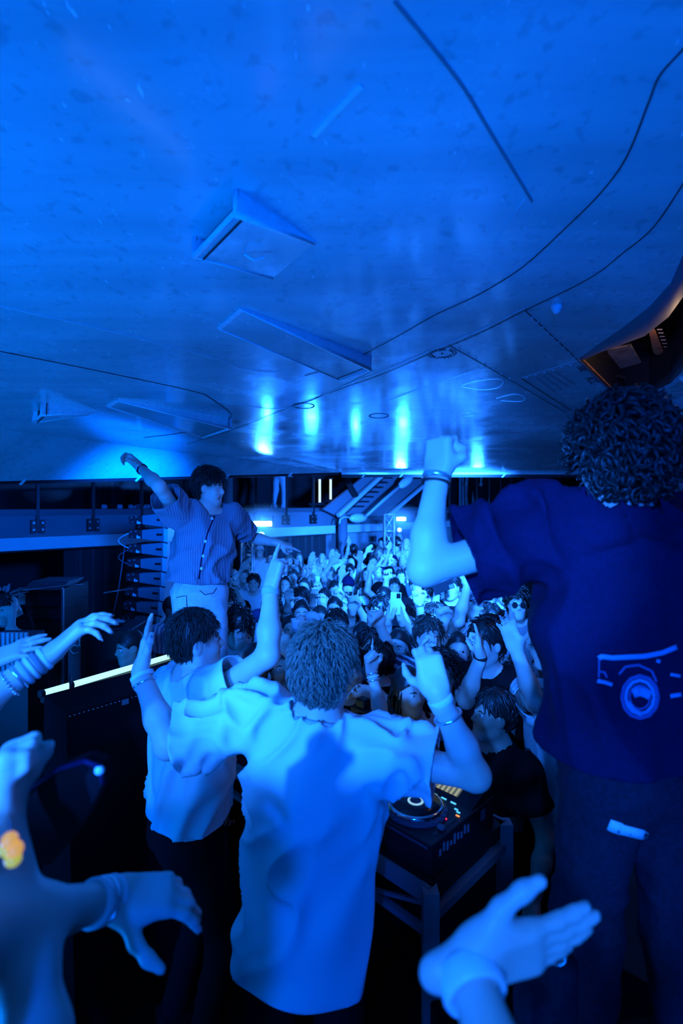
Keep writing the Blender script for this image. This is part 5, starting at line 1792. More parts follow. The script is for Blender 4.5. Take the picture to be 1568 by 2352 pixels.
def screen_material():
    m = bpy.data.materials.new('deck_screen'); m.use_nodes = True
    nt = m.node_tree; b = nt.nodes['Principled BSDF']
    tc = nt.nodes.new('ShaderNodeTexCoord')
    mp = nt.nodes.new('ShaderNodeMapping'); mp.inputs['Rotation'].default_value = (0, 0, math.radians(45)); nt.links.new(tc.outputs['Object'], mp.inputs[0])
    wv = nt.nodes.new('ShaderNodeTexWave'); wv.bands_direction = 'X'; wv.inputs['Scale'].default_value = 16; wv.inputs['Distortion'].default_value = 0.4
    nt.links.new(mp.outputs[0], wv.inputs[0])
    r = nt.nodes.new('ShaderNodeValToRGB')
    r.color_ramp.elements[0].color = (0.10, 0.13, 0.10, 1); r.color_ramp.elements[0].position = 0.25
    r.color_ramp.elements[1].color = (0.42, 0.44, 0.28, 1); r.color_ramp.elements[1].position = 0.6
    nt.links.new(wv.outputs['Fac'], r.inputs[0])
    b.inputs['Base Color'].default_value = (0.02, 0.02, 0.02, 1)
    nt.links.new(r.outputs[0], b.inputs['Emission Color']); b.inputs['Emission Strength'].default_value = 0.8
    MATS['deck_screen'] = m
screen_material()

def deck(a0, lab, grp='media players on the DJ table'):
    t = empty('media_player', K(a0 + .165, .205, 0.99), lab, 'DJ deck', grp)
    def bx(nm, a, b, z0, z1, da, db, mm, par=t, bev=0.0):
        m = MB(); m.box(K(a0 + a, b, (z0 + z1) / 2), da, db, z1 - z0, E1, E2); return m.build(nm, mm, par, bevel=bev)
    bx('body', .165, .205, 0.992, 1.098, .33, .41, 'deck_black', bev=0.006)
    # raised screen block
    m = MB(); q = [K(a0 + .01, .27, 1.098), K(a0 + .32, .27, 1.098), K(a0 + .32, .41, 1.098), K(a0 + .01, .41, 1.098),
                   K(a0 + .01, .28, 1.104), K(a0 + .32, .28, 1.104), K(a0 + .32, .41, 1.150), K(a0 + .01, .41, 1.150)]
    m.hexa(q); sb = m.build('screen_block', 'deck_black', t)
    n_ = nv(np.cross(q[5] - q[4], q[7] - q[4])); n_ = n_ if n_[2] > 0 else -n_
    def on(a, b): # point on the sloping block
        f = (b - .28) / .13
        return K(a0 + a, b, 1.104 + .046 * f) + n_ * .0015
    m = MB(); s = [on(.085, .292), on(.30, .292), on(.30, .398), on(.085, .398)]
    m.hexa(s + [p + n_ * .002 for p in s]); m.build('screen', 'deck_screen', sb)
    m = MB(); s = [on(.085, .375), on(.16, .375), on(.16, .398), on(.085, .398)]
    m.hexa([p + n_ * .0022 for p in s] + [p + n_ * .003 for p in s]); m.build('status_line', 'led_cyan', sb)
    m = MB(); m.lathe(on(.045, .345), [(0.020, 0), (0.019, .012), (0.012, .016)], 18, n_); m.build('select_knob', 'knob', t, True)
    m = MB(); m.lathe(on(.045, .345), [(0.021, 0.010), (0.021, .014), (0.017, .0165)], 18, n_); m.build('knob_ring', 'knob_cap', t, True)
    for k in range(6):
        bx('cue_key', .295 - k * .042, .262, 1.098, 1.1015, .022, .006, 'led_cyan')
    # jog wheel
    jc = K(a0 + .165, .135, 1.098)
    m = MB(); m.lathe(jc, [(0.118, 0), (0.116, 0.008), (0.104, 0.012)], 48); m.build('jog_collar', 'deck_blue', t, True)
    m = MB(); m.lathe(jc, [(0.103, 0.008), (0.103, 0.022), (0.096, 0.027), (0.088, 0.0275)], 48); jw = m.build('jog_rim', 'chrome', t, True)
    m = MB(); m.lathe(jc, [(0.092, 0.02), (0.092, 0.0285), (0.03, 0.029)], 48); m.build('jog_top', 'jog_black', t, True)
    m = MB(); m.lathe(jc, [(0.030, 0.0285), (0.030, 0.0305), (0.004, 0.031)], 32); m.build('jog_display', 'jog_display', t)
    m = MB(); m.lathe(jc, [(0.021, 0.031), (0.021, 0.0315), (0.017, 0.0315)], 32); m.build('display_ring', 'deck_blue', t)
    for k in range(10):
        an = math.radians(200 + k * 16); q = jc + np.array([math.cos(an), math.sin(an), 0]) * .110
        m = MB(); m.box(q + [0, 0, .013], .012, .006, .004, (math.cos(an), math.sin(an), 0), (-math.sin(an), math.cos(an), 0)); m.build('jog_dimple', 'knob', t)
    for (a, b, mm, rr) in ((.300, .035, 'led_green', .019), (.300, .085, 'led_orange', .018)):
        m = MB(); m.lathe(K(a0 + a, b, 1.098), [(rr, 0), (rr, .004), (rr * .8, .005)], 24); bt = m.build('transport_button', mm, t, True)
        m = MB(); m.lathe(K(a0 + a, b, 1.1005), [(rr * .78, 0), (rr * .74, .006), (rr * .2, .0065)], 20); m.build('button_top', 'deck_black', bt, True)
    bx('tempo_slot', .03, .12, 1.098, 1.0995, .012, .13, 'jog_black'); bx('tempo_fader', .03, .10, 1.0995, 1.112, .024, .018, 'knob', bev=.002)
    for (a, b, mm) in ((.055, .235, 'led_cyan'), (.04, .225, 'led_cyan'), (.03, .205, 'led_orange'), (.05, .16, 'led_red')):
        bx('status_light', a, b, 1.098, 1.101, .014 if mm != 'led_red' else .006, .006, mm)
    for k in range(9):
        bx('side_marking', -.0008, .05 + k * .022, 1.045 + .006 * (k % 2), 1.066 + .007 * ((k * 5) % 3), .0015, .010, 'cab_blue')
    bx('side_marking', -.0008, .33, 1.045, 1.082, .0015, .03, 'cab_blue')
    bx('front_trim', .165, -.001, 1.082, 1.090, .30, .002, 'deck_blue')
    return t
deck(0.0, 'black media player nearest the photographer with a glowing screen and jog wheel')
deck(0.74, 'black media player hidden behind the DJ, left of the mixer')
deck(1.18, 'black media player farthest left, its lit screen showing past the companion')
# mixer
mx = empty('mixer', K(.535, .2, 0.99), 'black DJ mixer with rows of knobs between the media players', 'mixer')
m = MB(); m.box(K(.535, .205, 1.045), .33, .41, .105, E1, E2); m.build('body', 'deck_black', mx, bevel=.006)
kn = None
for a in range(5):
    for b in range(6):
        c = K(.40 + a * .068, .15 + b * .042, 1.098)
        if kn is None:
            q = MB(); q.lathe(c, [(0.010, 0), (0.009, .016), (0.006, .018)], 10); kn = q.build('mixer_knob', 'knob', mx, True)
            q = MB(); q.box(c + [0, 0, .0185], .003, .012, .001, E1, E2); q.build('pointer', 'knob_cap', kn); k0 = c
        else:
            c2 = kn.copy(); C.objects.link(c2); c2.parent = mx; c2.location = Vector(c - k0)
            if b > 2:
                pp = kn.children[0].copy(); C.objects.link(pp); pp.parent = c2
for a in range(4):
    q = MB(); q.box(K(.42 + a * .075, .07, 1.104), .022, .014, .014, E1, E2); q.build('fader', 'knob_cap', mx, bevel=.002)
# table with a truss frame
tb = empty('dj_table', K(.9, .3, 0), 'black DJ table on a metal truss frame', 'table')
m = MB(); m.box(K(.92, .22, .965), 1.88, .50, .05, E1, E2); m.build('table_top', 'deck_black', tb)
def rail(a, b, r, nm='rail', mm='frame_blue'):
    q = MB(); q.bar(a, b, r, r); q.build(nm, mm, tb)
for off in (-.035, .46):
    q = MB(); q.bar(K(-.02, off, .965), K(1.87, off, .965), .012, .06); q.build('rail', 'frame_blue', tb)
    rail(K(-.02, off, .845), K(1.87, off, .845), .022)
    n = 7
    for k in range(n):
        a = -.02 + 1.89 * k / n; b = -.02 + 1.89 * (k + 1) / n
        rail(K(a, off, .94), K(b, off, .85), .012, 'brace') if k % 2 == 0 else rail(K(a, off, .85), K(b, off, .94), .012, 'brace')
for a in (-.02, 1.87):
    for off in (-.035, .46):
        rail(K(a, off, 0), K(a, off, .99), .05, 'leg', 'frame_blue')
for a in (-.02, 1.87):
    rail(K(a, -.035, .90), K(a, .46, .90), .03)
# LED tube on the front of the decks
lt = empty('led_tube', K(.4, .46, 1.13), 'white glowing tube along the far edge of the DJ table', 'light')
m = MB(); m.tube([K(.40, .46, 1.145), K(1.12, .46, 1.145)], .014, 12); m.build('tube', 'led_tube', lt, True)
m = MB(); m.box(K(.76, .46, 1.055), .74, .03, .15, E1, E2); m.build('holder', 'deck_black', lt)
for a in (.395, 1.125):
    m = MB(); m.tube([K(a - .01, .46, 1.145), K(a + .01, .46, 1.145)], .016, 12); m.build('end_cap', 'steel_black', lt)
# camera with lens resting beyond the decks
cb = K(.80, .56, .985)
cmr = empty('film_camera', cb, 'black camera with a round lens lying behind the glowing tube', 'camera')
stn = MB(); stn.box(cb + [0, 0, .04], .12, .10, .08, E1, E2); stn.build('base_plate', 'deck_black', cmr, bevel=.01)
m = MB(); m.box(cb + [0, 0, .135], .15, .08, .11, E1, E2); m.build('camera_body', 'deck_black', cmr, bevel=.012)
m = MB(); m.lathe(cb + [0, 0, .13] - E2 * .04, [(.045, 0), (.045, .07), (.05, .075), (.05, .10), (.04, .10)], 24, -E2); m.build('lens', 'jog_black', cmr, True)
m = MB(); m.lathe(cb + [0, 0, .13] - E2 * .04, [(.051, .085), (.051, .092), (.049, .092)], 24, -E2); m.build('lens_ring', 'chrome', cmr, True)
m = MB(); m.box(cb + [0, 0, .21] + E1 * .02, .06, .05, .05, E1, E2); m.build('viewfinder', 'deck_black', cmr, bevel=.008)
m = MB(); m.box(cb + [0, 0, .175] - E1 * .05 - E2 * .042, .008, .004, .006, E1, E2); m.build('record_light', 'led_orange', cmr)
cv = [cb + [0, 0, .12] - E1 * .08]
for k in range(1, 9):
    t = k / 8; cv.append(cb - E1 * (.08 + .14 * math.sin(t * 2.2)) + np.array([0, 0, .12 + .06 * math.sin(t * 3.1) - .12 * t]))
m = MB(); m.tube(cv, .003, 6); tag(m.build('cable', 'knob_cap'), 'thin pale cable looping beside the camera on the DJ table', 'cable')
m = MB(); m.box(K(.50, .54, .995), .12, .09, .02, E1, E2); tag(m.build('power_strip', 'band_white', bevel=.004), 'flat white adapter box behind the glowing tube', 'adapter')

# ------------------------------------------------------------------ risers under the two raised men
m = MB(); m.box((SHJ['pelvis'][0], SHJ['pelvis'][1], .33), .9, .8, .655); r_ = m.build('stage_block', 'stage_black', None, bevel=.015); tag(r_, 'black block under the man in the open ribbed shirt', 'stage block')
m = MB(); m.box((BIGJ['pelvis'][0] + .12, BIGJ['pelvis'][1] + .02, .33), 1.15, .75, .655); r_ = m.build('stage_block', 'stage_black', None, bevel=.015); tag(r_, 'black block under the man in the car print shirt', 'stage block')

# ------------------------------------------------------------------ line array loudspeaker on the left
la_d = 6.9
lab_base = P(325, 1480, la_d)
la = empty('line_array', (lab_base[0], lab_base[1], 0), 'tall stack of grey line array speakers left of the man in the open shirt', 'loudspeaker')
mm_ = None
z_top = P(0, 1182, la_d)[2]
ncab = 9
def px2m(v): return v * la_d / FPX
x0 = P(295, 0, la_d)[0]
for k in range(ncab):
    zt = z_top - px2m(33.0) * k; zb_ = zt - px2m(24)
    sh = -px2m(0.28 * k * k + 0.6 * k)
    tilt = -0.010 - 0.010 * k
    c = empty('cabinet', (0, 0, 0)); c.parent = la; c.location = Vector((x0 + sh, la_d, zb_) - np.array([*la.location]))
    L_ = px2m(82); hh = zt - zb_; W_ = 0.62
    def T3(x, y, z): return np.array([x0 + sh + x, la_d + y, zb_ + z + tilt * x])
    def hx(nm, xa, xb, ya, yb, za0, za1, zb0, zb1, mt, par=c):
        m = MB(); m.hexa([T3(xa, ya, za0), T3(xb, ya, zb0), T3(xb, yb, zb0), T3(xa, yb, za0), T3(xa, ya, za1), T3(xb, ya, zb1), T3(xb, yb, zb1), T3(xa, yb, za1)])
        return m.build(nm, mt, par)
    d0 = px2m(32)
    # trapezoid seen from the side: taller at the grille end
    hx('body', d0, L_, 0, W_, .012, hh - .012, -.022, hh + .022, 'cab_blue')
    hx('rear_plate', 0, d0, .01, W_ - .01, .02, hh - .02, .012, hh - .012, 'steel_black')
    hx('grille_edge', L_, L_ + px2m(9), 0, W_, -.022, hh + .022, -.026, hh + .026, 'pale_paint')
    hx('handle_recess', L_ - px2m(17), L_ - px2m(3), -.004, .002, hh * .42, hh * .62, hh * .42, hh * .62, 'jog_black')
    for (xx, zz, r_, mt) in ((.035, hh * .72, .012, 'bolt'), (.10, hh * .80, .013, 'bolt'), (.12, hh * .35, .010, 'knob_cap'), (.05, hh * .30, .010, 'cab_blue')):
        m = MB(); m.lathe(T3(xx, .008, zz), [(r_, 0), (r_ * .8, .008)], 10, (0, -1, 0)); m.build('pin', mt, c)
    hx('number_plate', d0 - px2m(13), d0 - px2m(5), .004, .012, hh * .12, hh * .30, hh * .12, hh * .30, 'knob_cap')
    m = MB(); m.bar(T3(L_ - .01, .01, -.03), T3(L_ + .05, .01, -.045), .02, .012); m.build('link_bar', 'steel_black', c)
zl = z_top - px2m(33.0) * ncab
m = MB(); m.box((x0 + .10, la_d + .31, zl / 2 + .0), .8, .8, max(zl, .1)); m.build('sub_cabinet', 'cab_blue', la)
for k in range(2):
    a = np.array([x0 + .02, la_d - .02, z_top - .25 - .22 * k])
    pts = [a + np.array([-.14 * math.sin(t * PI), -.02, -.2 * t]) for t in np.linspace(0, 1, 10)]
    m = MB(); m.tube(pts, .006, 6); o = m.build('speaker_cable', 'knob_cap' if k == 0 else 'knob', la, True)
m = MB(); m.tube([(x0 - .02, la_d - .03, z_top - .3), (x0 - .12, la_d - .03, z_top - 1.0), (x0 - .28, la_d - .03, zl)], .007, 6); m.build('speaker_cable', 'knob', la, True)

# ------------------------------------------------------------------ left: LED barrier, fabric covered wedge, racks
A, Bq = P(100, 1592, 2.55), P(408, 1502, 3.35)
br = empty('led_tube', A, 'long white glowing tube on the rail at the left of the stage', 'light')
m = MB(); m.tube([A, Bq], .016, 12); m.build('tube', 'led_tube', br, True)
dd = nv(Bq - A)
for q in (A - dd * .02, Bq): 
    m = MB(); m.tube([q, q + dd * .02], .019, 12); m.build('end_cap', 'steel_black', br)
m = MB(); m.bar(A - [0, 0, .035], Bq - [0, 0, .035], .05, .03); rb = m.build('holder', 'steel_black', br)
for t in (.12, .5, .88):
    q = A + (Bq - A) * t; m = MB(); m.bar([q[0], q[1], 0], q - [0, 0, .045], .04, .04); m.build('post', 'steel_black', br)
q = A + (Bq - A) * .16; m = MB(); m.lathe(q - dd * .01, [(.021, 0), (.021, .02)], 12, dd); m.build('cable_tie', 'steel_black', br)
m = MB(); m.tube([q + [0, 0, .06], q + [.01, -.02, 0], q + [.03, -.02, -.12], q + [.05, 0, -.25]], .006, 6); m.build('lead', 'steel_black', br, True)
# wedge
mat('fabric_black', (0.008, 0.008, 0.010), 0.95, spec=0.05, bump=(200, 0.15))
TL, TRp = P(152, 1640, 2.15), P(402, 1566, 2.50)
ax_ = nv([TRp[0] - TL[0], TRp[1] - TL[1], 0]); nx = nv(np.cross(ax_, Zv)); 
wd = empty('stage_monitor', (TL[0], TL[1], 0), 'black fabric fronted speaker panel with stitched edge at the left of the decks', 'loudspeaker')
Lw = np.linalg.norm(TRp[:2] - TL[:2]); zt_ = TL[2]
m = MB(); a = np.array([TL[0], TL[1], 0]); b = a + ax_ * Lw
m.hexa([a + nx * .12, b + nx * .12, b - nx * .35, a - nx * .35, a + [0, 0, zt_], b + [0, 0, TRp[2]], b - nx * .30 + [0, 0, TRp[2]], a - nx * .30 + [0, 0, zt_]]); m.build('cabinet', 'fabric_black', wd)
for k in range(26):
    t = (k + .5) / 26; q = a + ax_ * Lw * t + np.array([0, 0, zt_ + (TRp[2] - zt_) * t - .012]) + nx * .004
    m = MB(); m.bar(q, q + ax_ * .006, .002, .002); m.build('stitch', 'knob_cap', wd)
q = a + ax_ * Lw * .50 + np.array([0, 0, zt_ + (TRp[2] - zt_) * .50 - .022]) + nx * .006
m = MB(); m.box(q, .030, .003, .024, ax_, nx); m.build('badge', 'cab_blue', wd)
# flight case rack with aluminium edges
mat('alu_dim', (0.35, 0.37, 0.40), 0.35, 0.7)
rk = P(95, 1480, 5.0)
rc_ = empty('flight_case', (rk[0], rk[1], 0), 'black equipment rack with aluminium edges at the far left', 'case')
wx, wy, zt_ = .42, .5, P(0, 1352, 5.0)[2]
m = MB(); m.box((rk[0], rk[1] + wy / 2, zt_ / 2), wx, wy, zt_); m.build('case_body', 'deck_black', rc_)
for sx in (-1, 1):
    m = MB(); m.bar((rk[0] + sx * wx / 2, rk[1] - .005, 0), (rk[0] + sx * wx / 2, rk[1] - .005, zt_), .022, .02); m.build('edge', 'alu_dim', rc_)
m = MB(); m.bar((rk[0] - wx / 2, rk[1] - .005, zt_), (rk[0] + wx / 2, rk[1] - .005, zt_), .02, .022); m.build('edge', 'alu_dim', rc_)
for k in range(6):
    m = MB(); m.box((rk[0] + .02, rk[1] - .004, zt_ - .12 - .13 * k), wx * .78, .012, .10); m.build('rack_unit', 'steel_black', rc_, bevel=.004)
m = MB(); m.box((rk[0] - wx * .42, rk[1] - .015, zt_ - .10), .06, .02, .10); m.build('latch', 'alu', rc_)
for k in range(4):
    m = MB(); m.box((rk[0] + .02 * k, rk[1] + .2, zt_ + .012 + .016 * k), .36, .3, .012); o = m.build('lid_board', 'cab_blue', None); tag(o, ('lowest', 'second', 'third', 'topmost')[k] + ' flat board of the pile on the aluminium edged rack', 'board', 'boards on the rack')
m = MB(); m.tube([P(30, 1358, 4.7), P(190, 1342, 5.1)], .008, 8); pr = m.build('barrier_pole', 'alu_dim', None, True); tag(pr, 'thin metal pole laid across the aluminium edged rack', 'pole')
m = MB(); m.tube([P(238, 1362, 5.6), P(300, 1352, 6.4)], .008, 8); pr = m.build('barrier_pole', 'alu_dim', None, True); tag(pr, 'short thin metal pole leading to the tall speaker stack', 'pole')
# second case with papers and a glowing ring handle
c2 = P(240, 1560, 4.2)
fc = empty('flight_case', (c2[0], c2[1], 0), 'large black case with a round handle behind the left glowing tube', 'case')
zt2 = P(0, 1446, 4.2)[2]
m = MB(); m.box((c2[0], c2[1] + .2, zt2 / 2), .42, .4, zt2); m.build('case_body', 'deck_black', fc, bevel=.012)
m = MB(); m.bar((c2[0] - .20, c2[1] - .003, .4), (c2[0] - .20, c2[1] - .003, zt2), .014, .014); m.build('edge', 'alu_dim', fc)
hc = P(172, 1492, 4.15)
m = MB(); m.tube([hc + np.array([math.cos(a) * .034, 0, math.sin(a) * .034]) for a in np.linspace(.6, 5.6, 18)], .007, 6); m.build('ring_handle', 'alu', fc, True)
m = MB(); m.box((c2[0] - .24, c2[1] + .15, zt2 * .45), .10, .35, zt2 * .88); m.build('side_pocket', 'cab_blue', fc, bevel=.012)
rp = np.random.RandomState(5)
for k in range(6):
    q = np.array([c2[0] + rp.uniform(-.17, .2), c2[1] + rp.uniform(.05, .35), zt2 + .006 + .006 * k]); a = rp.uniform(0, 3)
    m = MB(); m.box(q, rp.uniform(.08, .16), .06, .005, (math.cos(a), math.sin(a), 0), (-math.sin(a), math.cos(a), 0)); o = m.build('paper_sheet', 'cloth_pale' if k % 2 else 'cab_blue'); tag(o, 'loose sheet in the heap on the large black case', 'paper', 'sheets heaped on the large black case')
# slatted pale panel at the left edge
sp = P(10, 1560, 3.4)
sl = empty('slatted_crate', (sp[0], sp[1], 0), 'pale upright slatted crate at the left edge', 'crate')
z1, z0 = P(0, 1452, 3.4)[2], P(0, 1556, 3.4)[2]
m = MB(); m.box((sp[0], sp[1] + .12, (z0 + 0) / 2), .30, .22, z0); m.build('base', 'deck_black', sl)
m = MB(); m.box((sp[0], sp[1] + .12, (z0 + z1) / 2 - .02), .28, .2, z1 - z0 - .04); m.build('core', 'deck_blue', sl)
for k in range(11):
    m = MB(); x = sp[0] - .15 + .03 * k; m.box((x, sp[1] - .004, (z0 + z1) / 2), .018, .02, z1 - z0); m.build('slat', 'cloth_pale', sl)
# white bouquet-like leaves at the left edge
pl_ = P(8, 1360, 4.6)
lf = empty('potted_plant', (pl_[0], pl_[1], pl_[2] - .12), 'small plant with pale leaves at the left edge', 'plant')
m = MB(); m.lathe((pl_[0], pl_[1], pl_[2] - .20), [(.05, 0), (.07, .10), (.072, .12), (.06, .12)], 14); m.build('pot', 'cab_blue', lf, True)
for k in range(16):
    a = rp.uniform(0, 6.28); e = rp.uniform(-.2, 1.1); d = np.array([math.cos(a) * math.cos(e), math.sin(a) * math.cos(e), math.sin(e)])
    c = pl_ + np.array([0, 0, -.04]) + d * .05; L_ = rp.uniform(.08, .15); s_ = nv(np.cross(d, (.3, .2, 1))) * .022; n_ = nv(np.cross(d, s_)) * .003
    v = [c, c + d * L_ * .4 + s_, c + d * L_, c + d * L_ * .4 - s_]
    m = MB(); m.hexa(v + [p + n_ for p in v]); m.build('leaf', 'cloth_pale', lf)
m = MB(); m.lathe((pl_[0], pl_[1] + .02, 0), [(.18, 0), (.02, .03), (.02, pl_[2] - .24), (.12, pl_[2] - .22), (.12, pl_[2] - .201)], 12); st_ = m.build('plant_stand', 'steel_black', None, True); tag(st_, 'slim black stand under the small plant at the left edge', 'stand')

# tote bag on the block at the lower right
bg = P(1245, 2260, 1.02)
tbg = empty('tote_bag', (bg[0], bg[1], .66), 'blue woven bag with a metal ring at the lower right under the blurred hand', 'bag')
pr_ = [rbox((bg[0], bg[1], .66 + .30), ((1, 0, 0), (0, 1, 0), (0, 0, 1)), (.055, .03, .30), .028, .03), cone((bg[0] + .01, bg[1], 1.10), (bg[0] + .045, bg[1], 1.30), .05, .028, .03)]
Vb, Fb = sdf_mesh(pr_, .008, 1); Vb = fold_disp(Vb, Fb, .006, (0.3, 0, 1), 3, 20, 2.0)
mk('bag_cloth', Vb, Fb, 'denim', tbg, True)
m = MB(); rc0 = P(1282, 2200, .98); m.tube([rc0 + np.array([math.cos(a) * .014, 0, math.sin(a) * .014]) for a in np.linspace(0, 2 * PI, 17)], .003, 6, False); m.build('metal_ring', 'silver', tbg, True)

# ================================================================== THE CROWD
CROWD = 'people in the crowd'
PLACED = []
def d_auto(py, stature=1.60):
    d = 6.0
    for _ in range(40):
        d = (CAM_H - (floor_z(d) + stature)) * FPX / (py - HOR)
        d = min(max(d, 2.2), 13.5)
    return d
rc6 = np.random.RandomState(21)

def phone(c, up, face, mm='phone_black', lab='', s=1.0, parent=None):
    up = nv(up); face = np.asarray(face, float); face = nv(face - up * np.dot(face, up)); sd = np.cross(up, face)
    e = empty('phone', c, lab, 'phone', 'phones held up in the crowd')
    m = MB(); m.box(c, .075 * s, .155 * s, .009, sd, up, face); m.build('case', mm, e, bevel=.003)
    m = MB(); m.box(c + face * .006 + up * .055 * s + sd * .018 * s, .028 * s, .034 * s, .004, sd, up, face); m.build('camera_bump', 'phone_black' if mm != 'phone_black' else 'knob', e)
    m = MB(); m.box(c - face * .0052, .068 * s, .145 * s, .001, sd, up, face); m.build('screen', 'jog_black', e)
    return e
def cup(c, lab):
    e = empty('plastic_cup', c - np.array([0, 0, .06]), lab, 'cup', 'plastic cups in the crowd')
    m = MB(); m.lathe(c - np.array([0, 0, .06]), [(.028, 0), (.036, .105), (.040, .12), (.036, .12), (.027, .01)], 16); m.build('cup_wall', 'plastic_white', e, True)
    m = MB(); m.lathe(c + np.array([0, 0, .03]), [(.033, 0), (.034, .004)], 16); m.build('drink', 'cloth_pale', e)

def guest(label, px, py, d=None, look=(0, -1, 0.20), F=(0, -1), s=1.0, R='down', L='down', hair='short', hcol='hair_dark', top='tee', tcol='cloth_black',
          skin='skin_light', fem=False, h=None, mouth=0.0, up=(0, 0, 1), U=(0, 0, 1), eyes=True, sleeve=0.55, floor=None, spread=0.12, cat='person', name='person', group=CROWD, pants='cloth_black', pcol=None):
    if d is None: d = d_auto(py)
    hc = P(px, py, d); PLACED.append((hc[0], hc[1]))
    fz = floor_z(d) if floor is None else floor
    look = np.array(look, float); look[2] += 0.12
    J = skeleton(hc, F, s, U, fz)
    hands = {}
    for k, a in (('R', R), ('L', L)):
        if isinstance(a, str):
            hands[k] = (default_arm(J, k, a, rc6), None, None)
        else:
            w_ = P(*a[0]); set_arm(J, k, w_, P(*a[1]))
            hands[k] = (a[2], a[3] if len(a) > 3 else None, a[4] if len(a) > 4 else None)
    if h is None: h = 0.0095 if d < 3.6 else (0.0115 if d < 6 else 0.0135)
    e = empty(name, (hc[0], hc[1], fz), label, cat, group)
    V, Fc, fr, H = build_body(J, look, hands, h, fem, mouth, up, spread=spread)
    mk('body', V, Fc, skin, e, True)
    T = build_top(J, top, h * 1.4, 0.012 if top == 'tank' else 0.024, sleeve, 0.10, 0.014, rc6.uniform(0, 50), fem)
    cloth('top', T, tcol, e)
    cloth('trousers', build_trousers(J, 0.024, folds=0), pants, e)
    hair_of(hair, H, hcol, e, rc6, False)
    if eyes and d < 7: face_bits(H, e, brow='hair_dark' if hcol != 'hair_blond' else 'hair_fair')
    return dict(e=e, J=J, fr=fr, H=H, d=d)

# ------------------------------------------------------------------ front of the crowd, one by one
g = guest('long haired woman in a black top pointing up at the front of the crowd', 940, 1592, 2.62, (0.45, -0.85, -0.12), (0.1, -1), 0.95,
          ((853, 1540, 2.45), (905, 1700, 2.2), 'point', (-0.15, -0.1, 1.0), (0.6, -0.6, 0.1)), ((992, 1600, 2.85), (1015, 1740, 2.9), 'relaxed'),
          'long', 'hair_dark', 'tank', 'cloth_black', fem=True, h=0.0085)
for k in range(3): wrist_band(None, g['J'], 'R', 0.012 + .016 * k, .028, .010, ('silver', 'plastic_white', 'silver')[k], g['e'], 'bracelet')
m = MB(); nk = g['J']['neck']; m.tube([nk + g['J']['R'] * .05 * math.cos(a) * 1.2 + g['J']['F'] * (.10 + .02 * math.sin(a)) - Zv * (.03 + .05 * math.sin(a)) for a in np.linspace(0, PI, 12)], .002, 5); m.build('necklace', 'silver', g['e'])
guest('man with cropped dark hair turned away behind the pointing woman', 866, 1522, 3.25, (-0.6, 0.7, 0), (-0.3, 0.8), 1.0, 'down', 'down', 'short', eyes=False, tcol='cloth_black')
guest('dark haired woman glancing left behind the cropped haired man', 914, 1490, 3.55, (-0.35, -0.9, 0), (0, -1), .97, 'down', 'down', 'long', fem=True, tcol='cloth_grey')
guest('wavy haired man in a patterned shirt behind the raised fist of the DJ', 985, 1470, 3.3, (0.1, -1, 0), (0, -1), 1.0, 'down', ((988, 1500, 3.0), (1040, 1600, 3.1), 'fist', (0, 0.05, 1), (0, -1, 0)), 'wavy', 'hair_brown', tcol='cloth_print')
g = guest('big dark haired man with one finger raised, right of the woman in black', 1118, 1482, 3.0, (-0.85, -0.5, -0.15), (-0.3, -0.9), 1.08,
          ((1103, 1505, 2.72), (1090, 1640, 2.6), 'point', (-0.1, 0, 1), (-0.8, 0.3, 0)), 'down', 'wavy', tcol='cloth_black', sleeve=0.6)
wrist_band(None, g['J'], 'R', .01, .034, .02, 'leather', g['e'], 'watch_strap')
guest('man in shadow with only his profile lit, right of the DJ elbow', 1130, 1648, 2.5, (-0.95, -0.2, 0.05), (-0.8, -0.5), 1.0, 'down', 'down', 'short', skin='skin_mid', tcol='cloth_black')
g = guest('reveller hidden behind the car print shirt, both hands raised into view', 1300, 1520, 2.55, (-0.4, -0.9, 0.1), (-0.5, -0.9), 1.04,
          ((1184, 1490, 2.40), (1240, 1640, 2.35), 'open', (-0.35, 0, 1), (-0.3, -0.9, 0)), ((1204, 1478, 2.22), (1250, 1650, 2.3), 'ok', (0.05, 0, 1), (-0.2, -0.9, 0)), 'short', tcol='cloth_white', spread=0.2)
g = guest('curly haired man with dark glasses beside the two raised hands', 1188, 1392, 4.2, (-0.2, -0.95, 0), s=1.0, hair='curly', tcol='cloth_grey', R='down', L='down'); glasses(g['H'], g['e'])
g = guest('man in spectacles in the crowd beside the car print shirt', 1160, 1362, 4.9, (-0.3, -0.9, 0.05), hair='short', hcol='hair_brown', R=((1098, 1335, 4.5), (1135, 1430, 4.4), 'fist', (-0.5, 0, 0.6), (0.1, -1, 0)), tcol='cloth_black'); glasses(g['H'], g['e'], 'silver', False)
guest('man in a pale cap with a raised fist, right of the middle', 1092, 1390, 3.7, (0.25, -0.9, -0.05), s=.98, hair='cap', hcol='cloth_pale', R=((1074, 1345, 3.5), (1055, 1450, 3.3), 'fist'), L='down', tcol='cloth_pale', up=(0.25, 0, 1))
guest('man thrusting a thick bare arm high above the wavy haired man', 1062, 1452, 3.75, (-0.1, -1, 0), s=1.02, hair='short', tcol='cloth_navy', R=((1024, 1395, 3.2), (1050, 1520, 3.0), 'fist', (-0.1, 0, 1), (0.2, -1, 0)))
g = guest('young man with a watch on his raised arm behind the thick raised arm', 998, 1428, 4.2, (-0.2, -1, 0.1), hair='wavy', hcol='hair_brown', R=((962, 1384, 4.0), (1000, 1480, 3.8), 'two', (-0.2, 0, 1), (0.3, -0.9, 0)), tcol='cloth_grey')
wrist_band(None, g['J'], 'R', .02, .033, .02, 'silver', g['e'], 'watch')
guest('curly headed young man looking at the stage, centre right', 985, 1388, 4.9, (-0.1, -1, 0), hair='curly', tcol='cloth_black')
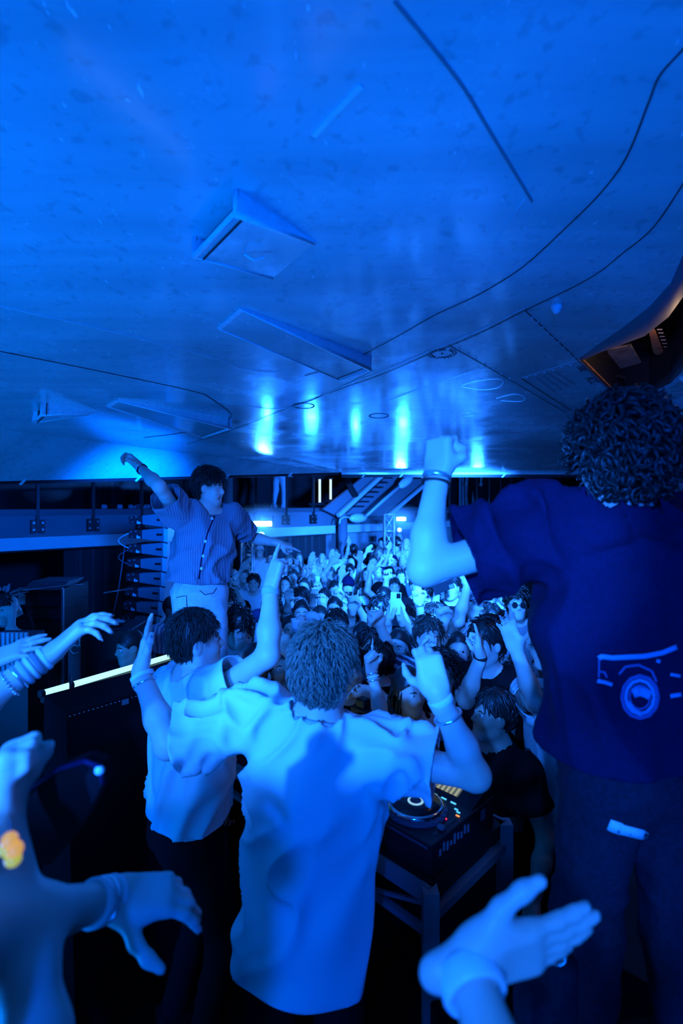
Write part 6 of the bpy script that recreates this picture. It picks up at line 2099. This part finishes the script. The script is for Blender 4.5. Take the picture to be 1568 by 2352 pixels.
guest('curly dark haired man in profile, centre of the crowd', 870, 1408, 4.5, (-0.75, -0.65, 0.05), (-0.4, -0.9), hair='wavy', tcol='cloth_black', L='upbent')
g = guest('dark haired man filming with a white phone in both hands', 938, 1432, 4.3, (-0.1, -1, 0), hair='short', tcol='cloth_black',
          R=((893, 1420, 3.95), (880, 1500, 3.9), 'hold', (0.3, 0, 1), (0.8, 0.5, 0)), L=((915, 1420, 3.95), (940, 1510, 3.9), 'hold', (-0.2, 0, 1), (-0.8, 0.5, 0)))
phone(P(908, 1386, 3.93), (0.05, 0, 1), (0, -1, 0), 'plastic_white', 'white phone held up in both hands in the middle of the crowd', 1.1)
guest('dark long haired woman looking left, centre of the crowd', 880, 1378, 5.2, (-0.6, -0.8, 0), (-.3, -1), .96, hair='long', fem=True, tcol='cloth_black', skin='skin_mid')
g = guest('man with sunglasses pushed up on his hair', 958, 1348, 5.6, (0.05, -1, -0.05), hair='short', tcol='cloth_black', R='upbent')
for k in (-1, 1):
    m = MB(); H = g['H']; c = H['at'](.032 * k, .075, .105); m.tube([c + (H['r'] * math.cos(a) * .024 + H['u'] * math.sin(a) * .018) for a in np.linspace(0, 2 * PI, 13)], .003, 5, False); m.build('sunglasses_rim', 'plastic_white', g['e'])
g = guest('man filming sideways with a black phone, right of the sunglasses man', 1036, 1352, 5.0, (-0.4, -0.9, 0), (-.2, -1), hair='short', tcol='cloth_black', R=((1004, 1355, 4.7), (1000, 1420, 4.5), 'hold', (0.3, 0, .8), (0.8, 0.3, 0)))
phone(P(1018, 1347, 4.66), (1, 0.1, 0.35), (0, -1, 0), 'phone_black', 'black phone held sideways, right of the middle of the crowd', 1.25)
guest('smiling dark haired woman, chin raised, in the middle left of the crowd', 742, 1380, 5.6, (-0.35, -0.9, 0.2), (0, -1), .96, hair='pony', fem=True, top='tank', tcol='cloth_black', R=((722, 1365, 5.2), (735, 1430, 5.1), 'hold'))
guest('man with a tall raised bare arm, two fingers out, left of the navy cap wearer', 818, 1412, 5.2, (0.1, -1, 0.1), hair='short', tcol='cloth_stripe', R=((776, 1348, 4.75), (790, 1420, 4.5), 'two', (0, 0, 1), (0, -1, 0)))
guest('man holding up one finger, left of the curly man in profile', 838, 1432, 4.7, (0, -1, 0), hair='wavy', tcol='cloth_blue', R=((814, 1385, 4.3), (800, 1450, 4.1), 'point', (0.05, 0, 1), (0, -1, 0)))
g = guest('bearded man in a navy cap in the middle of the crowd', 799, 1350, 6.4, (0, -1, 0), hair='cap', hcol='cloth_navy', tcol='cloth_white'); beard(g['H'], g['e'])
guest('young man with a dark fringe looking down, in a long sleeved white shirt', 624, 1412, 4.6, (0.15, -0.95, -0.3), (0.1, -1), 1.02, hair='fringe', tcol='cloth_white', sleeve=1.9)
g = guest('woman holding a phone in front of her face beside the white shirt', 604, 1462, 3.7, (0, -1, -0.1), (0, -1), .95, hair='long', hcol='hair_brown', fem=True, top='tank', tcol='cloth_black',
          L=((606, 1478, 3.4), (600, 1560, 3.3), 'hold', (-0.2, 0, 1), (0, 0.9, 0)))
phone(P(598, 1458, 3.38), (0.1, 0, 1), (0, -1, 0.0), 'cloth_pale', 'pale phone hiding the face of a woman beside the white shirt', 1.0)
guest('man shouting with his mouth wide open below the DJ head', 652, 1548, 3.1, (0.1, -0.9, 0.35), (0, -1), 1.0, hair='short', tcol='cloth_black', mouth=1.0, L=((664, 1500, 2.95), (700, 1600, 2.9), 'relaxed'), skin='skin_mid')
guest('long dark haired woman behind the white shirted man', 692, 1412, 4.7, (0.1, -1, 0), s=.95, hair='long', fem=True, tcol='cloth_black')
guest('man with a swept fringe behind the long haired woman', 690, 1382, 5.5, (-0.05, -1, 0), hair='wavy', tcol='cloth_grey', R=((662, 1375, 5.1), (660, 1430, 5.0), 'open'))
guest('man with a mop of dark curls, head bowed, beside the pale jeans', 545, 1440, 3.9, (0.3, -0.5, -0.5), (0.2, -1), 1.0, hair='curly', tcol='cloth_white', eyes=False)
guest('man with a short fringe below the open ribbed shirt', 518, 1388, 4.8, (0.3, -0.9, 0), hair='fringe', tcol='cloth_pale')
guest('brown haired reveller just under the hem of the ribbed shirt', 520, 1358, 5.8, (0.4, -0.9, 0), hair='wavy', hcol='hair_brown', tcol='cloth_black', L=((541, 1352, 5.4), (560, 1400, 5.4), 'two'))
g = guest('man in a cap drinking, just left of the DJ head', 712, 1448, 4.1, (-0.4, -0.8, 0), (-.2, -1), hair='cap', hcol='cloth_pale', tcol='cloth_black', R=((684, 1455, 3.85), (690, 1530, 3.8), 'hold', (0.1, -.2, 1), (0.6, 0.6, 0)))
cup(P(680, 1440, 3.85), 'white plastic cup held up just left of the DJ head')
guest('dark man in a black jacket with a hand raised, in front of the shouting man', 588, 1530, 3.1, (0.5, -0.8, 0), (0.4, -.9), 1.0, hair='buzz', skin='skin_dark', tcol='cloth_black', sleeve=1.9, L='upbent')
guest('dark skinned guest in shadow behind the shouting man', 622, 1508, 3.6, (0.3, -0.9, 0), hair='buzz', skin='skin_dark', tcol='cloth_black')
guest('guest reaching an arm over the decks towards the camera', 800, 1548, 3.0, (0.4, -0.7, 0.1), (0, -1), 1.0, hair='short', tcol='cloth_black', L=((858, 1592, 2.75), (900, 1640, 3.0), 'relaxed', (-0.9, -0.2, 0.2)), eyes=False)
guest('light haired man under the raised arms, left of the cap wearer', 715, 1344, 7.0, (0.1, -1, 0.1), hair='short', hcol='hair_fair', tcol='cloth_grey', L=((732, 1352, 6.6), (742, 1400, 6.5), 'hold'))
cup(P(729, 1335, 6.6), 'clear plastic cup raised left of the cap wearer')

# ------------------------------------------------------------------ stage hands and security at the left
guest('stage hand with close cropped hair in a striped top beside the tall speakers', 397, 1402, 5.0, (0.9, -0.3, -0.1), (0.7, -0.6), 1.0, hair='buzz', skin='skin_dark', tcol='cloth_stripe', floor=0.0, group='crew at the left of the stage')
gs = guest('security guard in a black jacket with yellow green stripes behind the left tube', 298, 1490, 3.75, (-0.7, -0.6, -0.2), (-0.3, -0.9), 1.0, hair='buzz', skin='skin_mid', tcol='cloth_black', sleeve=1.9, floor=-.36, group='crew at the left of the stage')
Jg = gs['J']
for sg in (-1, 1):
    a = Jg['chest'] + Jg['R'] * .10 * sg + Jg['F'] * .145 + Zv * .14; b = Jg['pelvis'] + Jg['R'] * .11 * sg + Jg['F'] * .165 + Zv * .02
    m = MB(); m.ribbon([a, (a + b) / 2 + Jg['F'] * .012, b], .045, Jg['F'], .004); m.build('hivis_stripe', 'hivis', gs['e'])
guest('crew member working at the rack at the left edge', 4, 1398, 4.3, (0.6, -0.5, -0.4), (0.7, -0.6), .95, hair='short', tcol='cloth_black', floor=0.0, group='crew at the left of the stage', L=((26, 1440, 4.2), (28, 1400, 4.3), 'relaxed'))

# ------------------------------------------------------------------ the deeper crowd: shared figures, each placed on its own
VAR = {}
ORG = np.zeros(3)
def variant(key, R, L, fem, top='tee', Rh=None, Lh=None):
    J = skeleton(np.array([0, 0, 1.60]), (0, -1), 0.97 if fem else 1.0, (0, 0, 1), 0.0)
    hR = default_arm(J, 'R', R, rc6); hL = default_arm(J, 'L', L, rc6)
    V, F, fr, H = build_body(J, (0.0, -1, 0.22), {'R': (Rh or hR, None, None), 'L': (Lh or hL, None, None)}, 0.0135, fem)
    root = dict(body=mesh_only('body', V, F), fr=fr, J=J)
    T = build_top(J, top, 0.019, 0.012 if top == 'tank' else 0.024, 0.55, 0.10, 0.012, rc6.uniform(0, 50), fem)
    root['top'] = mesh_only('top', T[0], T[1])
    T = build_trousers(J, 0.026, folds=0); root['trousers'] = mesh_only('trousers', T[0], T[1])
    VAR[key] = root
    return H
def mesh_only(nm, V, F):
    me = bpy.data.meshes.new(nm); me.from_pydata(V.tolist(), [], np.asarray(F).tolist())
    me.polygons.foreach_set('use_smooth', [True] * len(me.polygons)); me.materials.append(MATS['cloth_black'])
    return me
Hm = variant('m0', 'down', 'down', False); variant('m1', 'up', 'down', False, Rh='open'); variant('m2', 'down', 'up', False, Lh='two')
variant('m3', 'up', 'up', False); variant('m4', 'upbent', 'down', False, Rh='fist'); variant('m5', 'fore', 'fore', False); variant('m6', 'down', 'upbent', False, Lh='point')
Hf = variant('f0', 'down', 'down', True, 'tank'); variant('f1', 'up', 'down', True, 'tank'); variant('f2', 'down', 'up', True, 'tank', Lh='two')
variant('f3', 'chest', 'down', True, 'tank'); variant('f5', 'fore', 'down', True)
HAIR = {}
for st in ('short', 'curly', 'wavy', 'fringe', 'long', 'bun', 'buzz', 'pony'):
    e = empty('tmp', (0, 0, 0)); o = hair_of(st, Hm if st not in ('long', 'bun', 'pony') else Hf, 'hair_dark', e, rc6)
    HAIR[st] = o.data; bpy.data.objects.remove(o, do_unlink=True); bpy.data.objects.remove(e, do_unlink=True)
e = empty('tmp', (0, 0, 0)); hair_of('cap', Hm, 'cloth_navy', e, rc6)
CAPM = {o.name.split('.')[0]: o.data for o in e.children}
for o in list(e.children): bpy.data.objects.remove(o, do_unlink=True)
bpy.data.objects.remove(e, do_unlink=True)
# a small eye mesh shared by all
Ve, Fe = ico(np.zeros(3), 0.0085, 1); EYE = bpy.data.meshes.new('eye'); EYE.from_pydata(Ve.tolist(), [], Fe); EYE.materials.append(MATS['eye_dark'])

def put(label, px, py, key, yaw=0, hair='short', hcol='hair_dark', tcol='cloth_black', skin='skin_light', d=None, st=1.60, pants='cloth_black', floor=None, group=CROWD):
    if d is None: d = d_auto(py, st)
    best = None
    for dd in (0, .15, -.15, .3, -.3, .45, -.45, .6):
        q = P(px, py, d + dd)
        clear = min([math.hypot(q[0] - a, q[1] - b) for a, b in PLACED] + [9])
        if best is None or clear > best[0] + .02: best = (clear, d + dd)
        if clear > .42: break
    d = best[1]; q = P(px, py, d); PLACED.append((q[0], q[1]))
    hc = P(px, py, d); fz = floor_z(d) if floor is None else floor
    s = (hc[2] - fz) / 1.60; s = min(max(s, 0.88), 1.12)
    LAST[0] = label
    e = empty('person', (hc[0], hc[1], hc[2] - 1.60 * s), label, 'person', group, rz=yaw)
    e.scale = (s, s, s)
    r = VAR[key]
    def child(nm, me, mm):
        o = bpy.data.objects.new(nm, me); C.objects.link(o); o.parent = e
        o.material_slots[0].link = 'OBJECT'; o.material_slots[0].material = MATS[mm]
        return o
    child('body', r['body'], skin); child('top', r['top'], tcol); child('trousers', r['trousers'], pants)
    if hair == 'cap':
        for nm, me in CAPM.items():
            child(nm, me, tcol if nm != 'hair' else 'hair_dark')
    elif hair != 'bald':
        child('hair', HAIR[hair], hcol)
    H = Hm if key[0] == 'm' else Hf
    for k in (-1, 1):
        o = bpy.data.objects.new('eye', EYE); C.objects.link(o); o.parent = e; o.location = Vector(H['at'](.031 * k, .080, .0135))
    def hand(k):
        q = r['fr'][k]['palm'] * s; c, s_ = math.cos(yaw), math.sin(yaw)
        return np.array(e.location) + np.array([q[0] * c - q[1] * s_, q[0] * s_ + q[1] * c, q[2]])
    return hand
D2 = math.radians
def last_glasses(mm='phone_black', lens=True):
    e = [o for o in bpy.data.objects if o.name.startswith('person') and o.type == 'EMPTY' and o.get('label') == LAST[0]][0]
    glasses(Hm, e, mm, lens, False)
LAST = ['']
put('blond woman with long loose hair standing at the back by the black drape', 687, 1284, 'f0', D2(15), 'long', 'hair_fair', 'cloth_black')
h = put('blond woman bending her head over a white cup at the back', 718, 1286, 'f3', D2(25), 'long', 'hair_blond', 'cloth_white'); cup(h('R') + np.array([0, -.06, .05]), 'white plastic cup in the hand of the blond woman at the back')
h = put('blond woman with a bob, right of the woman with the white cup', 739, 1284, 'f3', D2(-10), 'long', 'hair_blond', 'cloth_black'); cup(h('R') + np.array([0, -.06, .05]), 'plastic cup in the hand of the woman with the bob at the back')
put('man in a white vest with one arm straight up beside the round pillar', 771, 1274, 'm2', D2(5), 'buzz', 'hair_fair', 'cloth_white', st=1.66)
put('man in a pale blue T-shirt left of the back row of blond women', 664, 1290, 'm0', D2(20), 'short', 'hair_fair', 'cloth_pale', st=1.62)
put('dark silhouetted guest right of the round pillar', 813, 1264, 'm0', D2(160), 'short', tcol='cloth_black', skin='skin_dark', d=12.2)
put('dark silhouetted guest before the lit wall, left of the middle truss', 852, 1262, 'm0', D2(-150), 'short', tcol='cloth_black', skin='skin_dark', d=12.4)
put('bald man in the back half of the crowd below the pillar', 806, 1296, 'm0', 0, 'bald', tcol='cloth_white')
put('man in sunglasses with one arm up below the bald man', 802, 1313, 'm1', D2(-15), 'short', tcol='cloth_white'); last_glasses()
put('fair woman in a white vest with one arm raised, centre back', 867, 1318, 'f1', D2(20), 'bun', 'hair_blond', 'cloth_white')
put('tall man in a pale T-shirt leaning at the middle truss', 877, 1250, 'm0', D2(-40), 'short', tcol='cloth_white', d=12.0)
put('woman with sleek fair hair in front of the middle truss', 872, 1270, 'f0', D2(30), 'long', 'hair_fair', 'cloth_pale', d=11.6)
put('man in white glasses and a white shirt left of the middle truss', 856, 1291, 'm3', D2(10), 'short', tcol='cloth_white'); last_glasses('plastic_white', False)
hb = put('guest seen from behind with a round badge on a pale top', 911, 1248, 'm0', D2(180), 'short', tcol='cloth_pale', d=11.4)
put('woman with long blond hair, right of the round badge', 933, 1252, 'f0', D2(-20), 'long', 'hair_blond', 'cloth_stripe', d=11.6)
put('bald guest behind the round badge under the middle lamp', 917, 1236, 'm0', D2(0), 'bald', tcol='cloth_blue', d=13.0)
put('man in a white T-shirt turned sideways under the raised elbow', 966, 1244, 'm5', D2(-60), 'short', 'hair_fair', tcol='cloth_white', d=11.6)
put('woman in a black top under the raised elbow at the back', 996, 1258, 'f0', D2(30), 'long', 'hair_fair', 'cloth_black', d=11.4)
put('guest in a navy cap in front of the round badge', 904, 1290, 'm4', D2(0), 'cap', tcol='cloth_navy')
put('guest with swept blond hair right of the navy cap', 924, 1290, 'f0', D2(-30), 'bun', 'hair_blond', 'cloth_pale')
put('guest in a blue cap under the raised elbow', 964, 1287, 'm0', 0, 'cap', tcol='cloth_blue')
put('man with a raised bent fist in the middle of the back crowd', 966, 1303, 'm4', D2(5), 'short', tcol='cloth_white')
put('dark curly haired man in the back crowd, right of the bent fist', 1008, 1292, 'm0', D2(-10), 'curly', tcol='cloth_blue')
put('man in dark glasses below the dark curly head', 990, 1312, 'm1', D2(5), 'short', tcol='cloth_black', skin='skin_mid'); last_glasses()
h = put('man filming with a white framed phone in the back right crowd', 1020, 1322, 'm5', D2(-25), 'short', tcol='cloth_grey'); phone(h('R') + np.array([.03, -.03, .06]), (0.2, 0, 1), (0, -1, 0), 'plastic_white', 'white framed phone in the back right of the crowd', 1.2)
put('wavy haired man with raised arm near the sleeve of the car print shirt', 1046, 1289, 'm1', D2(-10), 'wavy', tcol='cloth_pale')
put('fair haired guest tucked beside the sleeve of the car print shirt', 1066, 1292, 'm0', D2(-20), 'short', 'hair_fair', tcol='cloth_white')
put('man with thick dark hair under the sleeve of the car print shirt', 1063, 1310, 'm0', D2(20), 'curly', tcol='cloth_white')
put('dark haired woman left of the thick haired man', 1045, 1316, 'f0', D2(10), 'long', tcol='cloth_black')
put('woman with light hair peering past the navy sleeve', 1117, 1334, 'f0', D2(-20), 'long', 'hair_fair', 'cloth_pale')
put('guest in a dark top at the edge of the navy sleeve', 1095, 1322, 'm0', D2(-10), 'short', tcol='cloth_black')
h = put('guest in a white cap lifting a phone under the pointing arm', 596, 1268, 'm5', D2(10), 'cap', 'hair_blond', 'cloth_white', d=10.6); phone(h('R') + np.array([0, -.03, .07]), (0, 0, 1), (0, -1, 0), 'phone_black', 'black phone lifted by the guest in the white cap', 1.1)
h = put('guest with a phone held high right of the ribbed shirt', 566, 1300, 'm1', D2(15), 'short', tcol='cloth_white'); phone(h('R') + np.array([0, -.03, .06]), (0.15, 0, 1), (0, -1, 0), 'plastic_white', 'pale phone held high right of the ribbed shirt', 1.2)
put('woman with long brown hair and an arm up behind the pointing hand', 604, 1296, 'f1', D2(-5), 'long', 'hair_brown', 'cloth_black')
put('man waving an open hand right of the ribbed shirt', 560, 1325, 'm1', D2(10), 'short', 'hair_brown', tcol='cloth_white')
put('man in a white shirt with both arms high, left of the pointing arm', 582, 1342, 'm3', D2(5), 'wavy', tcol='cloth_white')
put('dark haired man behind the raised forearm', 628, 1376, 'm0', D2(15), 'fringe', tcol='cloth_blue')
put('fair man with one finger up behind the pointing hand', 652, 1305, 'm6', D2(10), 'short', 'hair_fair', tcol='cloth_blue')
put('woman in pale stripes right of the raised forearm', 655, 1345, 'f2', D2(-5), 'long', tcol='cloth_stripe', skin='skin_mid')
put('man in a long pale striped shirt right of the raised forearm', 672, 1328, 'm4', D2(5), 'short', 'hair_brown', tcol='cloth_stripe')
put('woman in a grey vest left of the light haired man', 698, 1352, 'f0', D2(-5), 'long', 'hair_brown', 'cloth_grey')
put('fair man with raised hand in the middle of the crowd', 758, 1322, 'm1', D2(5), 'short', 'hair_fair', tcol='cloth_blue')
put('dark curly haired man with two raised arms below the pillar', 786, 1326, 'm3', D2(-10), 'curly', tcol='cloth_pale')
put('dark haired woman with one arm up left of the fair woman in white', 842, 1322, 'f2', D2(0), 'long', tcol='cloth_black')
put('man in a black cap right of the fair woman in white', 893, 1322, 'm0', D2(-25), 'cap', tcol='cloth_black')
put('man with a raised fist right of the black cap', 920, 1326, 'm4', D2(10), 'short', tcol='cloth_blue')
put('woman in a pale vest in the centre crowd', 938, 1318, 'f0', D2(15), 'long', 'hair_brown', 'cloth_pale')
put('short haired man peering between raised arms, centre', 905, 1352, 'm1', D2(0), 'short', tcol='cloth_black', skin='skin_mid')
put('man with wavy hair and open palm, centre left', 835, 1360, 'm1', D2(-5), 'wavy', tcol='cloth_navy')
put('tanned woman with a top knot, centre left', 770, 1362, 'f0', D2(10), 'bun', tcol='cloth_black', skin='skin_mid')
put('man with cropped hair right of the smiling woman', 768, 1402, 'm6', D2(-10), 'buzz', tcol='cloth_grey')
put('guest with long brown hair below the smiling woman', 735, 1428, 'f0', D2(5), 'long', 'hair_brown', 'cloth_black')
put('man raising one finger above the DJ head', 772, 1448, 'm6', D2(5), 'short', tcol='cloth_black')
put('woman in a dark top below the curly man in profile', 830, 1468, 'f0', D2(-15), 'long', tcol='cloth_black')
put('man with pushed back hair right of the DJ head', 850, 1490, 'm0', D2(20), 'wavy', tcol='cloth_black', skin='skin_mid')
put('man in a black top between the watch arm and the thick arm', 1040, 1412, 'm0', D2(-15), 'wavy', tcol='cloth_black')
put('woman in shadow right of the thick raised arm', 1052, 1500, 'f0', D2(-10), 'long', tcol='cloth_black')
put('man in shadow below the pale cap', 1130, 1425, 'm0', D2(-20), 'short', tcol='cloth_grey')
put('guest with a bare raised arm near the spectacles', 1126, 1368, 'm2', D2(-15), 'short', 'hair_brown', tcol='cloth_black')
put('guest half hidden behind the companion, left of the woman with the phone', 560, 1470, 'm0', D2(20), 'short', tcol='cloth_black', skin='skin_mid')
put('guest with a dark fringe left of the shouting man', 575, 1560, 'm0', D2(25), 'fringe', tcol='cloth_black', skin='skin_dark', d=3.4)
put('guest with dark hair below the long haired woman', 668, 1450, 'f0', D2(10), 'long', tcol='cloth_black', skin='skin_mid')
put('man with long curls behind the pointing woman, near the fist', 1010, 1560, 'm0', D2(-20), 'curly', tcol='cloth_black', skin='skin_mid', d=3.3)
put('guest in darkness behind the man with one finger raised', 1180, 1560, 'm0', D2(-30), 'short', tcol='cloth_black', skin='skin_mid', d=3.2)
# round badge on the denim jacket
bc = P(911, 1266, 11.26)
bd = empty('round_badge', (bc[0], bc[1], bc[2])); bd.parent = None
bpy.data.objects.remove(bd, do_unlink=True)
den = [o for o in bpy.data.objects if o.get('label', '').startswith('guest seen from behind with a round badge')][0]
for r1, mm in ((.105, 'cloth_navy'), (.085, 'cloth_pale'), (.062, 'cloth_navy'), (.045, 'cloth_pale'), (.022, 'cloth_navy')):
    m = MB(); m.lathe((0, 0, 0), [(r1, 0), (r1 * .98, .004)], 24, (0, 1, 0))
    o = m.build('badge_ring', mm, den, world=False)
    o.location = (0, 0.158 + (0.105 - r1) * .06, 1.22)
# people on the balcony, legs in view below the aircraft
for (px, off, yaw, lab, pc) in ((258, 0.55, 200, 'guest on the balcony whose shoes show under the aircraft, left', 'cloth_black'), (316, 0.7, 150, 'second guest on the balcony whose shoes show, nearer the speakers', 'cloth_black'),
                                (640, 0.8, 170, 'guest on the balcony in pale trousers above the brightest lamp', 'cloth_white'), (1088, 0.7, 180, 'guest in dark clothes on the balcony above the far right lamp', 'cloth_black')):
    d = ((VB + off) * R2) / (1 - (px - 784) / FPX)
    q = P(px, 1160, d)
    e = empty('person', (q[0], q[1], 2.15), lab, 'person', 'people on the balcony', rz=D2(yaw))
    r = VAR['m0']
    for nm, me, mm in (('body', r['body'], 'skin_light'), ('top', r['top'], 'cloth_black'), ('trousers', r['trousers'], pc), ('hair', HAIR['short'], 'hair_dark')):
        o = bpy.data.objects.new(nm, me); C.objects.link(o); o.parent = e; o.material_slots[0].link = 'OBJECT'; o.material_slots[0].material = MATS[mm]
    for k in 'RL':
        a = r['J']['an' + k]
        m = MB(); m.box(a + np.array([0, -.06, -.03]), .095, .27, .08); m.build('shoe', 'cloth_white' if px < 400 else pc, e, True, False, bevel=.02)

# ================================================================== PEOPLE AT THE EDGES, ONLY THEIR ARMS IN VIEW
def edge_person(label, head, F, R, L, look, tcol='cloth_black', s=1.0, fem=True, hair='long', nails=False, sleeve=0.5, h=0.0055, spread=.12):
    J = skeleton(np.array(head, float), F, s, (0, 0, 1), 0.0)
    hands = {}
    for k, a in (('R', R), ('L', L)):
        if isinstance(a, str): hands[k] = (default_arm(J, k, a), None, None)
        else:
            set_arm(J, k, P(*a[0]), P(*a[1])); hands[k] = (a[2], a[3], a[4])
    e = empty('person', (head[0], head[1], 0), label, 'person', 'people at the edge of the stage')
    V, Fc, fr, H = build_body(J, look, hands, h, fem, 0, nails=nails, spread=spread)
    mk('body', V, Fc, 'skin_light', e, True)
    cloth('top', build_top(J, 'tank' if sleeve == 0 else 'tee', .013, .02, sleeve if sleeve else .5, .1, .012, 3, fem), tcol, e)
    cloth('trousers', build_trousers(J, .024, folds=0), 'cloth_black', e)
    hair_of(hair, H, 'hair_dark', e, rc6)
    return e, J, fr
e, J, fr = edge_person('raised hand with long nails and a stack of bracelets at the left edge', (-1.02, 1.12, 1.66), (0.3, 1), ((120, 1500, 1.36), (-60, 1720, 1.2), 'relaxed', (0.66, 0.25, 0.66), (0.55, 0.35, -0.75)), 'down', (0.4, 1, 0), nails=True, sleeve=0, spread=.2, s=1.1)
for k, (r_, wd_, mm) in enumerate(((.030, .012, 'plastic_white'), (.031, .014, 'cloth_grey'), (.032, .010, 'plastic_white'), (.033, .012, 'cloth_pale'), (.034, .010, 'silver'))):
    wrist_band(fr, J, 'R', .022 + .017 * k, r_, wd_, mm, e, 'wristband')
wrist_band(fr, J, 'R', .115, .036, .010, 'silver', e, 'bead_bracelet', beads=22)
m = MB(); q = fr['R']; c = q['palm'] + q['f'] * .052 - q['th'] * .010; m.lathe(c - q['f'] * .004 - q['n'] * 0, [(.0115, 0), (.0115, .006)], 14, q['f']); m.build('finger_ring', 'silver', e, True)
e, J, fr = edge_person('dim open hand at the left edge below the plant', (-1.62, 1.45, 1.66), (0.5, 1), ((18, 1492, 1.55), (-120, 1640, 1.45), 'open', (0.85, 0.25, 0.32), (0.1, 0.5, -0.9)), 'down', (0.4, 1, 0), sleeve=0.5, spread=.3)
# lower left: one forearm with wristbands, the other hand gripping a dark bag
e, J, fr = edge_person('blurred arms at the lower left, one wrist with bright bands', (-0.50, 0.45, 1.76), (0.5, 0.85), ((10, 1880, .72), (90, 2420, .62), 'fist', (-0.1, 0.25, 1.0), (0.8, 0.4, 0)), ((262, 2062, .84), (60, 2060, .64), 'relaxed', (0.95, 0.25, -0.12), (0.1, 0.3, -0.95)), (0.4, 1, 0), sleeve=0)
for k in range(3): wrist_band(fr, J, 'L', .012 + .018 * k, .031, (.012, .008, .016)[k], ('plastic_white', 'silver', 'plastic_white')[k], e, 'wristband')
bgc = [(35, 1835), (130, 1768), (192, 1748), (230, 1760), (236, 1800), (182, 1905), (118, 1985), (52, 2000)]
V = []; n = len(bgc)
for off in (0, .035):
    for (x, y) in bgc: V.append(P(x, y, .80) + np.array([0, off, 0]))
Fb = [tuple(range(n)), tuple(range(2 * n - 1, n - 1, -1))] + [(i, i + n, (i + 1) % n + n, (i + 1) % n) for i in range(n)]
cl = empty('clutch_bag', P(130, 1990, .81), 'dark flat bag gripped at the lower left, out of focus', 'bag')
mk('bag_body', V, Fb, 'fabric_black', cl)
m = MB(); m.tube([P(x, y, .795) for x, y in bgc[:5]], .004, 6); m.build('piping', 'cloth_navy', cl, True)
m = MB(); m.lathe(P(229, 1768, .795), [(.008, 0), (.006, .005)], 12, (0, -1, 0)); m.build('stud', 'knob_cap', cl, True)
mat('amber', (0.9, 0.45, 0.08), 0.2, emis=(0.85, 0.42, 0.05), estr=0.7)  # orange blurred light dots put in as glowing bead colours
mat('amber_green', (0.6, 0.6, 0.08), 0.2, emis=(0.52, 0.52, 0.04), estr=0.7)
jw = empty('bokeh_bead', P(25, 1945, .60), 'amber and yellow beads glowing in place of blurred light dots at the lower left edge', 'charm')
for (x, y, mm) in ((22, 1930, 'amber'), (16, 1948, 'amber_green'), (34, 1950, 'amber'), (30, 1972, 'amber_green')):
    V_, F_ = ico(P(x, y, .60), .0095, 2); mk('bead', V_, F_, mm, jw, True)
m = MB(); m.tube([P(20, 1880, .61), P(24, 1925, .60), P(26, 1972, .60)], .0015, 5); m.build('cord', 'silver', jw)
# lower right: a blurred clapping hand
e, J, fr = edge_person('blurred hand held out flat at the lower right with a pale wide bracelet', (0.10, 0.13, 1.72), (0.05, 1), ((1062, 2200, .60), (860, 2560, .42), 'flat', (0.95, 0.10, 0.17), (-0.15, 1.0, 0.25)), 'down', (0, 1, 0), sleeve=0, h=.005, spread=.04)
wrist_band(fr, J, 'R', .018, .034, .030, 'plastic_white', e, 'bracelet')
